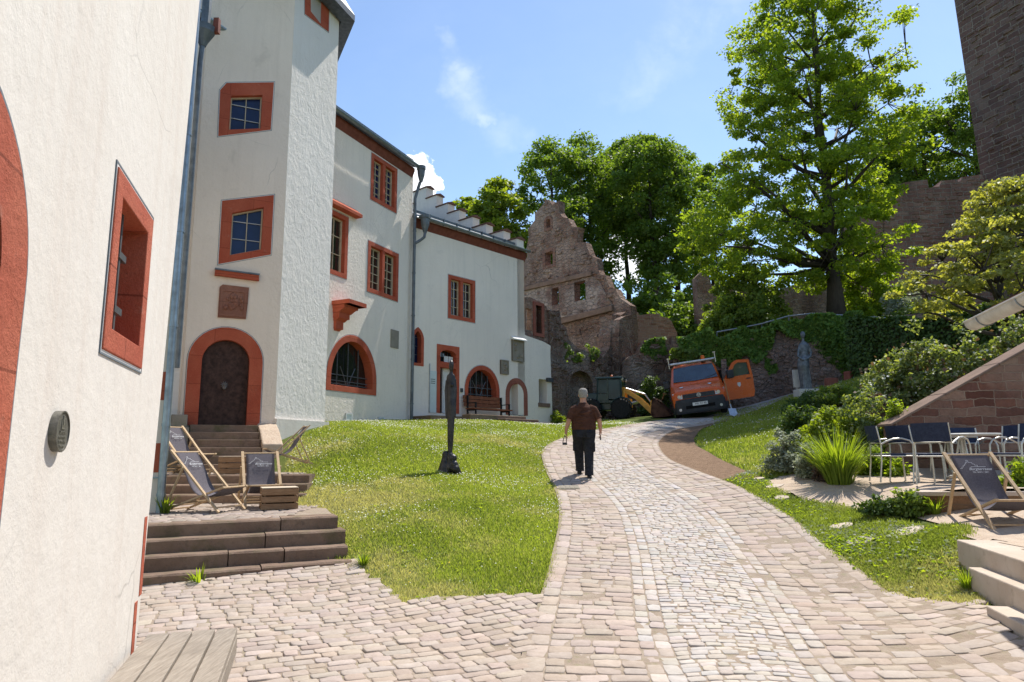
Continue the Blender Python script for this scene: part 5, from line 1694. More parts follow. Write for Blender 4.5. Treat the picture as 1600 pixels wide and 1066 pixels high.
# ------------------------------------------------------------------ the ruin beyond the houses
def loose_stones(mb, fr, outline, holes, n, d0=0.0, lo=(.18, .10), hi=(.48, .24), dep=(.03, .11), seed=1):
    """stones that stand proud of a weathered wall face, in the wall's own mesh"""
    rd = random.Random(seed)
    P = np.array(outline)
    k = 0
    while k < n:
        s = rd.uniform(P[:, 0].min(), P[:, 0].max()); z = rd.uniform(max(P[:, 1].min(), 3.0), P[:, 1].max())
        a, b = rd.uniform(lo[0], hi[0]), rd.uniform(lo[1], hi[1])
        k += 1
        q = np.array([(s - a / 2, z - b / 2), (s + a / 2, z - b / 2), (s + a / 2, z + b / 2), (s - a / 2, z + b / 2)])
        if not inside(q[:, 0], q[:, 1], P).all(): continue
        if any(inside(q[:, 0], q[:, 1], grow(h, .25)).any() for h in holes): continue
        d = rd.uniform(*dep)
        t = [((x - s) * rd.uniform(.7, .9) + s, (y - z) * rd.uniform(.65, .9) + z) for x, y in q]
        mb.add([fr.P(x, d0 - .02, y) for x, y in q] + [fr.P(x, d0 + d, y) for x, y in t], [(4, 5, 6, 7), (0, 1, 5, 4), (1, 2, 6, 5), (2, 3, 7, 6), (3, 0, 4, 7)])
def rough_outline(pts, amp=.10, step=.45, keep=()):
    """break straight tops of ruined walls into uneven stones"""
    out = []
    for i in range(len(pts) - 1):
        a, b = V(pts[i]), V(pts[i + 1])
        L = (b - a).length
        n = max(1, int(L / step))
        for k in range(n):
            q = a.lerp(b, k / n)
            if k or i:
                q = q + V((random.uniform(-amp, amp), random.uniform(-amp, amp)))
            out.append((q.x, q.y))
    out.append(tuple(pts[-1]))
    return out
RG0 = V((5.95, 33.6, 0)) - dirv(135) * 10
RG = Fr(RG0.x, RG0.y, 135)
RU = thing('ruined_gable', 'roofless red sandstone ruin gable with broken stepped edge and empty windows', 'ruin', tuple(RG.P(7, 0, 3)))
topl = [(824, 400), (827, 362), (838, 347), (838, 327), (848, 323), (849, 311), (861, 309), (862, 319), (876, 315), (876, 336), (890, 338), (891, 353), (904, 354), (905, 376), (919, 379), (920, 402), (933, 404), (934, 426), (946, 431), (951, 446), (963, 454), (969, 469), (983, 481), (987, 494)]
topl = pxpoly(RG, topl)
lft = topl[0][0]
oz = 2.5
out = [(lft - 3.2, oz), (lft - 3.2, topl[0][1] - 4.5), (lft - 2.4, topl[0][1] - 3.4), (lft - 1.4, topl[0][1] - 1.7), (lft - .6, topl[0][1] - .8)] + rough_outline(topl, .2, .38) + [(10, oz)]
def q4(x0, y0, x1, y1): return rect_pts(*RG.rect(x0, y0, x1, y1))
rw1 = arch_pts(*RG.rect(854, 350, 860, 357)[:2], RG.px(857, 356)[1], RG.px(857, 346)[1], 8)
rw2 = q4(852, 394, 864, 414)
rw3 = q4(863, 450, 874, 477)
rw4 = q4(898, 440, 916, 470)
m = MB().panel(RG, out, [grow(x, .03) for x in (rw1, rw2, rw3, rw4)], 0, -.5)
loose_stones(m, RG, out, [rw1, rw2, rw3, rw4], 620, seed=3)
m.cur = 1
# plastered storey below the string course
pl_ = pxpoly(RG, ((815, 506), (818, 455), (886, 440), (926, 432), (938, 440), (945, 455), (958, 478), (905, 492)))
m.panel(RG, pl_, [rect_pts(*RG.rect(863, 450, 874, 477))[::-1], rect_pts(*RG.rect(898, 440, 916, 470))[::-1]], .06, -.01)
m.build('wall', [M['ruin'], M['ruin_plaster']], RU)
for k, (o, g_) in enumerate(((rw2, .2), (rw3, .22), (rw4, .18), (rw1, .18))):
    m = MB().ring(RG, grow(o, g_), o, -.45, .035)
    m.build('window_surround', M['ruin_sur'], RU, bevel=.02)
m = MB()
for (xa, ya, xb, yb) in ((816, 453, 888, 437), (888, 437, 927, 428)):
    a, b = RG.px(xa, ya), RG.px(xb, yb)
    m.bar(RG.P(a[0], .1, a[1]), RG.P(b[0], .1, b[1]), .25, .22, RG.n)
m.build('string_course', M['coping'], RU, bevel=.03)
m = MB()
a, b = RG.px(880, 503), RG.px(960, 482)
m.bar(RG.P(a[0], .12, a[1]), RG.P(b[0], .12, b[1]), .3, .25, RG.n)
m.build('string_course', M['coping'], RU, bevel=.03)

RF0 = F2.P(s_low + .05, -.05, 0)
RF = Fr(RF0.x, RF0.y, 42)
RW = thing('ruined_side_wall', 'dark broken ruin wall with shallow niche right of the white house end', 'ruin', tuple(RF.P(2, 0, 3)))
tp = [(859, 655), (860, 540), (857, 487), (876, 487), (879, 506), (885, 514), (888, 530), (897, 541), (914, 550), (931, 554), (944, 558), (952, 545), (957, 494), (978, 489), (983, 505), (984, 655)]
tp = pxpoly(RF, tp)
tp = [(tp[0][0], 2.4)] + rough_outline(tp[1:-1], .09, .4) + [(tp[-1][0], 2.4)]
nch = RF.rect(889, 580, 926, 650)
nic = arch_pts(nch[0], nch[1], 2.6, nch[3] - .6, 12, rise=.6)
m = MB().panel(RF, tp, [nic], 0, -.7)
loose_stones(m, RF, tp, [nic], 260, seed=4)
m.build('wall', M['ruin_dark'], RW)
MB().panel(RF, grow(nic, .05), (), -.5, -.69).build('niche_back', M['ruin_dark'], RW)
m = MB().ring(RF, grow(nic, .2, False), nic, -.3, .05)
m.build('niche_arch', M['ruin_dark'], RW, bevel=.03)
# pilaster stained grey
pa = pxpoly(RF, ((957, 650), (955, 560), (957, 500), (976, 494), (979, 560), (981, 650)))
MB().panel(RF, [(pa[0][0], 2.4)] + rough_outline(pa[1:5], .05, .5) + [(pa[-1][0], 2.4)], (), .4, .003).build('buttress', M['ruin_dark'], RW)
# what is left of an upper window jamb, standing on the low end of the house
JW = Fr(*F2.P(0, -.15, 0).xy, 42)
WR = thing('ruined_window_wall', 'broken wall piece with red window jamb on top of the white house end', 'ruin', tuple(JW.P(s_end + 1, 0, z_ext0)))
jb = [JW.px(*p) for p in ((820, 524), (820, 463), (832, 466), (846, 473), (853, 480), (856, 505), (858, 536))]
zz0 = z_ext1 - .25
h1, h2 = JW.rect(822, 482, 831, 516), JW.rect(836, 478, 846, 521)
m = MB().panel(JW, [(s_end + .01, zz0)] + rough_outline(jb, .05, .35)[1:] + [(s_low - .1, zz0)], [rect_pts(*h1), rect_pts(*h2)], 0, -.28)
m.build('wall', M['ruin'], WR)
m = MB().ring(JW, grow(rect_pts(*h2), .14), rect_pts(*h2), -.28, .05)
m.build('window_jamb', M['redbrick'], WR)
MB().panel(JW, rect_pts(*h2), (), -.29, -.33).build('jamb_shade_back', M['dark'], WR)  # no boards: near-black panel stands in for the shade behind the window

RB = Fr(*RG.P(9.9, -.3, 0).xy, 78)
tp = pxpoly(RB, ((972, 498), (984, 489), (997, 488), (998, 492), (1013, 491), (1030, 489), (1031, 494), (1044, 496), (1050, 503), (1054, 511), (1058, 520)))
e0 = RB.px(1058, 600)[0]
op = rect_pts(*RB.rect(988, 543, 1012, 566))
m = MB().panel(RB, [(tp[0][0], 2.6)] + rough_outline(tp, .05, .4) + [(e0, 2.6)], [grow(op, .03)], 0, -.7)
loose_stones(m, RB, tp, [op], 120, dep=(.02, .06), seed=6)
o = thing('ruined_brick_wall', 'lighter broken wall of brick courses right of the ruin gable', 'ruin', tuple(RB.P(1, 0, 3)))
m.build('wall', M['masonry_brick'], o)
m = MB().ring(RB, grow(op, .2), op, -.6, .05)
m.build('window_surround', M['redbrick'], o)
m = MB()
for k in range(1, 5): 
    s = op[0][0] + (op[2][0] - op[0][0]) * k / 5
    m.fbox(RB, s - .02, s + .02, -.3, -.26, op[0][1], op[1][1])
m.build('window_bars', M['iron'], o)
RL = Fr(*RB.P(-.6, 1.9, 0).xy, 84)
tp = pxpoly(RL, ((972, 566), (984, 556), (1000, 551), (1006, 536), (1018, 529), (1034, 528), (1046, 531), (1053, 546), (1056, 580)))
m = MB().panel(RL, [(tp[0][0], 2.5)] + rough_outline(tp, .08, .4) + [(tp[-1][0], 2.5)], (), 0, -.7)
loose_stones(m, RL, tp, [], 120, seed=5)
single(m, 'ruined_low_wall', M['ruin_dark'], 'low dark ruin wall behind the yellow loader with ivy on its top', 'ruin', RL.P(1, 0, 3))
RC = Fr(*at(1050, 560, 33.5).xy, 88)
tp = pxpoly(RC, ((1050, 526), (1070, 525), (1100, 526)))
m = MB().panel(RC, [(tp[0][0], 2.6)] + tp + [(tp[-1][0], 2.6)], (), 0, -.6)
single(m, 'far_low_wall', M['ruin'], 'short reddish wall seen between ruin and ivy wall', 'wall', RC.P(.5, 0, 3))

# ---- yard wall behind the van and the upper terrace it holds up
y0, y1 = at(1068, 600, 29.6), at(1345, 560, 26.6)
YAZ = math.degrees(math.atan2(y1.x - y0.x, y1.y - y0.y))
YW = Fr(y0.x, y0.y, YAZ)
LY = (y1 - y0).to_2d().length
ytop = [YW.px(x, y) for x, y in ((1068, 530), (1100, 527), (1140, 524), (1200, 516), (1250, 508), (1300, 504), (1345, 502))]
m = MB().panel(YW, [(-.4, 2.2), (-.4, ytop[0][1])] + rough_outline(ytop, .05, .5) + [(LY + 14, ytop[-1][1] + 1.0), (LY + 14, 2.2)], (), 0, -.9)
YT = thing('yard_wall', 'rubble retaining wall with ivy along its top behind the orange van', 'wall', tuple(YW.P(4, 0, 3)))
loose_stones(m, YW, [(0, 2.8), (0, ytop[0][1] - .2), (LY, ytop[-1][1] - .2), (LY, 2.8)], [], 420, lo=(.14, .09), hi=(.34, .2), dep=(.02, .08), seed=7)
m.build('wall', M['yard_wall'], YT)
m = MB().fbox(YW, LY * .24, LY * .27, -.9, .25, 2.5, 5.4)
m.build('buttress', M['yard_wall'], YT)
zT = lambda X, Y: 6.2 + 0 * X + np.clip(Y - 30, -6, 60) * .10 + np.clip(X - 8, -2, 60) * .045
up = [YW.P(-.4, -.85, 0), YW.P(LY + 14, -.85, 0), V((70, 30, 0)), V((70, 95, 0)), V((-40, 95, 0)), V((-40, 60, 0)), V((4, 46, 0)), V((8.0, 36, 0))]
tag(poly_sheet('upper_terrace', M['ground'], [(p.x, p.y) for p in up], 0, .7, zT), kind='structure')
# skirt of that terrace towards the ruin
m = MB()
for a, b in ((YW.P(-.4, -.85, 0), V((8.0, 36, 0))), (V((8.0, 36, 0)), V((4, 46, 0))), (V((4, 46, 0)), V((-40, 60, 0)))):
    za, zb = float(zT(a.x, a.y)), float(zT(b.x, b.y))
    m.add([(a.x, a.y, 1), (b.x, b.y, 1), (b.x, b.y, zb), (a.x, a.y, za)], [(0, 1, 2, 3)])
tag(m.build('hillside', M['ground']), kind='structure')
# hand rail on the terrace edge
HR = thing('hand_rail', 'thin grey hand rail above the ivy covered yard wall', 'railing', tuple(YW.P(3, -.6, 6)))
rp = [at(x, y, YW.P(YW.px(x, y)[0], -.5, 0).y) for x, y in ((1120, 519), (1165, 511), (1190, 506), (1232, 494), (1270, 490), (1340, 494), (1412, 499))]
MB().tube(rp, .03, 8).build('rail', M['steel'], HR)
for p in rp[::2] + rp[1::2]:
    MB().tube([p, (p.x, p.y, p.z - 1.3)], .022, 6).build('post', M['zinc_dark'], HR)

# ---- old wall behind the trees, crenellated curtain wall and the keep
OW = Fr(*at(1088, 500, 37.5).xy, 88)
tp = pxpoly(OW, ((1088, 432), (1096, 418), (1108, 424), (1113, 446), (1150, 440), (1200, 452), (1236, 448), (1262, 436), (1300, 440), (1340, 430)))
m = MB().panel(OW, [(tp[0][0], 4)] + rough_outline(tp, .12, .6) + [(tp[-1][0], 4)], (), 0, -.8)
single(m, 'old_hall_wall', M['ruin'], 'ruined purple brown wall behind the maple and bushes', 'wall', OW.P(4, 0, 6))
CW = Fr(*at(1330, 400, 37.0).xy, 96)
tp = pxpoly(CW, ((1326, 336), (1362, 330), (1366, 308), (1384, 304), (1386, 290), (1420, 284), (1449, 281), (1451, 293), (1468, 292), (1470, 282), (1495, 280), (1497, 286), (1501, 286), (1503, 277), (1545, 270)))
m = MB().panel(CW, [(tp[0][0], 4)] + rough_outline(tp, .035, .6) + [(tp[-1][0] + 3, tp[-1][1]), (tp[-1][0] + 3, 4)], (), 0, -1.2)
loose_stones(m, CW, [(0, 6)] + tp + [(tp[-1][0], 6)], [], 420, lo=(.2, .12), hi=(.6, .24), dep=(.02, .07), seed=8)
single(m, 'curtain_wall', M['masonry_curtain'], 'reddish battlemented castle wall between the maple and the dark keep', 'castle wall', CW.P(5, 0, 7))
kp = at(1512, 150, 36.5)
KT = Fr(kp.x, kp.y, 161)
kb, kt = KT.px(1536, 300), KT.px(1491, 0)
lean = (kt[0] - kb[0]) / (kt[1] - kb[1])
ks = lambda z: kb[0] + lean * (z - kb[1])
m = MB()
m.panel(KT, [(ks(4), 4), (ks(33), 33), (9, 33), (9, 4)], (), 0, -1)
loose_stones(m, KT, [(ks(9) + .1, 9), (ks(32) + .1, 32), (8.5, 32), (8.5, 9)], [], 600, lo=(.35, .18), hi=(.85, .34), dep=(.02, .08), seed=9)
p0 = [KT.P(ks(4), -1.003, 4), KT.P(9, -1.003, 4), KT.P(9, -8.5, 4), KT.P(ks(4), -8.5, 4)]
p1 = [KT.P(ks(33), -1.003, 33), KT.P(9, -1.003, 33), KT.P(9, -8.5, 33), KT.P(ks(33), -8.5, 33)]
m.add(p0 + p1, [(3, 2, 1, 0), (4, 5, 6, 7), (0, 1, 5, 4), (1, 2, 6, 5), (2, 3, 7, 6), (3, 0, 4, 7)])
single(m, 'castle_keep', M['masonry_tower'], 'huge dark sandstone keep rising out of the picture at the right', 'castle keep', KT.P(4, 0, 5))

# ------------------------------------------------------------------ right side: patio, low wall, garden wall, steps, shed eave
PZ = 1.08
patio = [(4.3, 11.9), (4.35, 11.1), (4.55, 10.3), (5.28, 9.0), (9.5, 8.55), (9.5, 12.3), (6.0, 12.2), (5.2, 12.6)]
def zP(X, Y):
    t = np.clip((X - 4.75 - np.clip(Y - 9, 0, 3) * .22) / 1.0, 0, 1)
    g = G(X, Y)
    return np.maximum(g + .012, g + (PZ - g) * t * t * (3 - 2 * t))
tag(poly_sheet('patio', M['gravel'], patio, .012, .12, zP), kind='structure')
LW = Fr(5.26, 9.02, 96)
lz1 = LW.px(1500, 768)[1]
m = MB()
m.fbox(LW, 0, 4.6, -.32, 0, .3, lz1 - .06)
lo_ = thing('low_patio_wall', 'low sandstone wall along the patio behind the front deckchair', 'wall', tuple(LW.P(1, 0, .6)))
m.build('wall', M['masonry_low'], lo_)
MB().fbox(LW, -.04, 4.62, -.36, .05, lz1 - .057, lz1).build('coping', M['step_light'], lo_, bevel=.01)
# garden wall with sloping coping
GW = Fr(*at(1400, 680, 12.4).xy, 92)
g0, g1_, g2 = GW.px(1399, 662), GW.px(1600, 549), GW.px(1400, 688)
sl = (g1_[1] - g0[1]) / (g1_[0] - g0[0])
m = MB().panel(GW, [(g0[0], .8), g0, (g0[0] + 6, g0[1] + 6 * sl), (g0[0] + 6, .8)], (), 0, -.45)
gw_ = thing('garden_wall', 'red sandstone garden wall with sloping top behind the blue chairs', 'wall', tuple(GW.P(1, 0, 1)))
m.build('wall', M['masonry_garden'], gw_)
m = MB()
L_ = math.hypot(1, sl)
a = (g0[0] - .12, g0[1] - .12 * sl)
for k in range(6):
    s0 = g0[0] - .10 + k * 1.02; s1 = s0 + 1.005
    m.add([GW.P(s, d, g0[1] + (s - g0[0]) * sl + dz) for s in (s0, s1) for d, dz in ((.04, .003), (.04, .05), (-.49, .05), (-.49, .003))], [(0, 4, 5, 1), (1, 5, 6, 2), (2, 6, 7, 3), (3, 7, 4, 0), (0, 1, 2, 3), (7, 6, 5, 4)])
m.build('coping', M['coping'], gw_, bevel=.012)
# pale steps up to the seating terrace
SX = thing('pale_stone_steps', 'pale stone steps rising to the terrace at the lower right corner', 'steps', (4.5, 6.3, .2))
TZ = .66
e_pts = [((1540, 946), .30), ((1512, 886), .48), ((1494, 843), .66)]
ends = [atz(x, y, z) for (x, y), z in e_pts]
da = dirv(13.5)
nr = V((da.y, -da.x, 0))
for k, (p, (_, z)) in enumerate(zip(ends, e_pts)):
    q = [p, p - da * 5, p - da * 5 + nr * 3.6, p + nr * 3.6]
    m = MB().add([(a.x, a.y, z - .42) for a in q] + [(a.x, a.y, z) for a in q], [(3, 2, 1, 0), (4, 5, 6, 7), (0, 1, 5, 4), (1, 2, 6, 5), (2, 3, 7, 6), (3, 0, 4, 7)][::1])
    m.build('step', M['step_light'], SX, bevel=.012)
def zS(X, Y):
    g = G(X, Y)
    t = np.clip((X - 4.72) / .5, 0, 1)
    t = np.where(Y < ends[2].y, 1, t)
    return np.maximum(g + .012, g + (TZ - g) * t * t * (3 - 2 * t))
ter = [ends[2] + nr * .35 - da * 4.5, ends[2] + nr * .35, V((5.2, 9.0, 0)), V((9.5, 8.55, 0)), V((9.5, 3, 0))]
tag(poly_sheet('seating_terrace', M['gravel'], [(p.x, p.y) for p in ter], .005, .12, zS), kind='structure')
# flat stepping stones in the grass
for k, (x, y, a, b) in enumerate(((1210, 762, .34, .2), (1222, 780, .26, .2), (1316, 825, .36, .22), (1345, 848, .38, .24), (1420, 833, .4, .26), (1186, 750, .22, .14))):
    p = gp(x, y)
    m = MB()
    n = 9
    a, b = a * .72, b * .72
    o = [(a * .6 * math.cos(2 * math.pi * i / n) * random.uniform(.8, 1.15), b * .75 * math.sin(2 * math.pi * i / n) * random.uniform(.8, 1.15)) for i in range(n)]
    zb_ = [g1(p.x + q[0], p.y + q[1]) for q in o]
    m.add([(p.x + q[0] * 1.05, p.y + q[1] * 1.05, z - .05) for q, z in zip(o, zb_)] + [(p.x + q[0], p.y + q[1], z + .034) for q, z in zip(o, zb_)], [tuple(range(n, 2 * n))] + [(i, (i + 1) % n, n + (i + 1) % n, n + i) for i in range(n)])
    labs = ['flat pale stone in the grass edge just below the gravel strip', 'small flat stone in the grass in front of the patio corner', 'flat stone in the verge left of the front deckchair, further left one', 'flat stone in the verge nearest the cobbled path', 'flat stone in the verge just left of the low patio wall', 'tiny flat stone where the brown earth strip ends']
    single(m, 'stepping_stone', M['step_light'], labs[k], 'stepping stone', p, 'flat stones in the right verge')
# eave and half-round gutter of the shed at the right edge
ge = at(1522, 508, 6.9); gn = at(1604, 468, 5.75)
gd = (gn - ge); gd.z = 0
gaz = math.degrees(math.atan2(gd.x, gd.y))
SH = Fr(ge.x, ge.y, gaz)
gl = 5.0
ngr = (gn.z - ge.z) / gd.length * .0
SO = thing('shed', 'garden shed eave with pale half round gutter end at the right edge', 'shed', (ge.x + 1.5, ge.y - 2, .66))
m = MB()
r_ = .085
prof = [(r_ * math.cos(a), r_ * math.sin(a)) for a in [math.pi + math.pi * i / 12 for i in range(13)]]
prof += [(r_ * .88 * math.cos(a), r_ * .88 * math.sin(a)) for a in [2 * math.pi - math.pi * i / 12 for i in range(13)]]
k = len(prof)
zc = ge.z + .03
m.add([SH.P(s, d, zc + z) for s in (0, gl) for d, z in prof], [(i, (i + 1) % k, k + (i + 1) % k, k + i) for i in range(k)])
m.add([SH.P(s, d, zc + z) for s in (0, -.01) for d, z in prof[:13]], [tuple(range(13))[::-1], tuple(range(13, 26))] + [(i, i + 1, 14 + i, 13 + i) for i in range(12)])
g_ = m.build('gutter', M['gutter_white'], SO)
m = MB().tube([SH.P(-.005, r_, zc + .004), SH.P(gl, r_, zc + .004)], .012, 8)
m.build('gutter_bead', M['gutter_white'], g_)
m = MB()
for s in (.32, 1.2, 2.1):
    m.tube([SH.P(s, (r_ + .006) * math.cos(a), zc + (r_ + .006) * math.sin(a)) for a in [math.pi + math.pi * i / 12 for i in range(13)]], .006, 6)
m.build('gutter_bracket', M['zinc'], g_)
rs = -1   # the roof lies on the far side of the gutter from the yard
m = MB().add([SH.P(s, d, z) for s in (.12, gl) for d, z in ((-.07, zc + .05), (-.07, zc + .10), (-1.6, zc + .75), (-1.6, zc + .70))], [(0, 1, 5, 4), (1, 2, 6, 5), (2, 3, 7, 6), (0, 4, 7, 3), (0, 3, 2, 1), (4, 5, 6, 7)])
m.build('roof', M['tile'], SO)
m = MB().fbox(SH, .75, gl, -1.5, -.5, .5, zc + .06)
m.build('wall', M['masonry_garden'], SO)
# ------------------------------------------------------------------ steps and landings on the left
def cobble_patch(name, fr, s0, s1, d0, d1, z, parent, row=.13, col=.18, cols=None, lim=None):
    """small irregular stones on a landing, one mesh"""
    vs, fs, cs = [], [], []
    d = d0
    while d < d1:
        h = row * random.uniform(.8, 1.2)
        s = s0 - random.random() * col * .5
        while s < s1:
            wd = col * random.uniform(.6, 1.4)
            c = fr.P(s + wd / 2, d + h / 2, z)
            if lim is None or lim(c):
                q = [(s + .012, d + .012), (s + wd - .012, d + .012), (s + wd - .012, d + h - .012), (s + .012, d + h - .012)]
                b = len(vs)
                col_ = vcol(random.choice(cols or PINK), .15) * .82
                j = random.uniform(-.006, .006)
                for ins, dz in ((.014, .016), (0, .004)):
                    for k, (a, e) in enumerate(q):
                        sx = 1 if k in (0, 3) else -1; sy = 1 if k in (0, 1) else -1
                        vs.append(tuple(fr.P(a + sx * ins + random.uniform(-.006, .006), e + sy * ins + random.uniform(-.006, .006), z + dz + j)))
                        cs.append(col_)
                fs.append((b, b + 1, b + 2, b + 3))
                for k in range(4): fs.append((b + 4 + k, b + 4 + (k + 1) % 4, b + (k + 1) % 4, b + k))
            s += wd
        d += h
    o = raw_mesh(name, np.array(vs), np.array(fs), M['sett'], col=np.array(cs), off=parent['_off'] if parent else (0, 0, 0))
    o.parent = parent
    return o
LS = Fr(-3.75, 7.46, 66)
FS = thing('lower_steps', 'four worn dark sandstone steps at the foot of the left terrace', 'steps', tuple(LS.P(1, 0, .2)))
zst = [.35, .50, .65, .80]
for k in range(4):
    d = -.245 * k
    xe = (551, 544, 541, 529)[k]; ye = (880, 852, 828, 806)[k]
    s1 = LS.px(xe, ye, d)[0]
    cuts = {0: (.52,), 1: (.36, .65), 2: (.55,), 3: (.66,)}[k]
    sp = [-.25] + [-.05 + c * (s1 + .05) for c in cuts] + [s1]
    for i in range(len(sp) - 1):
        m = MB()
        dd = random.uniform(-.012, .012); dz = random.uniform(-.008, .008)
        x0, x1 = sp[i] + .006, sp[i + 1] - .006
        n = 6
        pts, fc = [], []
        for q in range(n + 1):
            s = x0 + (x1 - x0) * q / n
            wob = random.uniform(-.011, .011)
            for a, e in ((d + dd + wob, zst[k] - .34), (d + dd + wob, zst[k] - .02 + dz), (d + dd + wob * .6 - .02, zst[k] + dz + random.uniform(-.006, .004)), (d - .36, zst[k] + dz), (d - .36, zst[k] - .34)):
                pts.append(LS.P(s, a, e))
        for q in range(n):
            for r in range(5):
                fc.append((q * 5 + r, (q + 1) * 5 + r, (q + 1) * 5 + (r + 1) % 5, q * 5 + (r + 1) % 5))
        fc += [(0, 1, 2, 3, 4), tuple(n * 5 + r for r in (4, 3, 2, 1, 0))]
        m.add(pts, fc)
        m.build('step', M['step'], FS)
ZL1 = .80
f2a, f2b = atz(256, 787, ZL1 + .01), atz(476, 785, ZL1 + .01)
FB = Fr(f2a.x, f2a.y, math.degrees(math.atan2((f2b - f2a).x, (f2b - f2a).y)))
L2 = (f2b - f2a).to_2d().length
LD = thing('landing', 'cobbled landing with deckchairs between the lower and upper dark steps', 'landing', tuple(LS.P(1, -1.5, ZL1)))
poly = [LS.P(-.3, -.96, 0), LS.P(LS.px(528, 806, -.735)[0] - .01, -.96, 0), FB.P(L2 + .25, -.05, 0), FB.P(-.3, -.05, 0)]
m = MB().add([(p.x, p.y, -.1) for p in poly] + [(p.x, p.y, ZL1 - .012) for p in poly], [(3, 2, 1, 0), (4, 5, 6, 7), (0, 1, 5, 4), (1, 2, 6, 5), (2, 3, 7, 6), (3, 0, 4, 7)])
m.build('base', M['bed'], LD)
pl2 = [(p.x, p.y) for p in poly]
cobble_patch('paving', FB, -.4, L2 + .3, -.1, 3.2, ZL1 - .008, LD, lim=lambda c: bool(inside(np.array([c.x]), np.array([c.y]), pl2)[0]))
US = thing('upper_steps', 'three dark sandstone steps behind the front deckchairs', 'steps', tuple(FB.P(1, 0, ZL1)))
for k in range(3):
    z = ZL1 + .145 * (k + 1); d = -.34 * k
    s1 = L2 - .06 * k
    m = MB()
    n = 8
    pts, fc = [], []
    for q in range(n + 1):
        s = -.3 + (s1 + .3) * q / n
        wob = random.uniform(-.01, .01)
        for a, e in ((d + wob, z - .3), (d + wob, z - .02), (d + wob - .02, z + random.uniform(-.006, .004)), (d - .4, z), (d - .4, z - .3)):
            pts.append(FB.P(s, a, e))
    for q in range(n):
        for r in range(5):
            fc.append((q * 5 + r, (q + 1) * 5 + r, (q + 1) * 5 + (r + 1) % 5, q * 5 + (r + 1) % 5))
    fc += [(0, 1, 2, 3, 4), tuple(n * 5 + r for r in (4, 3, 2, 1, 0))]
    m.add(pts, fc).build('step', M['step'], US)
ZL2 = ZL1 + .145 * 3
UL = thing('upper_landing', 'gravelly upper landing with two deckchairs in front of the tower door', 'landing', tuple(FB.P(1, -1.5, ZL2)))
NST = 6
d_front = .05 + .29 * NST
poly = [FB.P(-.9, -1.02, 0), FB.P(L2 - .25, -1.02, 0), TF.P(2.3, .9, 0), TF.P(2.1, .05, 0), TF.P(-1.2, .05, 0), TF.P(-2.2, 2.0, 0)]
m = MB().add([(p.x, p.y, 0.1) for p in poly] + [(p.x, p.y, ZL2 - .012) for p in poly], [(5, 4, 3, 2, 1, 0), (6, 7, 8, 9, 10, 11)] + [(i, (i + 1) % 6, 6 + (i + 1) % 6, 6 + i) for i in range(6)])
m.build('base', M['bed'], UL)
pl3 = [(p.x, p.y) for p in poly]
cobble_patch('paving', TF, -2.2, 2.6, -.1, 3.4, ZL2 - .008, UL, lim=lambda c: bool(inside(np.array([c.x]), np.array([c.y]), pl3)[0]))
DS_ = thing('door_steps', 'dark stone steps up to the arched tower door', 'steps', tuple(TF.P(1, 1, ZL2)))
sL, sR = ds0 - .16, ds1 + .22
for k in range(NST):
    z = ZL2 + (dzb - ZL2) * (k + 1) / NST
    d = d_front - .29 * k
    m = MB().fbox(TF, sL - (.0 if k else .2), sR + (.0 if k else .15), d - .33 if k < NST - 1 else -.1, d, z - .3, z)
    m.build('step', M['step'], DS_, bevel=.012)
m = MB().fbox(TF, sL - .40, sL - .01, .02, .6, ZL2 - .1, dzb - .06)
m.fbox(TF, sL - .36, sL - .05, .12, .5, dzb - .058, dzb + .20)
m.build('cheek_block', M['slab'], DS_, bevel=.02)
m = MB()
m.add([TF.P(s, d, z) for s in (sR + .01, sR + .42) for d, z in ((.003, ZL2 - .1), (1.25, ZL2 - .1), (1.25, dzb - .42), (.55, dzb - .10), (.003, dzb + .06))], [(0, 4, 3, 2, 1), (5, 6, 7, 8, 9), (0, 1, 6, 5), (1, 2, 7, 6), (2, 3, 8, 7), (3, 4, 9, 8), (4, 0, 5, 9)])
m.build('cheek_block', M['gravel'], DS_, bevel=.03)

# ------------------------------------------------------------------ slatted bench along the left wall
bzs = .50
q0, q1 = atz(226, 990, bzs), atz(372, 982, bzs)
nwc = lambda p: ((V((p.x, p.y, 0)) - NW.o).dot(NW.t), (V((p.x, p.y, 0)) - NW.o).dot(NW.n))
sF, dF = nwc(q1)
BB = thing('wooden_bench', 'weathered grey slatted bench along the white wall in the near left corner', 'bench', tuple(NW.P(sF - 1, .3, .05)))
sF = (sF + nwc(q0)[0]) / 2
nP = 4
w_ = (dF - .03) / nP
for k in range(nP):
    m = MB().fbox(NW, sF - 3.2, sF + random.uniform(-.004, .004), .03 + k * w_ + .006, .03 + (k + 1) * w_ - .006, bzs - .045, bzs + random.uniform(-.002, .002))
    m.build('seat_plank', M['bench_wood'], BB, bevel=.004)
m = MB().fbox(NW, sF - 3.2, sF - .002, dF - .035, dF - .004, bzs - .16, bzs - .05)
m.build('front_rail', M['bench_wood'], BB, bevel=.004)
m = MB().fbox(NW, sF - .03, sF - .005, .05, dF - .04, bzs - .15, bzs - .05)
m.build('end_rail', M['bench_wood'], BB, bevel=.004)
for s in (sF - .14, sF - 1.6, sF - 3.0):
    m = MB().fbox(NW, s - .04, s + .04, .08, dF - .05, -.05, bzs - .165)
    m.build('leg', M['iron'], BB, bevel=.004)

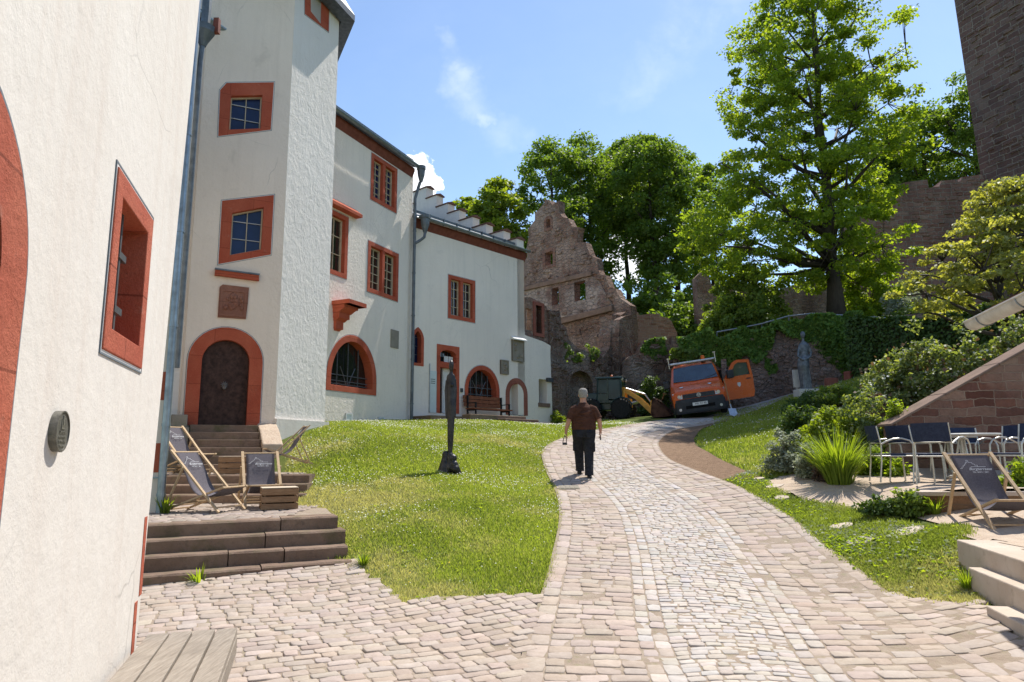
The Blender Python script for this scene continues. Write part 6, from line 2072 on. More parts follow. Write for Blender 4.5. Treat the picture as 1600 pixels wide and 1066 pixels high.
# ------------------------------------------------------------------ deckchairs
CW_ = .56
def yz(y, z, x): return V((x, y, z))
def make_deckchair(name='deckchair'):
    t = thing(name, 'x', 'deckchair', (0, 0, 0), 'deckchairs with printed dark canvas', local=True)
    h = CW_ / 2
    top, foot = (.40, .86), (-.46, .015)
    front, rear = (-.50, .36), (.52, .015)
    piv = (.155, .62)
    m = MB()
    for s in (-1, 1):
        m.bar((s * h, top[0] + .02, top[1] + .02), (s * h, foot[0], foot[1]), .024, .042, (1, 0, 0))
    m.tube([(-h, top[0], top[1] - .01), (h, top[0], top[1] - .01)], .015, 8)
    m.bar((-h, -.40, .075), (h, -.40, .075), .035, .02, (0, 0, 1))
    m.build('back_frame', M['chair_wood'], t)
    m = MB()
    hi = h - .035
    for s in (-1, 1):
        m.bar((s * hi, front[0], front[1]), (s * hi, rear[0], rear[1]), .024, .04, (1, 0, 0))
    m.tube([(-hi - .012, front[0] + .02, front[1] - .01), (hi + .012, front[0] + .02, front[1] - .01)], .014, 8)
    m.bar((-hi, rear[0] - .05, .035), (hi, rear[0] - .05, .035), .035, .02, (0, 0, 1))
    m.bar((-hi, .2, .135), (hi, .2, .135), .03, .02, (0, 0, 1))
    m.build('seat_frame', M['chair_wood'], t)
    m = MB()
    ho = h + .026
    for s in (-1, 1):
        m.bar((s * ho, piv[0] + .01, piv[1] + .02), (s * ho, .43, .06), .02, .034, (1, 0, 0))
    m.bar((-ho, .42, .085), (ho, .42, .085), .025, .02, (0, 0, 1))
    m.build('prop_frame', M['chair_wood'], t)
    # hanging canvas, from the top bar down to the seat bar
    P = [(.40, .865), (.31, .74), (.225, .60), (.15, .46), (.07, .335), (-.03, .25), (-.16, .215), (-.30, .245), (-.42, .305), (-.48, .345)]
    P = np.array(P)
    tt = np.linspace(0, len(P) - 1, 28)
    yy = np.interp(tt, range(len(P)), P[:, 0]); zz = np.interp(tt, range(len(P)), P[:, 1])
    k = np.ones(3) / 3
    for _ in range(2):
        yy[1:-1] = np.convolve(yy, k, 'valid'); zz[1:-1] = np.convolve(zz, k, 'valid')
    cw = h - .055
    m = MB()
    nx = 8
    for off in (0, .006):
        for i in range(28):
            dy, dz = (yy[min(i + 1, 27)] - yy[max(i - 1, 0)]), (zz[min(i + 1, 27)] - zz[max(i - 1, 0)])
            l = math.hypot(dy, dz)
            ny, nz = dz / l, -dy / l
            if nz > 0: ny, nz = -ny, -nz
            for j in range(nx + 1):
                x = -cw + 2 * cw * j / nx
                sag = .012 * (1 - (x / cw) ** 2) * math.sin(math.pi * i / 27)
                m.v.append((x, yy[i] + ny * (sag + off), zz[i] + nz * (sag + off)))
    N = 28 * (nx + 1)
    for i in range(27):
        for j in range(nx):
            a = i * (nx + 1) + j
            m.f.append((a, a + 1, a + nx + 2, a + nx + 1)); m.m.append(0)
            m.f.append((N + a, N + a + nx + 1, N + a + nx + 2, N + a + 1)); m.m.append(0)
    for i in range(27):
        for j in (0, nx):
            a = i * (nx + 1) + j
            m.f.append((a, a + nx + 1, N + a + nx + 1, N + a)); m.m.append(0)
    cv = m.build('canvas', M['canvas'], t, smooth=True)
    # the print: a stepped castle line, a script name and a telephone line
    a3, b3 = V((0, .345, .785)), V((0, .215, .58))
    upv = (a3 - b3).normalized()
    nv = V((1, 0, 0)).cross(upv)
    if nv.y > 0: nv = -nv
    o3 = V((0, .27, .668)) + nv * .022 + V((0, 0, 0))
    def pt(u, v): return o3 + V((u * 1.3 - .015, 0, 0)) + upv * v * 1.3
    path = [(-.135, .005), (-.115, .005), (-.115, .022), (-.098, .022), (-.098, .038), (-.080, .038), (-.080, .055), (-.063, .055), (-.063, .072), (-.050, .072), (-.050, .095), (-.036, .095), (-.036, .072), (-.005, .072), (-.005, .055), (.012, .055), (.012, .042), (.035, .042), (.035, .026)]
    m = MB()
    for i in range(len(path) - 1):
        m.bar(pt(*path[i]), pt(*path[i + 1]), .0035, .002, nv)
    m.bar(pt(-.03, .025), pt(.105, .025), .004, .002, nv)
    m.build('castle_print', M['print'], cv, uv=False)
    B = Matrix((V((1, 0, 0)), upv, nv)).transposed().to_4x4()
    text_mesh('Burgterrasse', .052, M['print'], 'script_print', cv, Matrix.Translation(pt(.045, .0)) @ B, shear=.45, extrude=.0006)
    text_mesh('TEL. 09371 / 3871', .026, M['print'], 'phone_print', cv, Matrix.Translation(pt(.04, -.035)) @ B, extrude=.0006)
    return t
dk = make_deckchair()
def put_chair(o, p, az, lab, sc=1.0):
    o.location = p
    o.rotation_euler = (0, 0, math.pi - R(az))
    o.scale = (sc, sc, sc)
    o['label'] = lab
pz = atz(312, 800, ZL1 + .01)
spots = [(V((pz.x + .02, pz.y + .12, ZL1 + .008)), 106, 'deckchair nearest the zinc drainpipe, turned sideways, on the lower landing', .96),
         (atz(407, 791, ZL1 + .008), 153, 'deckchair facing the camera behind the front wooden crate', .93),
         (V((*at(287, 733, 12.7).xy, ZL2 + .008)), 112, 'deckchair half hidden by the drainpipe on the upper landing', 1.0),
         (V((*at(448, 726, 12.5).xy, at(448, 726, 12.5).z)), 240, 'deckchair on the upper landing at the lawn edge, turned to the left', .80),
         (V((*atz(1556, 826, TZ).xy, TZ + .008)), 184, 'deckchair at the right picture edge before the low wall', 1.0)]
for i, (p, az, lab, sc) in enumerate(spots):
    o = dk if i == 0 else copy_tree(dk)
    put_chair(o, p, az, lab, sc)

# ------------------------------------------------------------------ wooden crates used as tables
def make_crate():
    t = thing('wooden_crate', 'x', 'crate', (0, 0, 0), 'upturned wooden crates beside the deckchairs', local=True)
    a, b, h = .5, .4, .30
    zs = [(.005, .085), (.105, .185), (.205, .292)]
    for i, (z0, z1) in enumerate(zs):
        for s in (-1, 1): MB().box((0, s * (b / 2 - .007), (z0 + z1) / 2), (a, .014, z1 - z0)).build('side_board', M['crate_wood'], t, bevel=.003)
        for s in (-1, 1): MB().box((s * (a / 2 - .012), 0, (z0 + z1) / 2 + .004), (.016, b - .032, z1 - z0)).build('end_board', M['crate_wood'], t, bevel=.003)
    for s in (-1, 1):
        for r in (-1, 1): MB().box((s * (a / 2 - .045), r * (b / 2 - .03), .147), (.025, .028, .285)).build('corner_post', M['crate_wood'], t)
    for k in range(4):
        MB().box((0, -b / 2 + .05 + k * .1, .298 + .006), (a - .004, .088, .011)).build('lid_board', M['crate_light'], t, bevel=.003)
    return t
cr = make_crate()
c1 = atz(428, 797, ZL1)
cr.location = (c1.x + .03, c1.y + .1, ZL1 + .008)
cr.rotation_euler = (0, 0, R(24))
cr['label'] = 'wooden crate on the lower landing in front of the facing deckchair'
cr2 = copy_tree(cr)
c2 = at(368, 733, 12.6)
cr2.location = (c2.x, c2.y, ZL2 + .008)
cr2.rotation_euler = (0, 0, R(6))
cr2['label'] = 'wooden crate on the upper landing before the dark door steps'

# ------------------------------------------------------------------ patio furniture
TB = at(1511, 755, 10.75)
tb = thing('round_table', 'round pale patio table among navy chairs', 'table', (TB.x, TB.y, PZ + .012), local=True)
m = MB().lathe([(.001, .70), (.48, .70), (.51, .712), (.51, .728), (.50, .735), (.001, .735)], n=40)
m.build('table_top', M['table_top'], tb)
m = MB().lathe([(.05, .03), (.035, .1), (.035, .62), (.07, .70)], n=16)
for k in range(3):
    a = k * 2.09 + .5
    m.tube([(.04 * math.cos(a), .04 * math.sin(a), .66), (.10 * math.cos(a), .10 * math.sin(a), .35), (.07 * math.cos(a), .07 * math.sin(a), .05)], .016, 8)
m.build('pedestal', M['alu'], tb)
for k in range(4):
    a = k * math.pi / 2 + .4
    m = MB().tube([(0.03 * math.cos(a), .03 * math.sin(a), .09), (.25 * math.cos(a), .25 * math.sin(a), .075), (.40 * math.cos(a), .40 * math.sin(a), .018)], [.022, .02, .016], 8)
    m.build('foot', M['alu'], tb)
def make_patio_chair():
    t = thing('patio_chair', 'x', 'chair', (0, 0, 0), 'navy patio chairs with pale metal tubes', local=True)
    for s in (-1, 1):
        x = s * .27
        arc = [(x, -.25, .0), (x, -.24, .35), (x, -.225, .56), (x, -.17, .635), (x, -.06, .668), (x, .06, .66), (x, .17, .62), (x * .97, .235, .58)]
        m = MB().tube(arc, .0135, 8)
        m.build('arm_tube', M['alu'], t)
        m = MB().tube([(x * .93, .29, 0), (x * .93, .25, .3), (x * .93, .235, .56), (x * .93, .285, .86)], .0125, 8)
        m.build('rear_leg', M['alu'], t)
    m = MB()
    m.tube([(-.26, -.235, .40), (.26, -.235, .40)], .011, 8)
    m.tube([(-.25, .24, .40), (.25, .24, .40)], .011, 8)
    for s in (-1, 1): m.tube([(s * .245, -.235, .40), (s * .245, .24, .40)], .011, 8)
    m.build('seat_frame', M['alu'], t)
    MB().tube([(-.25, .245, .60), (-.1, .275, .595), (.1, .275, .595), (.25, .245, .60)], .011, 8).build('back_tube', M['alu'], t)
    m = MB().box((0, -.0, .425), (.47, .46, .028))
    m.build('seat', M['navy'], t, bevel=.01)
    m = MB()
    n = 8
    for off in (0, .018):
        for i in range(n + 1):
            x = -.255 + .51 * i / n
            bow = .045 * (1 - (x / .255) ** 2)
            for z, y in ((.605, .245), (.87, .288)):
                m.v.append((x, y + bow + off, z))
    N = 2 * (n + 1)
    for i in range(n):
        a = 2 * i
        for q in ((a, a + 1, a + 3, a + 2), (N + a, N + a + 2, N + a + 3, N + a + 1), (a + 1, N + a + 1, N + a + 3, a + 3), (a, a + 2, N + a + 2, N + a)):
            m.f.append(q); m.m.append(0)
    for a in (0, 2 * n):
        m.f.append((a, N + a, N + a + 1, a + 1)); m.m.append(0)
    m.build('backrest', M['navy'], t, smooth=False)
    return t
pc_ = make_patio_chair()
pspots = [((1398, 748), 10.9, 100, 'navy chair at the far left of the patio beside the tall grass clump'),
          ((1434, 748), 10.9, 80, 'second navy chair from the left, between the grass clump chair and the front chair'),
          ((1478, 760), 9.95, 58, 'navy chair nearest the low wall, its back to the camera'),
          ((1468, 745), 11.5, 150, 'navy chair behind the pale table, left one of the back pair'),
          ((1525, 745), 11.8, 182, 'navy chair behind the pale table, right one of the back pair'),
          ((1572, 748), 10.9, 262, 'navy chair right of the pale table, seen side on'),
          ((1600, 757), 10.0, 262, 'navy chair cut by the right picture edge behind the deckchair')]
for i, ((x, y), Y, az, lab) in enumerate(pspots):
    o = pc_ if i == 0 else copy_tree(pc_)
    p = at(x, y, Y)
    o.location = (p.x, p.y, PZ + .013)
    o.rotation_euler = (0, 0, math.pi - R(az))
    o['label'] = lab
tb2 = at(1478, 740, 12.0)
t2 = copy_tree(tb)
t2.location = (tb2.x + .0, 11.85, PZ + .013)
t2.scale = (.85, .85, .98)
t2['label'] = 'smaller pale table top half hidden behind the left navy chairs'
# ------------------------------------------------------------------ statues
sp = gp(703, 739)
hS = at(703, 563, sp.y).z - sp.z
SL = thing('slender_statue', 'tall slender dark bronze figure standing on the lawn', 'statue', tuple(sp))
k = hS / 2.2
m = MB()
def loft(mb, secs, n=20):
    """closed skin through elliptical sections (x, y, z, rx, ry)"""
    b = len(mb.v)
    for (x, y, z, rx, ry) in secs:
        for i in range(n):
            a = 2 * math.pi * i / n
            mb.v.append((x + rx * math.cos(a), y + ry * math.sin(a), z))
    for s in range(len(secs) - 1):
        for i in range(n):
            j = (i + 1) % n
            mb.f.append((b + s * n + i, b + s * n + j, b + (s + 1) * n + j, b + (s + 1) * n + i)); mb.m.append(mb.cur)
    mb.f.append(tuple(b + i for i in reversed(range(n)))); mb.f.append(tuple(b + (len(secs) - 1) * n + i for i in range(n)))
    mb.m += [mb.cur, mb.cur]
loft(m, [(x * k, y * k, z * k, rx * k * .86, ry * k) for x, y, z, rx, ry in (
    (0.0, 0, .02, .10, .10), (0.0, 0, .35, .085, .09), (.0, 0, .40, .05, .06), (.005, 0, .55, .065, .06), (.01, 0, .85, .078, .07), (.012, 0, 1.10, .088, .075), (.012, 0, 1.30, .092, .085), (.008, 0, 1.45, .085, .075), (.008, 0, 1.62, .09, .07), (.008, 0, 1.75, .098, .068), (.006, 0, 1.85, .105, .06), (.006, 0, 1.895, .09, .055), (.008, 0, 1.93, .05, .048), (.01, 0, 1.97, .036, .04), (.01, -.005, 2.0, .042, .05), (.012, -.01, 2.06, .054, .066), (.012, -.01, 2.12, .056, .068), (.012, 0, 2.17, .045, .055), (.012, .005, 2.20, .015, .02))])
m.tube([V((-.07, 0, 1.8)) * k, V((-.092, .0, 1.6)) * k, V((-.082, -.01, 1.3)) * k, V((-.075, -.02, 1.05)) * k], [.03 * k, .028 * k, .025 * k, .02 * k], 10)
m.tube([V((.082, 0, 1.82)) * k, V((.098, .0, 1.62)) * k, V((.092, -.01, 1.35)) * k, V((.095, -.02, 1.08)) * k], [.03 * k, .03 * k, .027 * k, .02 * k], 10)
m.blob(V((.03, -.06, 1.70)) * k, .035 * k, 2)
m.blob(V((.01, -.06, 2.05)) * k, .016 * k, 2, 0, (.6, 1, 1.2))
mesh_obj(remesh(m, .010, 3), 'figure', M['bronze'], SL)
m = MB()
loft(m, [(x * k, y * k, z * k, rx * k, ry * k) for x, y, z, rx, ry in ((-.10, .0, -.08, .15, .14), (-.11, 0, .05, .125, .12), (-.10, 0, .2, .085, .09), (-.085, 0, .3, .07, .075), (-.085, 0, .38, .066, .07), (-.08, 0, .42, .04, .045))])
m.blob(V((.06, -.03, .28)) * k, .085 * k, 2, .08); m.blob(V((.08, -.05, .16)) * k, .09 * k, 2, .08); m.blob(V((.11, -.07, .07)) * k, .095 * k, 2, .08); m.blob(V((.02, .03, .1)) * k, .16 * k, 2, .06)
m.blob(V((.15, -.05, .0)) * k, .08 * k, 2, .08)
mesh_obj(remesh(m, .014, 2), 'base', M['bronze'], SL)

bl = at(1260, 617, 25.2)
SB = thing('standing_statue', 'grey bronze figure with long skirt on a pale block before the yard wall', 'statue', (bl.x, bl.y, bl.z - .08))
pxm = 25.2 / 1067
m = MB().box((0, 0, .1), (.74, .6, .36))
m.build('block', M['white_block'], SB, bevel=.03)
for o in [x for x in COL.objects if x.parent == SB]:
    o.data.transform(Matrix.Translation(V(SB['_off'])))
def sz(y): return at(1260, y, 25.2).z - (bl.z - .08)
m = MB()
loft(m, [(.02, 0, .26, .22, .17), (.0, 0, sz(600), .20, .17), (-.02, 0, sz(585), .20, .18), (-.04, -.02, sz(572), .215, .2), (-.03, -.02, sz(563), .20, .18), (.02, 0, sz(556), .15, .13), (.04, .0, sz(546), .17, .12), (.05, 0, sz(539), .20, .11), (.05, 0, sz(536), .13, .08), (.03, 0, sz(533.5), .05, .05), (.03, 0, sz(529), .045, .05), (.03, -.01, sz(526.5), .07, .085), (.03, -.01, sz(523), .085, .1), (.03, 0, sz(519.5), .07, .085), (.03, 0, sz(518), .03, .03)])
m.tube([V((.20, 0, sz(540))), V((.27, -.04, sz(551))), V((.21, -.1, sz(558))), V((-.02, -.2, sz(563)))], [.055, .05, .045, .035], 10)
m.tube([V((-.10, 0, sz(540))), V((-.2, -.05, sz(551))), V((-.24, -.12, sz(558))), V((-.1, -.22, sz(564)))], [.055, .048, .043, .035], 10)
for i in range(5):
    m.tube([V((-.12 + i * .06, -.15, sz(578))), V((-.14 + i * .07, -.15, .3))], [.02, .035], 6)
mesh_obj(remesh(m, .018, 3), 'figure', M['bronze_grey'], SB)
wp = at(1245, 606, 25.6)
m = MB().box((wp.x, wp.y, wp.z + .34), (.22, .1, .66)).box((wp.x, wp.y, wp.z - .2), (.06, .06, .5))
single(m, 'white_board', M['white_block'], 'small white upright board left of the grey statue', 'board', wp)
for i, (x, y, a, b, h_, lab) in enumerate(((1300, 612, .45, .3, .5, 'low dark red stone block right of the grey statue'), (1330, 606, .5, .3, .6, 'dark red stone block farther right of the grey statue'))):
    p = at(x, y, 25.0)
    m = MB().box((p.x, p.y, p.z + h_ / 2 - .1), (a, b, h_ + .2), Matrix.Rotation(.2 + i * .4, 3, 'Z'), .9)
    single(m, 'stone_block', M['redbrick'], lab, 'stone block', p, bevel=.04)

# ------------------------------------------------------------------ the walking man
mp_ = gp(914, 747)
PS = 1.76 / 1.80
PE = thing('person', 'grey haired man in brown shirt and dark trousers walking up the path', 'person', tuple(mp_), local=True)
PE.rotation_euler = (0, 0, R(-4))
fwd = .165          # slope of the path under him
def limb(mb, pts, rr, n=12, flat=1.0): mb.tube([V(p) * PS for p in pts], [r * PS for r in rr], n, True, flat)
lf = V((-.088, .30, .052)); rf = V((.080, -.14, -.02))
lk, rk = V((-.10, .25, .52)), V((.09, .0, .49))
lh, rh = V((-.10, .02, .92)), V((.10, .02, .92))
def hand(mb, wrist, d, thumb_side):
    """palm, four fingers of different lengths curled forward, a thumb from its side"""
    w = V(wrist)
    palm = w + V((d[0] * .05, d[1] * .05, -.055))
    limb(mb, [w, w + (palm - w) * .5, palm], [.027, .034, .036], 10, .62)
    for i, L in enumerate((.062, .072, .068, .052)):
        y = .026 - i * .0175
        b = palm + V((0, y, -.015))
        limb(mb, [b, b + V((-thumb_side * .004, 0, -L * .5)), b + V((-thumb_side * .018, .0, -L * .85)), b + V((-thumb_side * .034, 0, -L * .95))], [.0098, .0094, .0086, .007], 7)
    b = w + V((-thumb_side * .006, .03, -.03))
    limb(mb, [b, b + V((-thumb_side * .01, .022, -.026)), b + V((-thumb_side * .02, .026, -.055))], [.012, .0105, .008], 7)
m = MB()
# head, neck
loft(m, [tuple(c * PS for c in s) for s in ((0, -.01, 1.42, .075, .075), (0, .0, 1.52, .068, .07), (0, .015, 1.57, .064, .074), (0, .03, 1.61, .070, .088), (0, .032, 1.66, .082, .10), (0, .03, 1.71, .086, .104), (0, .025, 1.755, .076, .092), (0, .02, 1.785, .048, .06), (0, .02, 1.795, .015, .02))])
m.blob(V((0, .138, 1.645)) * PS, .02 * PS, 2, 0, (.8, 1, 1.3))          # nose
for s in (-1, 1):
    m.blob(V((s * .089, .02, 1.655)) * PS, .03 * PS, 2, 0, (.38, .75, 1.1))   # ears
    m.blob(V((s * .03, .122, 1.675)) * PS, .014 * PS, 2)                      # eyes
m.blob(V((0, .125, 1.602)) * PS, .022 * PS, 2, 0, (1.2, .5, .35))       # mouth
# trunk and legs under the clothes
loft(m, [tuple(c * PS for c in s) for s in ((0, .01, .86, .17, .13), (0, .02, 1.0, .20, .16), (0, .03, 1.12, .20, .16), (0, .0, 1.28, .20, .14), (0, -.015, 1.40, .19, .11), (0, -.01, 1.46, .10, .08))])
limb(m, [lh, lk, lf + V((0, 0, .09))], [.09, .06, .045]); limb(m, [rh, rk, rf + V((0, 0, .09))], [.09, .06, .045])
# arms
aL = [V((-.215, -.02, 1.355)), V((-.30, -.06, 1.14)), V((-.365, .01, .93))]
aR = [V((.215, -.02, 1.355)), V((.315, -.05, 1.14)), V((.338, .04, .93))]
for A, s in ((aL, -1), (aR, 1)):
    limb(m, [A[0], A[0].lerp(A[1], .5), A[1], A[1].lerp(A[2], .4), A[2]], [.062, .054, .046, .046, .030])
    limb(m, [V((0, -.01, 1.38)), A[0]], [.08, .062])
    hand(m, A[2], (s * -.1, .12), s)
mesh_obj(remesh(m, .0075, 3), 'body', M['skin'], PE)
m = MB()
loft(m, [tuple(c * PS for c in s) for s in ((0, .02, .955, .242, .205), (0, .025, .99, .252, .215), (0, .03, 1.10, .25, .215), (0, .015, 1.24, .235, .185), (0, -.01, 1.34, .218, .15), (0, -.02, 1.405, .175, .12), (0, -.015, 1.45, .12, .095), (0, 0, 1.505, .083, .082))], 28)
for A in (aL, aR):
    limb(m, [A[0] + V((-.10 if A is aR else .10, 0, .035)), A[0], A[0].lerp(A[1], .3), A[0].lerp(A[1], .6), A[0].lerp(A[1], .88)], [.085, .082, .078, .075, .080], 16)
for i in range(5):
    z = 1.02 + i * .07
    m.tube([V((-.2, -.115 - .01 * i % 2, z)) * PS, V((-.03, -.19, z - .02)) * PS, V((.16, -.14, z + .025)) * PS], [.006, .014, .006], 6)
mesh_obj(remesh(m, .011, 3), 'shirt', M['shirt'], PE)
m = MB()
loft(m, [tuple(c * PS for c in s) for s in ((0, .02, .80, .205, .15), (0, .015, .88, .235, .185), (0, .02, .96, .24, .20), (0, .02, 1.0, .235, .195))], 24)
for h_, kk, ft, s in ((lh, lk, lf, -1), (rh, rk, rf, 1)):
    limb(m, [h_ + V((s * .01, 0, -.02)), h_.lerp(kk, .5), kk, kk.lerp(ft, .5) + V((0, -.01, .03)), ft + V((0, -.01, .14)), ft + V((0, -.01, .075))], [.135, .118, .098, .09, .086, .09], 16)
    m.box((h_.lerp(kk, .72) + V((s * .10, -.02, 0))) * PS, (.05, .15, .18))
    for q in range(3):
        c = kk.lerp(ft, .2 + .25 * q)
        m.tube([(c + V((-.07, -.06, .02))) * PS, (c + V((0, -.095, 0))) * PS, (c + V((.07, -.06, .015))) * PS], [.006, .012, .006], 6)
m.box(V((-.1, -.165, .86)) * PS, (.11, .03, .12)); m.box(V((.1, -.165, .86)) * PS, (.11, .03, .12))
mesh_obj(remesh(m, .011, 3), 'trousers', M['jeans'], PE)
for ft, s, pitch in ((lf, -1, .1), (rf, 1, .14)):
    m = MB()
    for (y, z, rx, rz) in ((-.085, .05, .042, .045), (-.03, .055, .045, .05), (.05, .045, .047, .04), (.13, .036, .05, .032), (.175, .03, .035, .025)):
        m.blob((ft + V((s * .008, y, z + y * fwd))) * PS, 1, 2, 0, (rx, .06, rz))
    mesh_obj(remesh(m, .009, 3), 'shoe', M['shoe'], PE)
m = MB()
loft(m, [tuple(c * PS for c in s) for s in ((0, -.008, 1.60, .074, .078), (0, .0, 1.66, .091, .098), (0, .008, 1.72, .095, .104), (0, .008, 1.765, .084, .092), (0, .01, 1.797, .05, .058), (0, .01, 1.806, .015, .02))])
mesh_obj(remesh(m, .009, 2), 'hair', M['hair'], PE)
ang = R(-4)
def pw(p):
    q = V(p) * PS
    return mp_ + V((q.x * math.cos(ang) - q.y * math.sin(ang), q.x * math.sin(ang) + q.y * math.cos(ang), q.z))
hl = pw((-.385, .02, .83)); hr = pw((.345, .06, .83))
m = MB().tube([hl + V((0, 0, .02)), hl + V((-.03, -.01, -.06)), hl + V((-.045, -.01, -.13)), hl + V((.02, 0, -.15)), hl + V((.035, .01, -.06)), hl + V((.01, 0, .0))], .009, 8)
m.box(hl + V((-.005, 0, -.145)), (.09, .025, .05))
single(m, 'carry_strap', M['black_plastic'], 'small black looped strap held in the walking man\'s left hand', 'strap', hl)
m = MB().box(hr + V((-.012, .0, -.03)), (.018, .07, .10))
single(m, 'phone', M['black_plastic'], 'small dark handheld device in the walking man\'s right hand', 'phone', hr, bevel=.004)

# flat drain cover let into the path
dp = gp(889, 765)
m = MB().box((dp.x, dp.y, dp.z + .03), (.36, .30, .03), Matrix.Rotation(.14, 3, 'X'))
for q in range(4): m.box((dp.x - .12 + q * .08, dp.y, dp.z + .046), (.05, .24, .006), Matrix.Rotation(.14, 3, 'X'))
single(m, 'drain_cover', M['slab'], 'rectangular grey drain cover in the path behind the walking man', 'drain cover', dp)
# ------------------------------------------------------------------ trees, shrubs, ivy
def leaf_quads(c, size, r, up=0.35, out=None, aspect=.62, droop=0.0):
    """folded rhombic leaves at the points c, facing mostly up (and outwards)"""
    n = len(c)
    nrm = r.normal(0, 1, (n, 3)); nrm[:, 2] = np.abs(nrm[:, 2]) * .8 + up
    if out is not None: nrm += out
    nrm /= np.linalg.norm(nrm, axis=1)[:, None]
    a = r.normal(0, 1, (n, 3)); a[:, 2] -= droop
    a -= nrm * (a * nrm).sum(1)[:, None]
    a /= np.linalg.norm(a, axis=1)[:, None]
    b = np.cross(nrm, a)
    s = (size * r.uniform(.65, 1.35, n))[:, None]
    v = np.stack([c - a * s * .5, c + b * s * aspect * .5 + nrm * s * .10, c + a * s * .5, c - b * s * aspect * .5 + nrm * s * .10], 1)
    f = (np.array([[0, 1, 2, 3]])[None] + (np.arange(n) * 4)[:, None, None]).reshape(-1, 4)
    return v.reshape(-1, 3), f
def clump_points(centres, radii, per, r, flat=.6, shell=.35):
    c = np.repeat(centres, per, axis=0)
    rad = np.repeat(radii, per)
    d = r.normal(0, 1, c.shape); d /= np.linalg.norm(d, axis=1)[:, None]
    q = rad * (shell + (1 - shell) * r.random(len(rad))) ** .6 * r.uniform(.55, 1.12, len(rad))
    o = d * q[:, None]; o[:, 2] *= flat
    return c + o, d
def tree(name, label, base, height, trunk_r, crown, n_limb, n_cl, per, size, leafm, barkm, seed, rcl=(.5, .95), group=None, lean=(0, 0), bare=.25, flat=.6, category='tree', fill=.45, minr=.25, ysc=1.0):
    """crown: list of (height fraction, radius, x shift, y shift)"""
    r = np.random.default_rng(seed); rd = random.Random(seed)
    T = thing(name, label, category, tuple(base), group)
    base = V(base)
    cz_ = np.array([c[0] for c in crown]); cr_ = np.array([c[1] for c in crown]); cx_ = np.array([c[2] for c in crown]); cy_ = np.array([c[3] if len(c) > 3 else 0 for c in crown])
    def axis(t): return np.array((np.interp(t, cz_, cx_), np.interp(t, cz_, cy_), 0))
    tp = []
    for i in range(9):
        t = i / 8 * .93
        w_ = 0 if i == 0 else .012 * height
        s = min(1, t / max(.05, cz_[0]))
        tp.append(base + V((np.interp(t, [0, .38, 1], [0, 0, np.interp(.9, cz_, cx_)]) + rd.uniform(-w_, w_) * .5 + lean[0] * t, rd.uniform(-w_, w_) * .5 + lean[1] * t, t * height)))
    rr = [trunk_r * (1.35 if i == 0 else 1) * (1 - .9 * (i / 8) ** .85) + .015 for i in range(9)]
    m = MB().tube(tp, rr, 9)
    def on_trunk(t):
        t = max(0, min(.93, t)) / .93 * 8
        i = min(7, int(t))
        return tp[i].lerp(tp[i + 1], t - i), rr[i] + (rr[i + 1] - rr[i]) * (t - i)
    limbs = []
    for k in range(n_limb):
        t = cz_[0] + (.97 - cz_[0]) * ((k + rd.random()) / n_limb)
        rad = np.interp(t, cz_, cr_) * rd.uniform(.6, .92)
        a = k * 2.399 + rd.uniform(-.4, .4)
        ax = axis(t)
        end = base + V((ax[0] + rad * math.cos(a), ax[1] + ysc * rad * math.sin(a), t * height))
        t0 = max(bare, t - rad / height * rd.uniform(.45, .9))
        p0, r0 = on_trunk(t0)
        q1 = p0.lerp(end, .4) + V((0, 0, -.04 * rad)); q2 = p0.lerp(end, .72) + V((rd.uniform(-.1, .1) * rad, rd.uniform(-.1, .1) * rad, .05 * rad))
        lr = min(r0 * .62, .02 + rad * .026)
        m.tube([p0, q1, q2, end], [lr, lr * .75, lr * .5, .012], 6)
        limbs.append([p0, q1, q2, end])
    # leaf clumps fill the crown, denser towards its skin
    cent, rads = [], []
    tries = 0
    while len(cent) < n_cl and tries < n_cl * 30:
        tries += 1
        t = rd.uniform(cz_[0], 1.0)
        R_ = np.interp(t, cz_, cr_)
        if rd.random() > R_ / cr_.max() * .9 + .15: continue
        a = rd.uniform(0, 6.283)
        q = R_ * (minr + (1 - minr) * rd.random() ** fill)
        ax = axis(t)
        # uneven outline
        q *= .97 + .12 * math.sin(a * 3 + t * 9 + seed) + .08 * math.sin(a * 5 - t * 17)
        cent.append(base + V((ax[0] + q * math.cos(a), ax[1] + ysc * q * math.sin(a), t * height)))
        rads.append(rd.uniform(*rcl))
    kept = []
    for c, rd_ in zip(cent, rads):
        best = None
        for L in limbs:
            for p in L[1:]:
                d = (p - c).length
                if best is None or d < best[0]: best = (d, p)
        if best and best[0] < max(1.2, height * .11):
            kept.append((c, rd_))
            p = best[1]
            m.tube([p, p.lerp(c, .55) + V((0, 0, -.03 * best[0])), c], [.022, .014, .006], 4, cap=False)
    cent, rads = [k[0] for k in kept], [k[1] for k in kept]
    m.build('trunk', M[barkm], T, smooth=True, uv=False)
    pts, d = clump_points(np.array([tuple(c) for c in cent]), np.array(rads), per, r, flat)
    v, f = leaf_quads(pts, np.full(len(pts), size), r, .35, d * .35)
    raw_mesh('crown', v, f, M[leafm], off=T['_off'], parent=T)
    return T

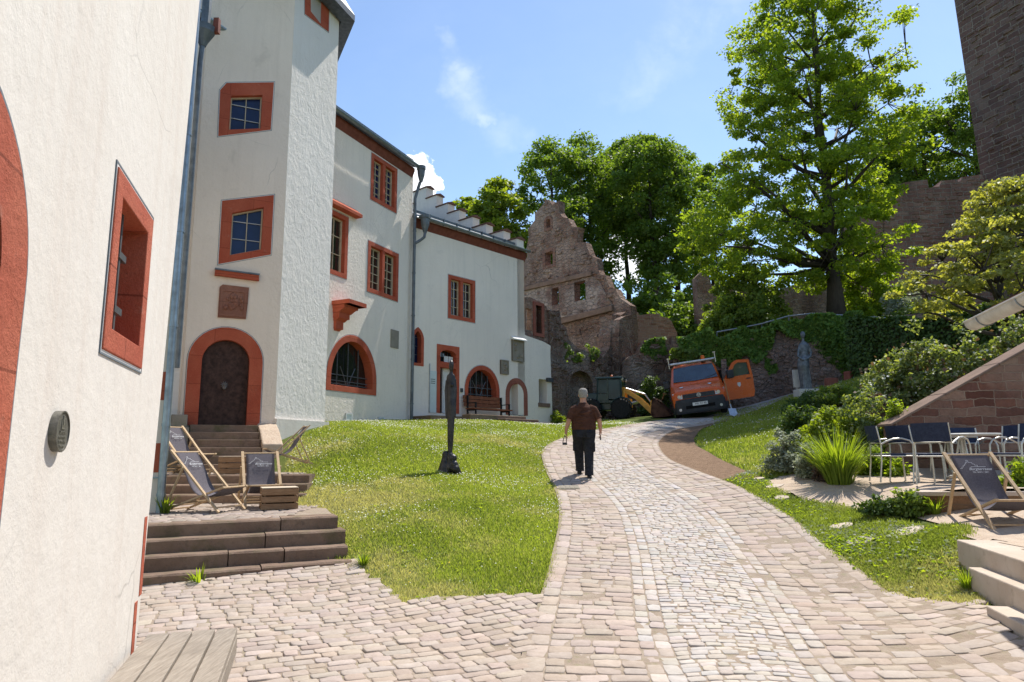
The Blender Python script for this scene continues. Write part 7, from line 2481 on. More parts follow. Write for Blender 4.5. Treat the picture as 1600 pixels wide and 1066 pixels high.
# the maple above the yard wall
Ym = 30.0
mb_ = at(1308, 508, Ym)
mt_ = at(1288, -35, Ym)
mh = mt_.z - mb_.z
def prof_px(rows, Y, base, h):
    out = []
    for (y, xl, xr) in rows:
        a, b = at(xl, y, Y), at(xr, y, Y)
        t = (a.z - base.z) / h
        out.append((t, (b.x - a.x) / 2, (a.x + b.x) / 2 - base.x, 0))
    out.sort()
    return out
mp_rows = [(448, 1120, 1370), (425, 1085, 1400), (380, 1070, 1412), (320, 1068, 1428), (270, 1085, 1435), (215, 1125, 1445), (170, 1140, 1436), (120, 1112, 1424), (75, 1115, 1400), (30, 1165, 1365), (-20, 1220, 1340), (-35, 1260, 1300)]
tree('maple_tree', 'big bright green maple with dark trunk standing above the ivy wall', mb_, mh, .34, prof_px(mp_rows, Ym, mb_, mh), 48, 600, 140, .165, 'leaf_maple', 'bark_dark', 21, (.34, .85), bare=.16, flat=.5, fill=.58, minr=.1, ysc=.8)
# light tree behind the stepped gable
b = at(775, 470, 46); tt_ = at(790, 284, 46)
tree('light_green_tree', 'light green tree rising behind the stepped gable', b, tt_.z - b.z, .22, [(.3, 2.0, 0), (.55, 2.7, 0), (.8, 2.1, .3), (1, .5, .4)], 14, 130, 90, .30, 'leaf_light', 'bark_dark', 5, (.5, .95))
b = at(735, 470, 47); tt_ = at(742, 308, 47)
tree('light_green_tree', 'smaller yellow green tree left of the light one behind the gable steps', b, tt_.z - b.z, .18, [(.35, 1.2, 0), (.6, 1.7, 0), (.85, 1.3, 0), (1, .3, 0)], 10, 60, 80, .30, 'leaf_light', 'bark_dark', 6, (.45, .85))
# dark wood beyond the ruin
wood_spec = [((866, 500, 50), 226, [(.18, 2.8, 0), (.45, 4.0, 0), (.75, 3.4, 0), (.92, 2.0, 0), (1, .6, 0)], 'dark green tree directly behind the ruin gable top', 31),
             ((925, 500, 53), 218, [(.30, 2.0, -.2), (.6, 3.4, 0), (.8, 3.2, 0), (.95, 1.8, 0), (1, .5, 0)], 'dark tree right of the ruin gable top, left of the sky gap', 32),
             ((1026, 500, 49), 214, [(.36, 1.7, .6), (.5, 2.4, .3), (.66, 3.1, -.3), (.82, 3.2, -.4), (.95, 2.0, -.2), (1, .6, 0)], 'tall dark tree with bare visible trunk right of the sky gap', 33),
             ((982, 500, 56), 224, [(.58, 2.4, 0), (.72, 3.3, 0), (.88, 2.6, 0), (1, .6, 0)], 'dark tree over the sky gap between ruin and maple', 34),
             ((1062, 500, 51), 232, [(.12, 2.4, 0), (.4, 3.6, 0), (.7, 3.5, 0), (.92, 2.0, 0), (1, .5, 0)], 'dark tree just left of the bright maple', 35),
             ((1120, 500, 55), 260, [(.15, 3.0, 0), (.5, 3.6, 0), (.85, 2.6, 0), (1, .6, 0)], 'dark tree behind the left half of the bright maple', 36),
             ((1452, 330, 50), 172, [(.05, 3.2, 0), (.4, 4.2, 0), (.75, 3.2, 0), (1, .7, 0)], 'dark tree behind the battlements, nearest the maple', 37),
             ((1536, 330, 47), 122, [(.05, 2.8, 0), (.4, 4.1, 0), (.7, 3.6, 0), (.9, 2.3, 0), (1, .8, 0)], 'dark tree behind the battlements, touching the keep', 38),
             ((1395, 380, 52), 226, [(.05, 3.0, 0), (.5, 3.6, 0), (.85, 2.3, 0), (1, .6, 0)], 'dark tree low between maple crown and battlements', 39)]
for (x, y, Y), ytop, cr__, lab, sd_ in wood_spec:
    b = at(x, y, Y); b.z = min(b.z, float(zT(b.x, b.y)) - .1) if y == 500 else b.z
    h_ = at(x, ytop, Y).z - b.z
    tree('forest_tree', lab, b, h_, .30, cr__, 18, 215, 115, .25, 'leaf_forest', 'bark_dark', sd_, (.55, 1.2), 'dark trees beyond the ruin and walls', bare=.12, flat=.62, fill=.55)
def shrub(name, label, c, rx, rz, n_cl, per, size, leafm, seed, rcl=(.12, .24), group=None, cat='shrub', ry=None, extra=None, stems=True, flat=.75, lowest=.0, up=.35):
    """a rounded plant of leaf clumps over a few stems; c is where it stands"""
    r = np.random.default_rng(seed); rd = random.Random(seed)
    c = V(c); ry = ry or rx
    T = thing(name, label, cat, tuple(c), group)
    cent, rads = [], []
    for k in range(n_cl):
        a = rd.uniform(0, 6.283); e = math.asin(rd.uniform(lowest, 1)); q = rd.random() ** .4 * (1 + .18 * math.sin(3 * a + seed) + .12 * math.sin(7 * a))
        cent.append(c + V((rx * q * math.cos(e) * math.cos(a), ry * q * math.cos(e) * math.sin(a), max(.05, rz * q * math.sin(e)))))
        rads.append(rd.uniform(*rcl))
    if stems:
        m = MB()
        for p in cent[::3]:
            b = c + V((rd.uniform(-.2, .2) * rx, rd.uniform(-.2, .2) * ry, -.08))
            m.tube([b, b.lerp(p, .5) + V((0, 0, .1 * rz)), p], [.012 + .006 * rz, .009, .004], 4, cap=False)
        m.build('stem', M['bark'], T, smooth=True, uv=False)
    pts, d = clump_points(np.array([tuple(p) for p in cent]), np.array(rads), per, r, flat)
    v, f = leaf_quads(pts, np.full(len(pts), size), r, up, d * .5)
    raw_mesh('foliage', v, f, M[leafm], off=T['_off'], parent=T)
    if extra:
        for nm, em, n, sz, hi in extra:
            i = r.choice(len(pts), n)
            q = pts[i] + d[i] * sz * 1.2; q[:, 2] += hi * r.random(n)
            v, f = leaf_quads(q, np.full(n, sz), r, .3, None, .95)
            tag(raw_mesh(nm, v, f, M[em], off=T['_off'], parent=T), kind='stuff')
    return T
def on_up(x, y, Y):
    p = at(x, y, Y); p.z = min(p.z, float(zT(p.x, p.y)) + .4); return p
b = on_up(1168, 520, 31.0)
shrub('bush', 'rounded light green bush on the terrace left of the maple trunk', b, 1.85, at(1170, 428, 31).z - b.z, 230, 70, .17, 'leaf_bush', 51, (.25, .5), cat='bush')
b = on_up(1366, 500, 31.5)
shrub('bush', 'lit green bush on the terrace right of the maple trunk', b, 1.35, at(1366, 398, 31.5).z - b.z, 170, 70, .17, 'leaf_maple', 52, (.25, .45), cat='bush')
b = on_up(1075, 520, 40)
shrub('bush', 'dark undergrowth left of the ivy wall under the dark trees', b, 2.6, 2.6, 150, 60, .28, 'leaf_forest', 53, (.4, .7), cat='bush')
b = on_up(1000, 520, 44)
shrub('bush', 'dark undergrowth behind the lighter brick ruin wall', b, 3.4, at(1000, 440, 44).z - b.z, 190, 60, .30, 'leaf_forest', 54, (.45, .8), cat='bush')
for i, (x, y, Y, rx, ytop, lm, lab) in enumerate(((1412, 505, 27.5, 1.0, 472, 'leaf_grey', 'pale fluffy shrub right of the maple trunk on the terrace'), (1452, 500, 26.5, 1.2, 478, 'leaf_bush', 'green shrub on the terrace under the pale dogwood'))):
    b = at(x, y, Y)
    shrub('bush', lab, b, rx, at(x, ytop, Y).z - b.z + .1, 90, 60, .13, lm, 56 + i, (.2, .35), cat='bush')
# dark hedge along the terrace edge on the right
HG0, HG1 = at(1325, 560, 25.0), at(1580, 545, 20.5)
HG = Fr(HG0.x, HG0.y, math.degrees(math.atan2(HG1.x - HG0.x, HG1.y - HG0.y)))
HT = thing('hedge', 'long dark clipped hedge below the pale dogwood', 'hedge', tuple(HG0))
LH = (HG1 - HG0).to_2d().length + 2.5
hr = np.random.default_rng(60)
zt0, zt1 = HG.px(1335, 503)[1], HG.px(1560, 496)[1]
n = 26000
s_ = hr.uniform(0, LH, n); top_ = zt0 + (zt1 - zt0) * s_ / LH + .12 * np.sin(s_ * 1.7) + .08 * np.sin(s_ * 4.1)
zb0 = 3.3
u = hr.random(n)
face = hr.random(n) < .62
d_ = np.where(face, hr.uniform(-.12, .16, n), hr.uniform(-1.3, .1, n)) + .08 * np.sin(s_ * 2.9)
z_ = np.where(face, zb0 + (top_ - zb0) * u, top_ + hr.uniform(-.1, .1, n))
c = np.array(HG.o) + s_[:, None] * np.array(HG.t) + d_[:, None] * np.array(HG.n); c[:, 2] = z_
v, f = leaf_quads(c, np.full(n, .12), hr, .2, np.where(face[:, None], np.array(HG.n) * 1.2, np.array((0, 0, 1.))))
raw_mesh('foliage', v, f, M['leaf_hedge'], off=HT['_off'], parent=HT)
m = MB().panel(HG, [(0, 2.6), (0, zt0 - .15), (LH, zt1 - .15), (LH, 2.6)], (), -.1, -1.2)
m.build('inner_branches', M['bark_dark'], HT)
# pale dogwood with layered branches
Yd = 17.0
db = at(1575, 560, Yd)
dh = at(1565, 288, Yd).z - db.z
D = [(.26, 1.4, -.3), (.36, 2.0, -.4), (.5, 1.9, -.2), (.62, 1.75, .1), (.74, 1.5, .3), (.86, 1.15, .5), (.95, .8, .55), (1, .3, .5)]
tree('dogwood_tree', 'pale yellow green dogwood with layered branches at the right edge', db, dh, .11, D, 30, 190, 85, .115, 'leaf_dogwood', 'bark_dark', 71, (.22, .42), bare=.08, flat=.32, fill=.6)
# ivy
def ivy(name, label, fr, polys, n, size, seed, mat='leaf_ivy', dmax=.22, d0=.0, top=0):
    r = np.random.default_rng(seed)
    P = []
    for poly, w_ in polys:
        q = np.array([fr.px(x, y) for x, y in poly])
        k = int(n * w_)
        s = r.uniform(q[:, 0].min(), q[:, 0].max(), k * 4); z = r.uniform(q[:, 1].min(), q[:, 1].max(), k * 4)
        s2 = s + .10 * np.sin(z * 5) + r.normal(0, .05, len(s)); z2 = z + .09 * np.sin(s * 4.3) + .06 * np.sin(s * 9.1)
        ok = inside(s2, z2, q)
        P.append(np.stack([s[ok], z[ok]], 1)[:k])
    P = np.concatenate(P)
    d = d0 + dmax * r.random(len(P)) ** 1.3 * (.6 + .4 * np.sin(P[:, 0] * 3.1 + P[:, 1] * 2.3))
    c = np.array(fr.o) + P[:, :1] * np.array(fr.t) + d[:, None] * np.array(fr.n); c[:, 2] = P[:, 1]
    o = thing(name, label, 'ivy', tuple(c.mean(0)))
    v, f = leaf_quads(c, np.full(len(c), size), r, .25, np.array(fr.n) * .9, .85, .8)
    raw_mesh('foliage', v, f, M[mat], off=o['_off'], parent=o)
    # woody runners on the wall
    for i in range(9):
        a = P[r.integers(len(P))]
        m = MB()
        m.tube([fr.P(a[0], .03, a[1]), fr.P(a[0] + r.normal(0, .15), .04, a[1] - .3), fr.P(a[0] + r.normal(0, .25), .03, a[1] - .7)], [.012, .01, .006], 4)
        m.build('runner', M['bark_dark'], o, uv=False)
    return o
ivy('ivy', 'thick ivy cascading over the yard wall top behind the orange van', YW,
    [(((1060, 535), (1075, 522), (1110, 518), (1120, 524), (1135, 528), (1150, 517), (1172, 514), (1190, 516), (1205, 508), (1240, 500), (1262, 494), (1300, 490), (1345, 488), (1350, 520), (1290, 530), (1245, 528), (1215, 520), (1203, 535), (1195, 560), (1186, 566), (1172, 556), (1150, 572), (1125, 568), (1108, 562), (1090, 556), (1085, 566), (1070, 560)), .72),
     (((1240, 505), (1345, 490), (1352, 600), (1325, 590), (1290, 560), (1262, 535), (1248, 525)), .28)], 15000, .15, 81, dmax=.34)
ivy('ivy', 'small dark ivy patch on the bare yard wall right of the van door', YW, [(((1197, 556), (1212, 560), (1215, 580), (1203, 586), (1196, 572)), 1)], 420, .13, 82, dmax=.12)
ivy('ivy', 'ivy hanging over the low ruin wall behind the loader bucket', RL, [(((1000, 545), (1012, 533), (1024, 528), (1040, 531), (1040, 552), (1030, 566), (1018, 562), (1006, 552)), 1)], 1800, .14, 83, dmax=.2)
ivy('ivy', 'light leaved ivy left of the van roof', YW, [(((1048, 548), (1072, 545), (1092, 548), (1092, 562), (1072, 566), (1050, 562)), 1)], 900, .17, 84, 'leaf_bush', dmax=.5)
ivy('ivy', 'creeper hanging on the broken ruin edge right of the white house end', RF, [(((880, 535), (890, 548), (905, 552), (908, 566), (896, 562), (884, 566)), .6), (((915, 545), (930, 540), (936, 552), (922, 566)), .4)], 500, .13, 85, 'leaf_bush', dmax=.25)
# plants of the bank on the right
def bank(name, lab, x, y, Y, rpx, ytop, ncl, per, size, mat, seed, **k):
    p = at(x, y, Y); p.z = min(p.z, g1(p.x, p.y) + .15)
    sc = Y / FPX
    return shrub(name, lab, p, rpx * sc, max(.2, at(x, ytop, Y).z - p.z), ncl, per, size, mat, seed, **k)
ROSE = dict(extra=(('shoots', 'leaf_rust', 160, .09, .12), ('blossoms', 'petal_white', 420, .055, .04)))
for i, (x, y, Y, r_, yt, lab) in enumerate(((1398, 640, 15.5, 46, 552, 'rose bush farthest left of the row above the garden wall'), (1445, 625, 15.0, 48, 526, 'tall rose bush with reddish shoots, second from the left in its row'), (1492, 610, 14.6, 46, 538, 'rose bush in the middle of the row behind the wall coping'), (1545, 590, 14.2, 48, 522, 'rose bush under the pale shed gutter'), (1598, 570, 13.8, 46, 508, 'rose bush cut by the right picture edge'))):
    bank('rose_bush', lab, x, y, Y, r_, yt, 120, 62, .085, 'leaf_rose', 90 + i, rcl=(.14, .28), group='rose bushes above the garden wall', cat='rose bush', **ROSE)
bank('low_conifer', 'spreading dark green conifer before the grey statue', 1262, 642, 19.5, 44, 616, 70, 90, .06, 'leaf_hedge', 101, rcl=(.14, .28), flat=.55)
bank('low_conifer', 'dark green conifer in the bank right of the spreading one', 1312, 632, 18.6, 36, 604, 60, 90, .06, 'leaf_bush', 102, rcl=(.14, .26), flat=.55)
bank('shrub', 'yellow green loose shrub on the bank above the grass clump', 1300, 715, 13.6, 52, 642, 110, 60, .075, 'leaf_light', 103, rcl=(.12, .24))
bank('shrub', 'dark shrub at the upper end of the plant bed', 1248, 690, 15.0, 26, 638, 60, 70, .07, 'leaf_hedge', 104, rcl=(.12, .22))
bank('shrub', 'green and yellow shrub between grass clump and rose bushes', 1352, 690, 13.4, 36, 626, 80, 60, .075, 'leaf_rose', 105, rcl=(.12, .22))
bank('shrub', 'dull purple leaved shrub below the rose bushes', 1372, 668, 14.0, 26, 626, 50, 60, .07, 'leaf_purple', 106, rcl=(.1, .2))
bank('shrub', 'bright green upright shrub at the low end of the garden wall', 1400, 692, 12.9, 19, 628, 70, 70, .055, 'leaf_maple', 107, rcl=(.1, .18))
bank('silver_shrub', 'silver leaved shrub left of the yellow green one', 1228, 735, 12.6, 30, 676, 80, 70, .055, 'leaf_grey', 108, rcl=(.08, .16), up=.9)
bank('silver_shrub', 'silver leaved shrub touching the grass clump', 1268, 748, 11.9, 24, 700, 70, 70, .05, 'leaf_grey', 109, rcl=(.08, .15), up=.9)
bank('shrub', 'purple brown low plant between silver shrubs and grass clump', 1290, 752, 11.5, 16, 722, 36, 60, .05, 'leaf_purple', 110, rcl=(.06, .12))
bank('shrub', 'leafy green plant under the far left navy chair', 1372, 752, 11.9, 34, 708, 70, 55, .075, 'leaf_maple', 111, rcl=(.08, .16))
bank('shrub', 'dark low plant on the grass left of the low patio wall', 1382, 804, 9.3, 30, 784, 50, 40, .055, 'leaf_hedge', 112, rcl=(.06, .12))
bank('shrub', 'bushy green plant against the end of the low patio wall', 1424, 804, 9.1, 21, 768, 60, 45, .06, 'leaf_bush', 113, rcl=(.07, .13))
bank('shrub', 'bright green plant right of the front deckchair', 1600, 772, 9.4, 26, 726, 60, 45, .065, 'leaf_maple', 114, rcl=(.07, .14))
bank('shrub', 'dark round bush at the ruin wall foot behind the loader', 1020, 640, 30.3, 22, 588, 80, 60, .12, 'leaf_hedge', 115, rcl=(.16, .3))
bank('shrub', 'light green weed at the foot of the ruin right of the white house', 874, 662, 28.5, 12, 640, 30, 40, .09, 'leaf_light', 116, rcl=(.1, .2))
# long arching grass-like leaves
def lily(name, lab, p, n, L, wd, seed, mat='leaf_lily'):
    r = np.random.default_rng(seed)
    o = thing(name, lab, 'plant', tuple(p))
    az = r.uniform(0, 6.283, n); ln = L * r.uniform(.55, 1.15, n); arch = r.uniform(.25, 1.0, n)
    b = np.array(p) + np.stack([np.cos(az) * r.uniform(0, .22, n) * L, np.sin(az) * r.uniform(0, .22, n) * L, np.zeros(n)], 1)
    side = np.stack([-np.sin(az), np.cos(az), np.zeros(n)], 1)
    outv = np.stack([np.cos(az), np.sin(az), np.zeros(n)], 1)
    vs = []
    K = 6
    for i in range(K):
        t = i / (K - 1)
        pos = b + outv * (ln * arch * .8 * t ** 1.3)[:, None]
        pos[:, 2] += ln * (t - .42 * arch * t ** 2.6)
        w_ = wd * (1 - t ** 2) * r.uniform(.8, 1.2, n) + .0006
        vs += [pos - side * w_[:, None], pos + side * w_[:, None]]
    v = np.stack(vs, 1)
    f = np.array([(2 * i, 2 * i + 1, 2 * i + 3, 2 * i + 2) for i in range(K - 1)])
    F = (f[None] + (np.arange(n) * 2 * K)[:, None, None]).reshape(-1, 4)
    raw_mesh('leaves', v.reshape(-1, 3), F, M[mat], off=o['_off'], parent=o)
    return o
p = at(1312, 752, 11.3); p.z = g1(p.x, p.y)
lily('grass_clump', 'big bright clump of long grassy leaves beside the left navy chair', p, 620, .98, .0095, 120)
p = gp(298, 916); 
lily('weed', 'small ribbed weed growing at the foot of the lower steps', LS.P(.42, .05, .19), 26, .26, .012, 121, 'leaf_maple')
p = atz(262, 780, ZL1)
lily('weed', 'weed at the foot of the zinc drainpipe', V((pp.x + .10, pp.y - .05, ZL1)), 40, .28, .014, 122, 'leaf_light')
p = gp(1462, 805)
lily('weed', 'tall weeds with pale seed head beside the low patio wall', p, 60, .32, .008, 123)
lily('weed', 'tuft of grass at the right end of the lower steps', LS.P(2.15, .1, g1(*LS.P(2.15, .1, 0).xy)), 90, .2, .006, 124)
lily('weed', 'tuft of bright grass at the corner of the pale stone steps', gp(1515, 925), 160, .24, .006, 125)

# low broad-leaved weeds among the grass and in the paving joints
def ground_weeds(name, poly, n, size, seed, mat, dens, hi=.03):
    r = np.random.default_rng(seed)
    P = np.array(poly)
    x = r.uniform(P[:, 0].min(), P[:, 0].max(), n * 10); y = r.uniform(P[:, 1].min(), P[:, 1].max(), n * 10)
    k = inside(x, y, P) & (r.random(len(x)) < np.clip(dens(x, y), 0, 1))
    x, y = x[k][:n], y[k][:n]
    m_ = 7
    cx = np.repeat(x, m_) + r.normal(0, size * 1.1, len(x) * m_); cy = np.repeat(y, m_) + r.normal(0, size * 1.1, len(x) * m_)
    c = np.stack([cx, cy, G(cx, cy) + r.uniform(.2, 1, len(cx)) * hi], 1)
    v, f = leaf_quads(c, np.full(len(c), size), r, 1.0, None, .6)
    return tag(raw_mesh(name, v, f, M[mat]), kind='stuff')
ground_weeds('weeds', verge_poly, 380, .045, 201, 'leaf_maple', lambda x, y: .12 + np.clip(lofreq(x, y, 2.3, 1), 0, 1), .05)
ground_weeds('weeds', verge_poly, 420, .045, 202, 'leaf_grey', lambda x, y: .05 + np.clip(lofreq(x, y, 2.0, 3), 0, 1), .045)
ground_weeds('weeds', lawn_poly, 1100, .04, 203, 'leaf_maple', lambda x, y: np.clip((11 - np.hypot(x, y)) / 4, .05, 1) * (.1 + np.clip(lofreq(x, y, 2.6, 2), 0, 1)), .035)
ground_weeds('joint_weeds', field_left, 90, .018, 204, 'leaf_light', lambda x, y: np.clip((y - 5.2) / 4, 0, 1) * np.clip(lofreq(x, y, 2.6, 2), 0, 1), .02)
g_ = lambda x, y: .1 + np.clip(lofreq(x, y, 2.4, 1.3), 0, 1)
ground_weeds('joint_weeds', field_right, 110, .018, 205, 'leaf_light', g_, .02)
ground_weeds('joint_weeds', [tuple(p) for p in way_edge(ED - .35, 5.5, 13)] + [tuple(p) for p in way_edge(ED, 5.5, 13)[::-1]], 160, .018, 206, 'leaf_light', g_, .022)
# ------------------------------------------------------------------ the orange van with its door open
vg = at(1098, 655, 24.2)
vR = at(1141, 647, 24.2); vL = at(1060, 656, 24.2)
VN = thing('van', 'orange works van with open driver door and dark bumper parked at the top', 'van', (vg.x, vg.y, (vR.z + vL.z) / 2 - .02), local=True)
VN.rotation_euler = Euler((R(6.5), R(-7), R(-14.5)), 'XYZ')
m = MB()
st = [  # y, z0, zmid, ztop, half bottom, half mid, half top, crown
    (.00, .42, .78, .93, .80, .84, .78),
    (.07, .36, .82, 1.01, .90, .92, .84),
    (.40, .36, .90, 1.10, .945, .95, .87),
    (.86, .36, 1.02, 1.20, .95, .95, .88),
    (1.05, .36, 1.10, 1.36, .95, .95, .865),
    (1.62, .36, 1.16, 1.86, .95, .95, .77),
    (1.95, .36, 1.18, 1.94, .95, .95, .76),
    (4.75, .36, 1.18, 1.94, .95, .95, .76),
    (4.88, .45, 1.16, 1.80, .90, .92, .72)]
rings = []
for (y, z0, zm, zt, hb, hm, ht) in st:
    half = [(hb - .06, z0), (hb, z0 + .08), (hm, zm - .1), (hm, zm), (ht + .03, zt - .10), (ht - .06, zt - .02), (ht * .5, zt + .01)]
    rings.append([(x, y, z) for x, z in half] + [(-x, y, z) for x, z in half[::-1]])
n = len(rings[0])
b = 0
for rg in rings: m.v += rg
for i in range(len(rings) - 1):
    for k in range(n):
        k2 = (k + 1) % n
        m.f.append((i * n + k, i * n + k2, (i + 1) * n + k2, (i + 1) * n + k)); m.m.append(0)
m.f.append(tuple(range(n))); m.f.append(tuple((len(rings) - 1) * n + k for k in reversed(range(n)))); m.m += [0, 0]
m.build('body', M['orange'], VN, bevel=.02)
def quad_slab(mb, pts, nrm, t):
    nrm = V(nrm).normalized() * t
    p = [V(q) for q in pts]
    k = len(p)
    mb.add(p + [q + nrm for q in p], [tuple(range(k))[::-1], tuple(range(k, 2 * k))] + [(i, (i + 1) % k, k + (i + 1) % k, k + i) for i in range(k)])
m = MB()
wn_ = V((0, -1, .75))
quad_slab(m, [(-.80, 1.0, 1.325), (0, .94, 1.29), (.80, 1.0, 1.325), (.71, 1.60, 1.83), (0, 1.57, 1.85), (-.71, 1.60, 1.83)], (0, -1, 1.15), .022)
ws = m.build('windscreen', M['glass_car'], VN)
m = MB()
for x in (-.3, .35): m.bar((x, .985, 1.345), (x + .42, 1.10, 1.445), .018, .012, (0, -1, 1))
m.build('wiper', M['black_plastic'], ws)
# bumper, grille, lamps, badge, plate
m = MB()
sec = [(-.95, .55), (-.93, .12), (-.82, -.03), (-.5, -.08), (0, -.095), (.5, -.08), (.82, -.03), (.93, .12), (.95, .55)]
vb = []
for z, g in ((.20, -.03), (.27, .0), (.60, .0), (.70, -.02), (.715, -.06)):
    vb.append([(x * (1 + g * .2), y - g * .8, z) for x, y in sec])
k = len(sec)
for rg in vb: m.v += rg
for i in range(len(vb) - 1):
    for q in range(k - 1):
        m.f.append((i * k + q, i * k + q + 1, (i + 1) * k + q + 1, (i + 1) * k + q)); m.m.append(0)
m.f.append(tuple((len(vb) - 1) * k + q for q in range(k))); m.f.append(tuple(reversed(range(k)))); m.m += [0, 0]
bp_ = m.build('bumper', M['black_plastic'], VN)
m = MB().box((0, -.075, .42), (1.0, .06, .11))
m.build('air_intake', M['dark'], bp_)
m = MB()
quad_slab(m, [(-.56, -.005, .73), (.56, -.005, .73), (.54, .02, .885), (-.54, .02, .885)], (0, -1, .1), .03)
gr = m.build('grille', M['black_plastic'], VN)
for z in (.76, .80, .845):
    MB().box((0, -.03, z), (1.08, .012, .014)).build('grille_bar', M['grey_fitting'], gr)
m = MB().lathe([(.001, -.012), (.084, -.012), (.088, 0), (.084, .012), (.001, .012)], (0, -.042, .815), 28, 'Y')
em = m.build('emblem', M['steel'], VN)
m = MB()
def lt(pts):
    for a, b in zip(pts[:-1], pts[1:]): m.bar((a[0], -.057, .815 + a[1]), (b[0], -.057, .815 + b[1]), .011, .008, (0, -1, 0))
lt([(-.030, .066), (0, .010), (.030, .066)])
lt([(-.060, .044), (-.030, -.056), (0, .004), (.030, -.056), (.060, .044)])
m.build('emblem_letters', M['grey_fitting'], em)
m = MB()
o_ = [(.080 * math.cos(2 * math.pi * i / 28), .080 * math.sin(2 * math.pi * i / 28)) for i in range(28)]
for i in range(28):
    a, b2 = o_[i], o_[(i + 1) % 28]
    m.bar((a[0], -.056, .815 + a[1]), (b2[0], -.056, .815 + b2[1]), .009, .006, (0, -1, 0))
m.build('emblem_ring', M['grey_fitting'], em)
for s in (-1, 1):
    m = MB()
    quad_slab(m, [(s * .57, -.005, .735), (s * .87, .06, .74), (s * .905, .16, .945), (s * .57, .03, .90)], (0, -1, .25), .03)
    hl_ = m.build('headlight', M['light_lens'], VN)
    m = MB().lathe([(.001, -.012), (.06, -.012), (.06, .012), (.001, .012)], (s * .68, -.015, .82), 16, 'Y')
    m.build('reflector', M['steel'], hl_)
    m = MB().lathe([(.001, -.012), (.05, -.012), (.05, .012), (.001, .012)], (s * .70, -.085, .36), 14, 'Y')
    m.build('fog_light', M['light_lens'], VN)
m = MB().box((0, -.115, .51), (.52, .012, .11))
pl_ = m.build('number_plate', M['plate'], VN)
text_mesh('MIL ST 90', .095, M['black_print'], 'plate_letters', pl_, Matrix.Translation((.02, -.124, .51)) @ Matrix.Rotation(R(90), 4, 'X'), extrude=.001)
# town crests on bonnet
for (x, y, z) in ((-.55, .42, 1.125), (.45, .45, 1.135)):
    m = MB()
    sh_ = [(-.06, .08), (.06, .08), (.06, -.01), (.0, -.08), (-.06, -.01)]
    quad_slab(m, [(x + a, y + bb, z + bb * .25 + .0) for a, bb in sh_[::-1]], (0, -.25, 1), .008)
    m.build('crest', M['print'], VN)
# mirrors on the closed side
m = MB().box((-1.08, .98, 1.28), (.20, .10, .26)).bar((-.94, 1.0, 1.2), (-1.04, .99, 1.22), .05, .05)
m.build('mirror', M['black_plastic'], VN, bevel=.02)
m = MB().tube([(1.1, .15, .72), (1.06, .12, 1.0)], .02, 6)
# wheels
def wheel(parent, x, y, r_=.33, w_=.21):
    m = MB().lathe([(.2, -w_ / 2), (r_ * .93, -w_ / 2), (r_, -w_ / 3), (r_, w_ / 3), (r_ * .93, w_ / 2), (.2, w_ / 2)], (x, y, r_), 28, 'X')
    wl = m.build('wheel', M['black_rubber'], parent)
    m = MB().lathe([(.03, -w_ / 2 - .005), (.19, -w_ / 2 + .02), (.205, -w_ / 2 + .0), (.205, w_ / 2), (.19, w_ / 2 - .02), (.03, w_ / 2 + .005)], (x, y, r_), 20, 'X')
    m.build('rim', M['steel'], wl)
    return wl
for x in (-.80, .80):
    for y in (.85, 3.9): wheel(VN, x, y)
m = MB().box((0, 2.4, .42), (1.3, 3.6, .2))
m.build('underbody', M['dark'], VN)
# near-black slab on the body stands in for the shaded cabin doorway
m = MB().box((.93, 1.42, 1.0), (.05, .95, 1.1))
m.build('doorway_shade', M['dark'], VN)
# the open door, hinged at its front edge
DR = bpy.data.objects.new('door', None)
MD = Matrix.Translation((.965, .92, 0)) @ Matrix.Rotation(R(-63 + 180 - 90 - 10), 4, 'Z')
def dmesh(mb, name, mat, parent, bevel=0):
    mb.v = [tuple(MD @ V(p)) for p in mb.v]
    return mb.build(name, mat, parent, bevel=bevel)
bpy.data.objects.remove(DR)
m = MB()      # door plane: u to its rear edge (+x), z up, thickness in y
out_ = [(0, .42), (1.02, .42), (1.08, .60), (1.10, 1.20), (1.05, 1.78), (.60, 1.82), (.42, 1.74), (.06, 1.22), (0, 1.12)]
hole_ = [(.20, 1.24), (1.0, 1.24), (.97, 1.68), (.62, 1.72), (.50, 1.66)]
class DF(Fr):
    def __init__(f): f.o, f.t, f.n = V((0, 0, 0)), V((1, 0, 0)), V((0, -1, 0))
dfr = DF()
m.panel(dfr, out_, [hole_], .035, -.035)
door_o = dmesh(m, 'door', M['orange'], VN, .012)
m = MB().panel(dfr, grow(hole_, .01), (), .004, -.006)
dmesh(m, 'door_window', M['glass_car'], door_o)
m = MB().fbox(dfr, .84, 1.0, .036, .06, 1.08, 1.12)
dmesh(m, 'handle', M['black_plastic'], door_o)
m = MB().fbox(dfr, .12, .36, .04, .20, 1.20, 1.50)
dmesh(m, 'mirror', M['black_plastic'], door_o, .03)
m = MB()
m.panel(dfr, [(.48, 1.0), (.48, .90), (.54, .83), (.60, .90), (.60, 1.0)], (), .04, .03)
dmesh(m, 'crest', M['print'], door_o)
m = MB()
m.fbox(dfr, .02, 1.06, .034, .045, .70, .715)
dmesh(m, 'door_crease', M['orange'], door_o)
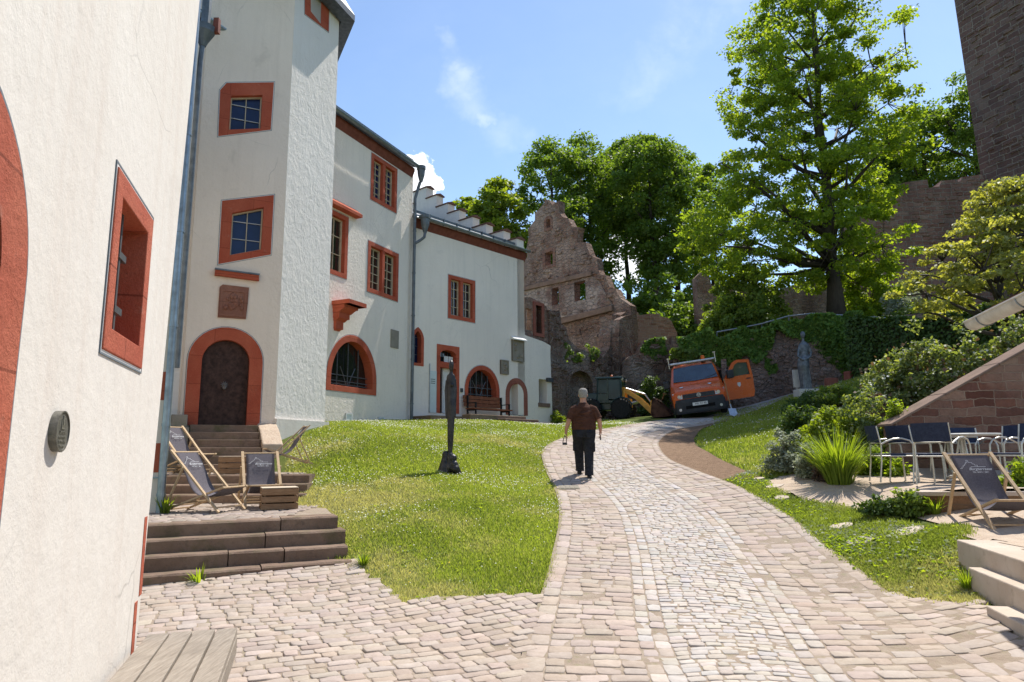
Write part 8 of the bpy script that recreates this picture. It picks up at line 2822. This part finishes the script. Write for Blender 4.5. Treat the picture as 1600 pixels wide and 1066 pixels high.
# roof rack and beacon
m = MB()
for y in (1.75,):
    m.tube([(-.88, y, 2.03), (.88, y, 2.03)], .022, 8)
    for s in (-1, 1):
        m.bar((s * .86, y, 1.86), (s * .86, y, 2.26), .035, .03)
        m.bar((s * .90, y, 2.25), (s * .80, y, 2.25), .03, .03)
m.tube([(-.80, 1.6, 2.0), (.80, 1.6, 2.0)], .03, 8)
m.build('roof_rack', M['alu'], VN)
m = MB().lathe([(.06, 0), (.075, .02), (.075, .15), (.06, .19), (.02, .20)], (.42, 1.85, 2.0), 16)
bc = m.build('beacon', M['beacon'], VN)
m = MB().box((.42, 1.85, 1.975), (.17, .17, .06))
m.build('beacon_base', M['black_plastic'], bc)
# shovel leaning on the van
s0 = at(1145, 649, 23.6); s1 = at(1131, 592, 23.95)
SV = thing('shovel', 'shovel with shiny blade leaning on the orange van beside the open door', 'shovel', tuple(s0))
m = MB().tube([s0 + (s1 - s0) * .18, s1], .018, 8)
m.build('handle', M['shovel_wood'], SV)
dv = (s1 - s0).normalized()
m = MB()
c = s0 + dv * .12
quad_slab(m, [c + V((-.13, 0, .12)), c + V((.13, 0, .12)), c + V((.16, -.08, -.08)), c + V((.02, -.16, -.16)), c + V((-.11, -.1, -.1))], (0, -1, .6), .006)
m.tube([c + V((0, 0, .08)), s0 + (s1 - s0) * .3], .024, 8)
m.build('blade', M['steel'], SV)

# ------------------------------------------------------------------ compact wheel loader
lg_ = at(975, 655, 27.6)
WLD = thing('wheel_loader', 'small yellow wheel loader with dark green cab and rusty bucket', 'wheel loader', (lg_.x, lg_.y, lg_.z - .02), local=True)
WLD.rotation_euler = (0, R(1), R(-20))
wr = .40
for i, (x, y) in enumerate(((0, -.52), (0, .52), (-1.22, -.52), (-1.22, .52))):
    m = MB().lathe([(.2, -.15), (wr * .9, -.15), (wr, -.09), (wr, .09), (wr * .9, .15), (.2, .15)], (x, y, wr), 26, 'Y')
    for q in range(22):
        a = 2 * math.pi * q / 22
        for s in (-1, 1):
            m.box((x + (wr + .004) * math.cos(a + s * .05), y + s * .07, wr + (wr + .004) * math.sin(a + s * .05)), (.05, .13, .045), Matrix.Rotation(-a, 3, 'Y'))
    wl = m.build('wheel', M['black_rubber'], WLD)
    m = MB().lathe([(.03, -.12), (.17, -.13), (.21, -.15), (.21, .15), (.17, .13), (.03, .12)], (x, y, wr), 18, 'Y')
    m.build('rim', M['yellow'], wl)
m = MB().box((-.55, 0, .52), (1.7, .62, .30)).box((-1.25, 0, .84), (.75, .95, .40), None, .9)
m.build('chassis', M['dark_green'], WLD, bevel=.03)
m = MB().box((-1.3, 0, 1.05), (.6, .8, .03))
m.build('engine_lid', M['black_plastic'], WLD)
m = MB()
for x, y in ((-.98, -.46), (-.98, .46), (-.02, -.44), (-.02, .44), (-.55, -.46), (-.55, .46)):
    m.bar((x, y, .70), (x * .96 - .02, y * .95, 1.62), .055, .055)
m.box((-.50, 0, .70), (1.02, .95, .08))
for y in (-.46, .46): m.box((-.78, y, .86), (.42, .03, .30))
cabo = m.build('cab', M['dark_green'], WLD)
m = MB().box((-.52, 0, 1.66), (1.12, 1.0, .07), None, .95).box((-.1, 0, 1.70), (.3, .9, .03))
m.build('cab_roof', M['dark_green'], cabo, bevel=.02)
for pts in ([(-.52, -.462, .80), (-.05, -.452, .80), (-.07, -.43, 1.58), (-.52, -.437, 1.58)], [(-.95, -.462, 1.03), (-.58, -.462, 1.03), (-.57, -.437, 1.58), (-.93, -.437, 1.58)], [(.0, -.42, .82), (.0, .42, .82), (-.03, .41, 1.60), (-.03, -.41, 1.60)], [(-.52, .462, .80), (-.05, .452, .80), (-.07, .43, 1.58), (-.52, .437, 1.58)]):
    m = MB()
    nrm = (V(pts[1]) - V(pts[0])).cross(V(pts[3]) - V(pts[0]))
    quad_slab(m, pts, nrm, .008)
    m.build('cab_window', M['glass_cab'], cabo)
m = MB().box((-.60, 0, 1.02), (.14, .44, .55)).box((-.42, 0, .84), (.42, .44, .12))
m.build('seat', M['black_plastic'], cabo)
m = MB().lathe([(.05, 0), (.055, .02), (.05, .10), (.02, .12)], (-.5, .1, 1.70), 12)
m.build('beacon', M['beacon'], WLD)
for y in (-.38, .38):
    m = MB().lathe([(.001, -.03), (.05, -.03), (.055, .03), (.001, .04)], (.03, y, 1.60), 12, 'X')
    m.build('work_light', M['light_lens'], WLD)
for y in (-.50, .50):
    MB().tube([(wr * 1.15 * math.cos(a), y, wr + wr * 1.15 * math.sin(a)) for a in [R(20 + 14 * q) for q in range(11)]], .03, 6).build('mudguard', M['dark_green'], WLD)
for y in (-.26, .26):
    m = MB()
    for a, b2, w_ in (((.02, y, 1.22), (.62, y, .82), .15), ((.62, y, .82), (1.18, y, .26), .17)):
        m.bar(a, b2, .07, w_, (0, 0, 1))
    m.lathe([(.001, -.05), (.06, -.05), (.06, .05), (.001, .05)], (.02, y, 1.22), 12, 'Y')
    m.lathe([(.001, -.05), (.05, -.05), (.05, .05), (.001, .05)], (1.18, y, .26), 12, 'Y')
    m.build('lift_arm', M['yellow'], WLD)
m = MB().bar((.02, 0, .55), (.08, 0, 1.22), .62, .10, (1, 0, 0)).box((.15, 0, .62), (.34, .42, .40))
m.build('front_frame', M['yellow'], WLD)
m = MB()
m.tube([(.1, .0, 1.25), (.85, 0, 1.0)], .035, 8).tube([(.85, 0, 1.0), (1.15, 0, .58)], .028, 8)
for y in (-.16, .16): m.tube([(.2, y, .6), (.62, y, .72)], .04, 8)
m.build('hydraulic_ram', M['steel'], WLD)
m = MB().bar((1.14, 0, .22), (1.14, 0, .74), .75, .05, (1, 0, 0))
m.build('quick_hitch', M['yellow'], WLD)
# bucket: open to the front, rolled back
prof = [(1.20, .14), (1.26, .72), (1.34, .80), (1.40, .74), (1.30, .62), (1.27, .25), (1.42, .10), (1.95, .16), (1.98, .10), (1.40, .04), (1.26, .06)]
m = MB()
hw = .92
k = len(prof)
m.add([(x, y, z) for y in (-hw, hw) for x, z in prof], [(i, (i + 1) % k, k + (i + 1) % k, k + i) for i in range(k)] + [tuple(range(k)), tuple(range(k, 2 * k))[::-1]])
bk = m.build('bucket', M['rust'], WLD)
for y in (-hw, hw):
    m = MB()
    quad_slab(m, [(1.24, y, .10), (1.95, y, .12), (1.75, y, .40), (1.36, y, .78), (1.27, y, .72)], (0, 1, 0), .02)
    m.build('side_plate', M['rust'], bk)
m = MB().box((1.345, 0, .795), (.06, 1.84, .03))
m.build('bucket_lip', M['steel'], bk)
m = MB().bar((1.5, .15, .78), (1.62, .05, 1.02), .03, .03).bar((1.56, .03, 1.03), (1.68, .08, 1.0), .03, .03)
m.v = [tuple(V(p)) for p in m.v]
tl = m.build('tool_handle', M['shovel_wood'], WLD)
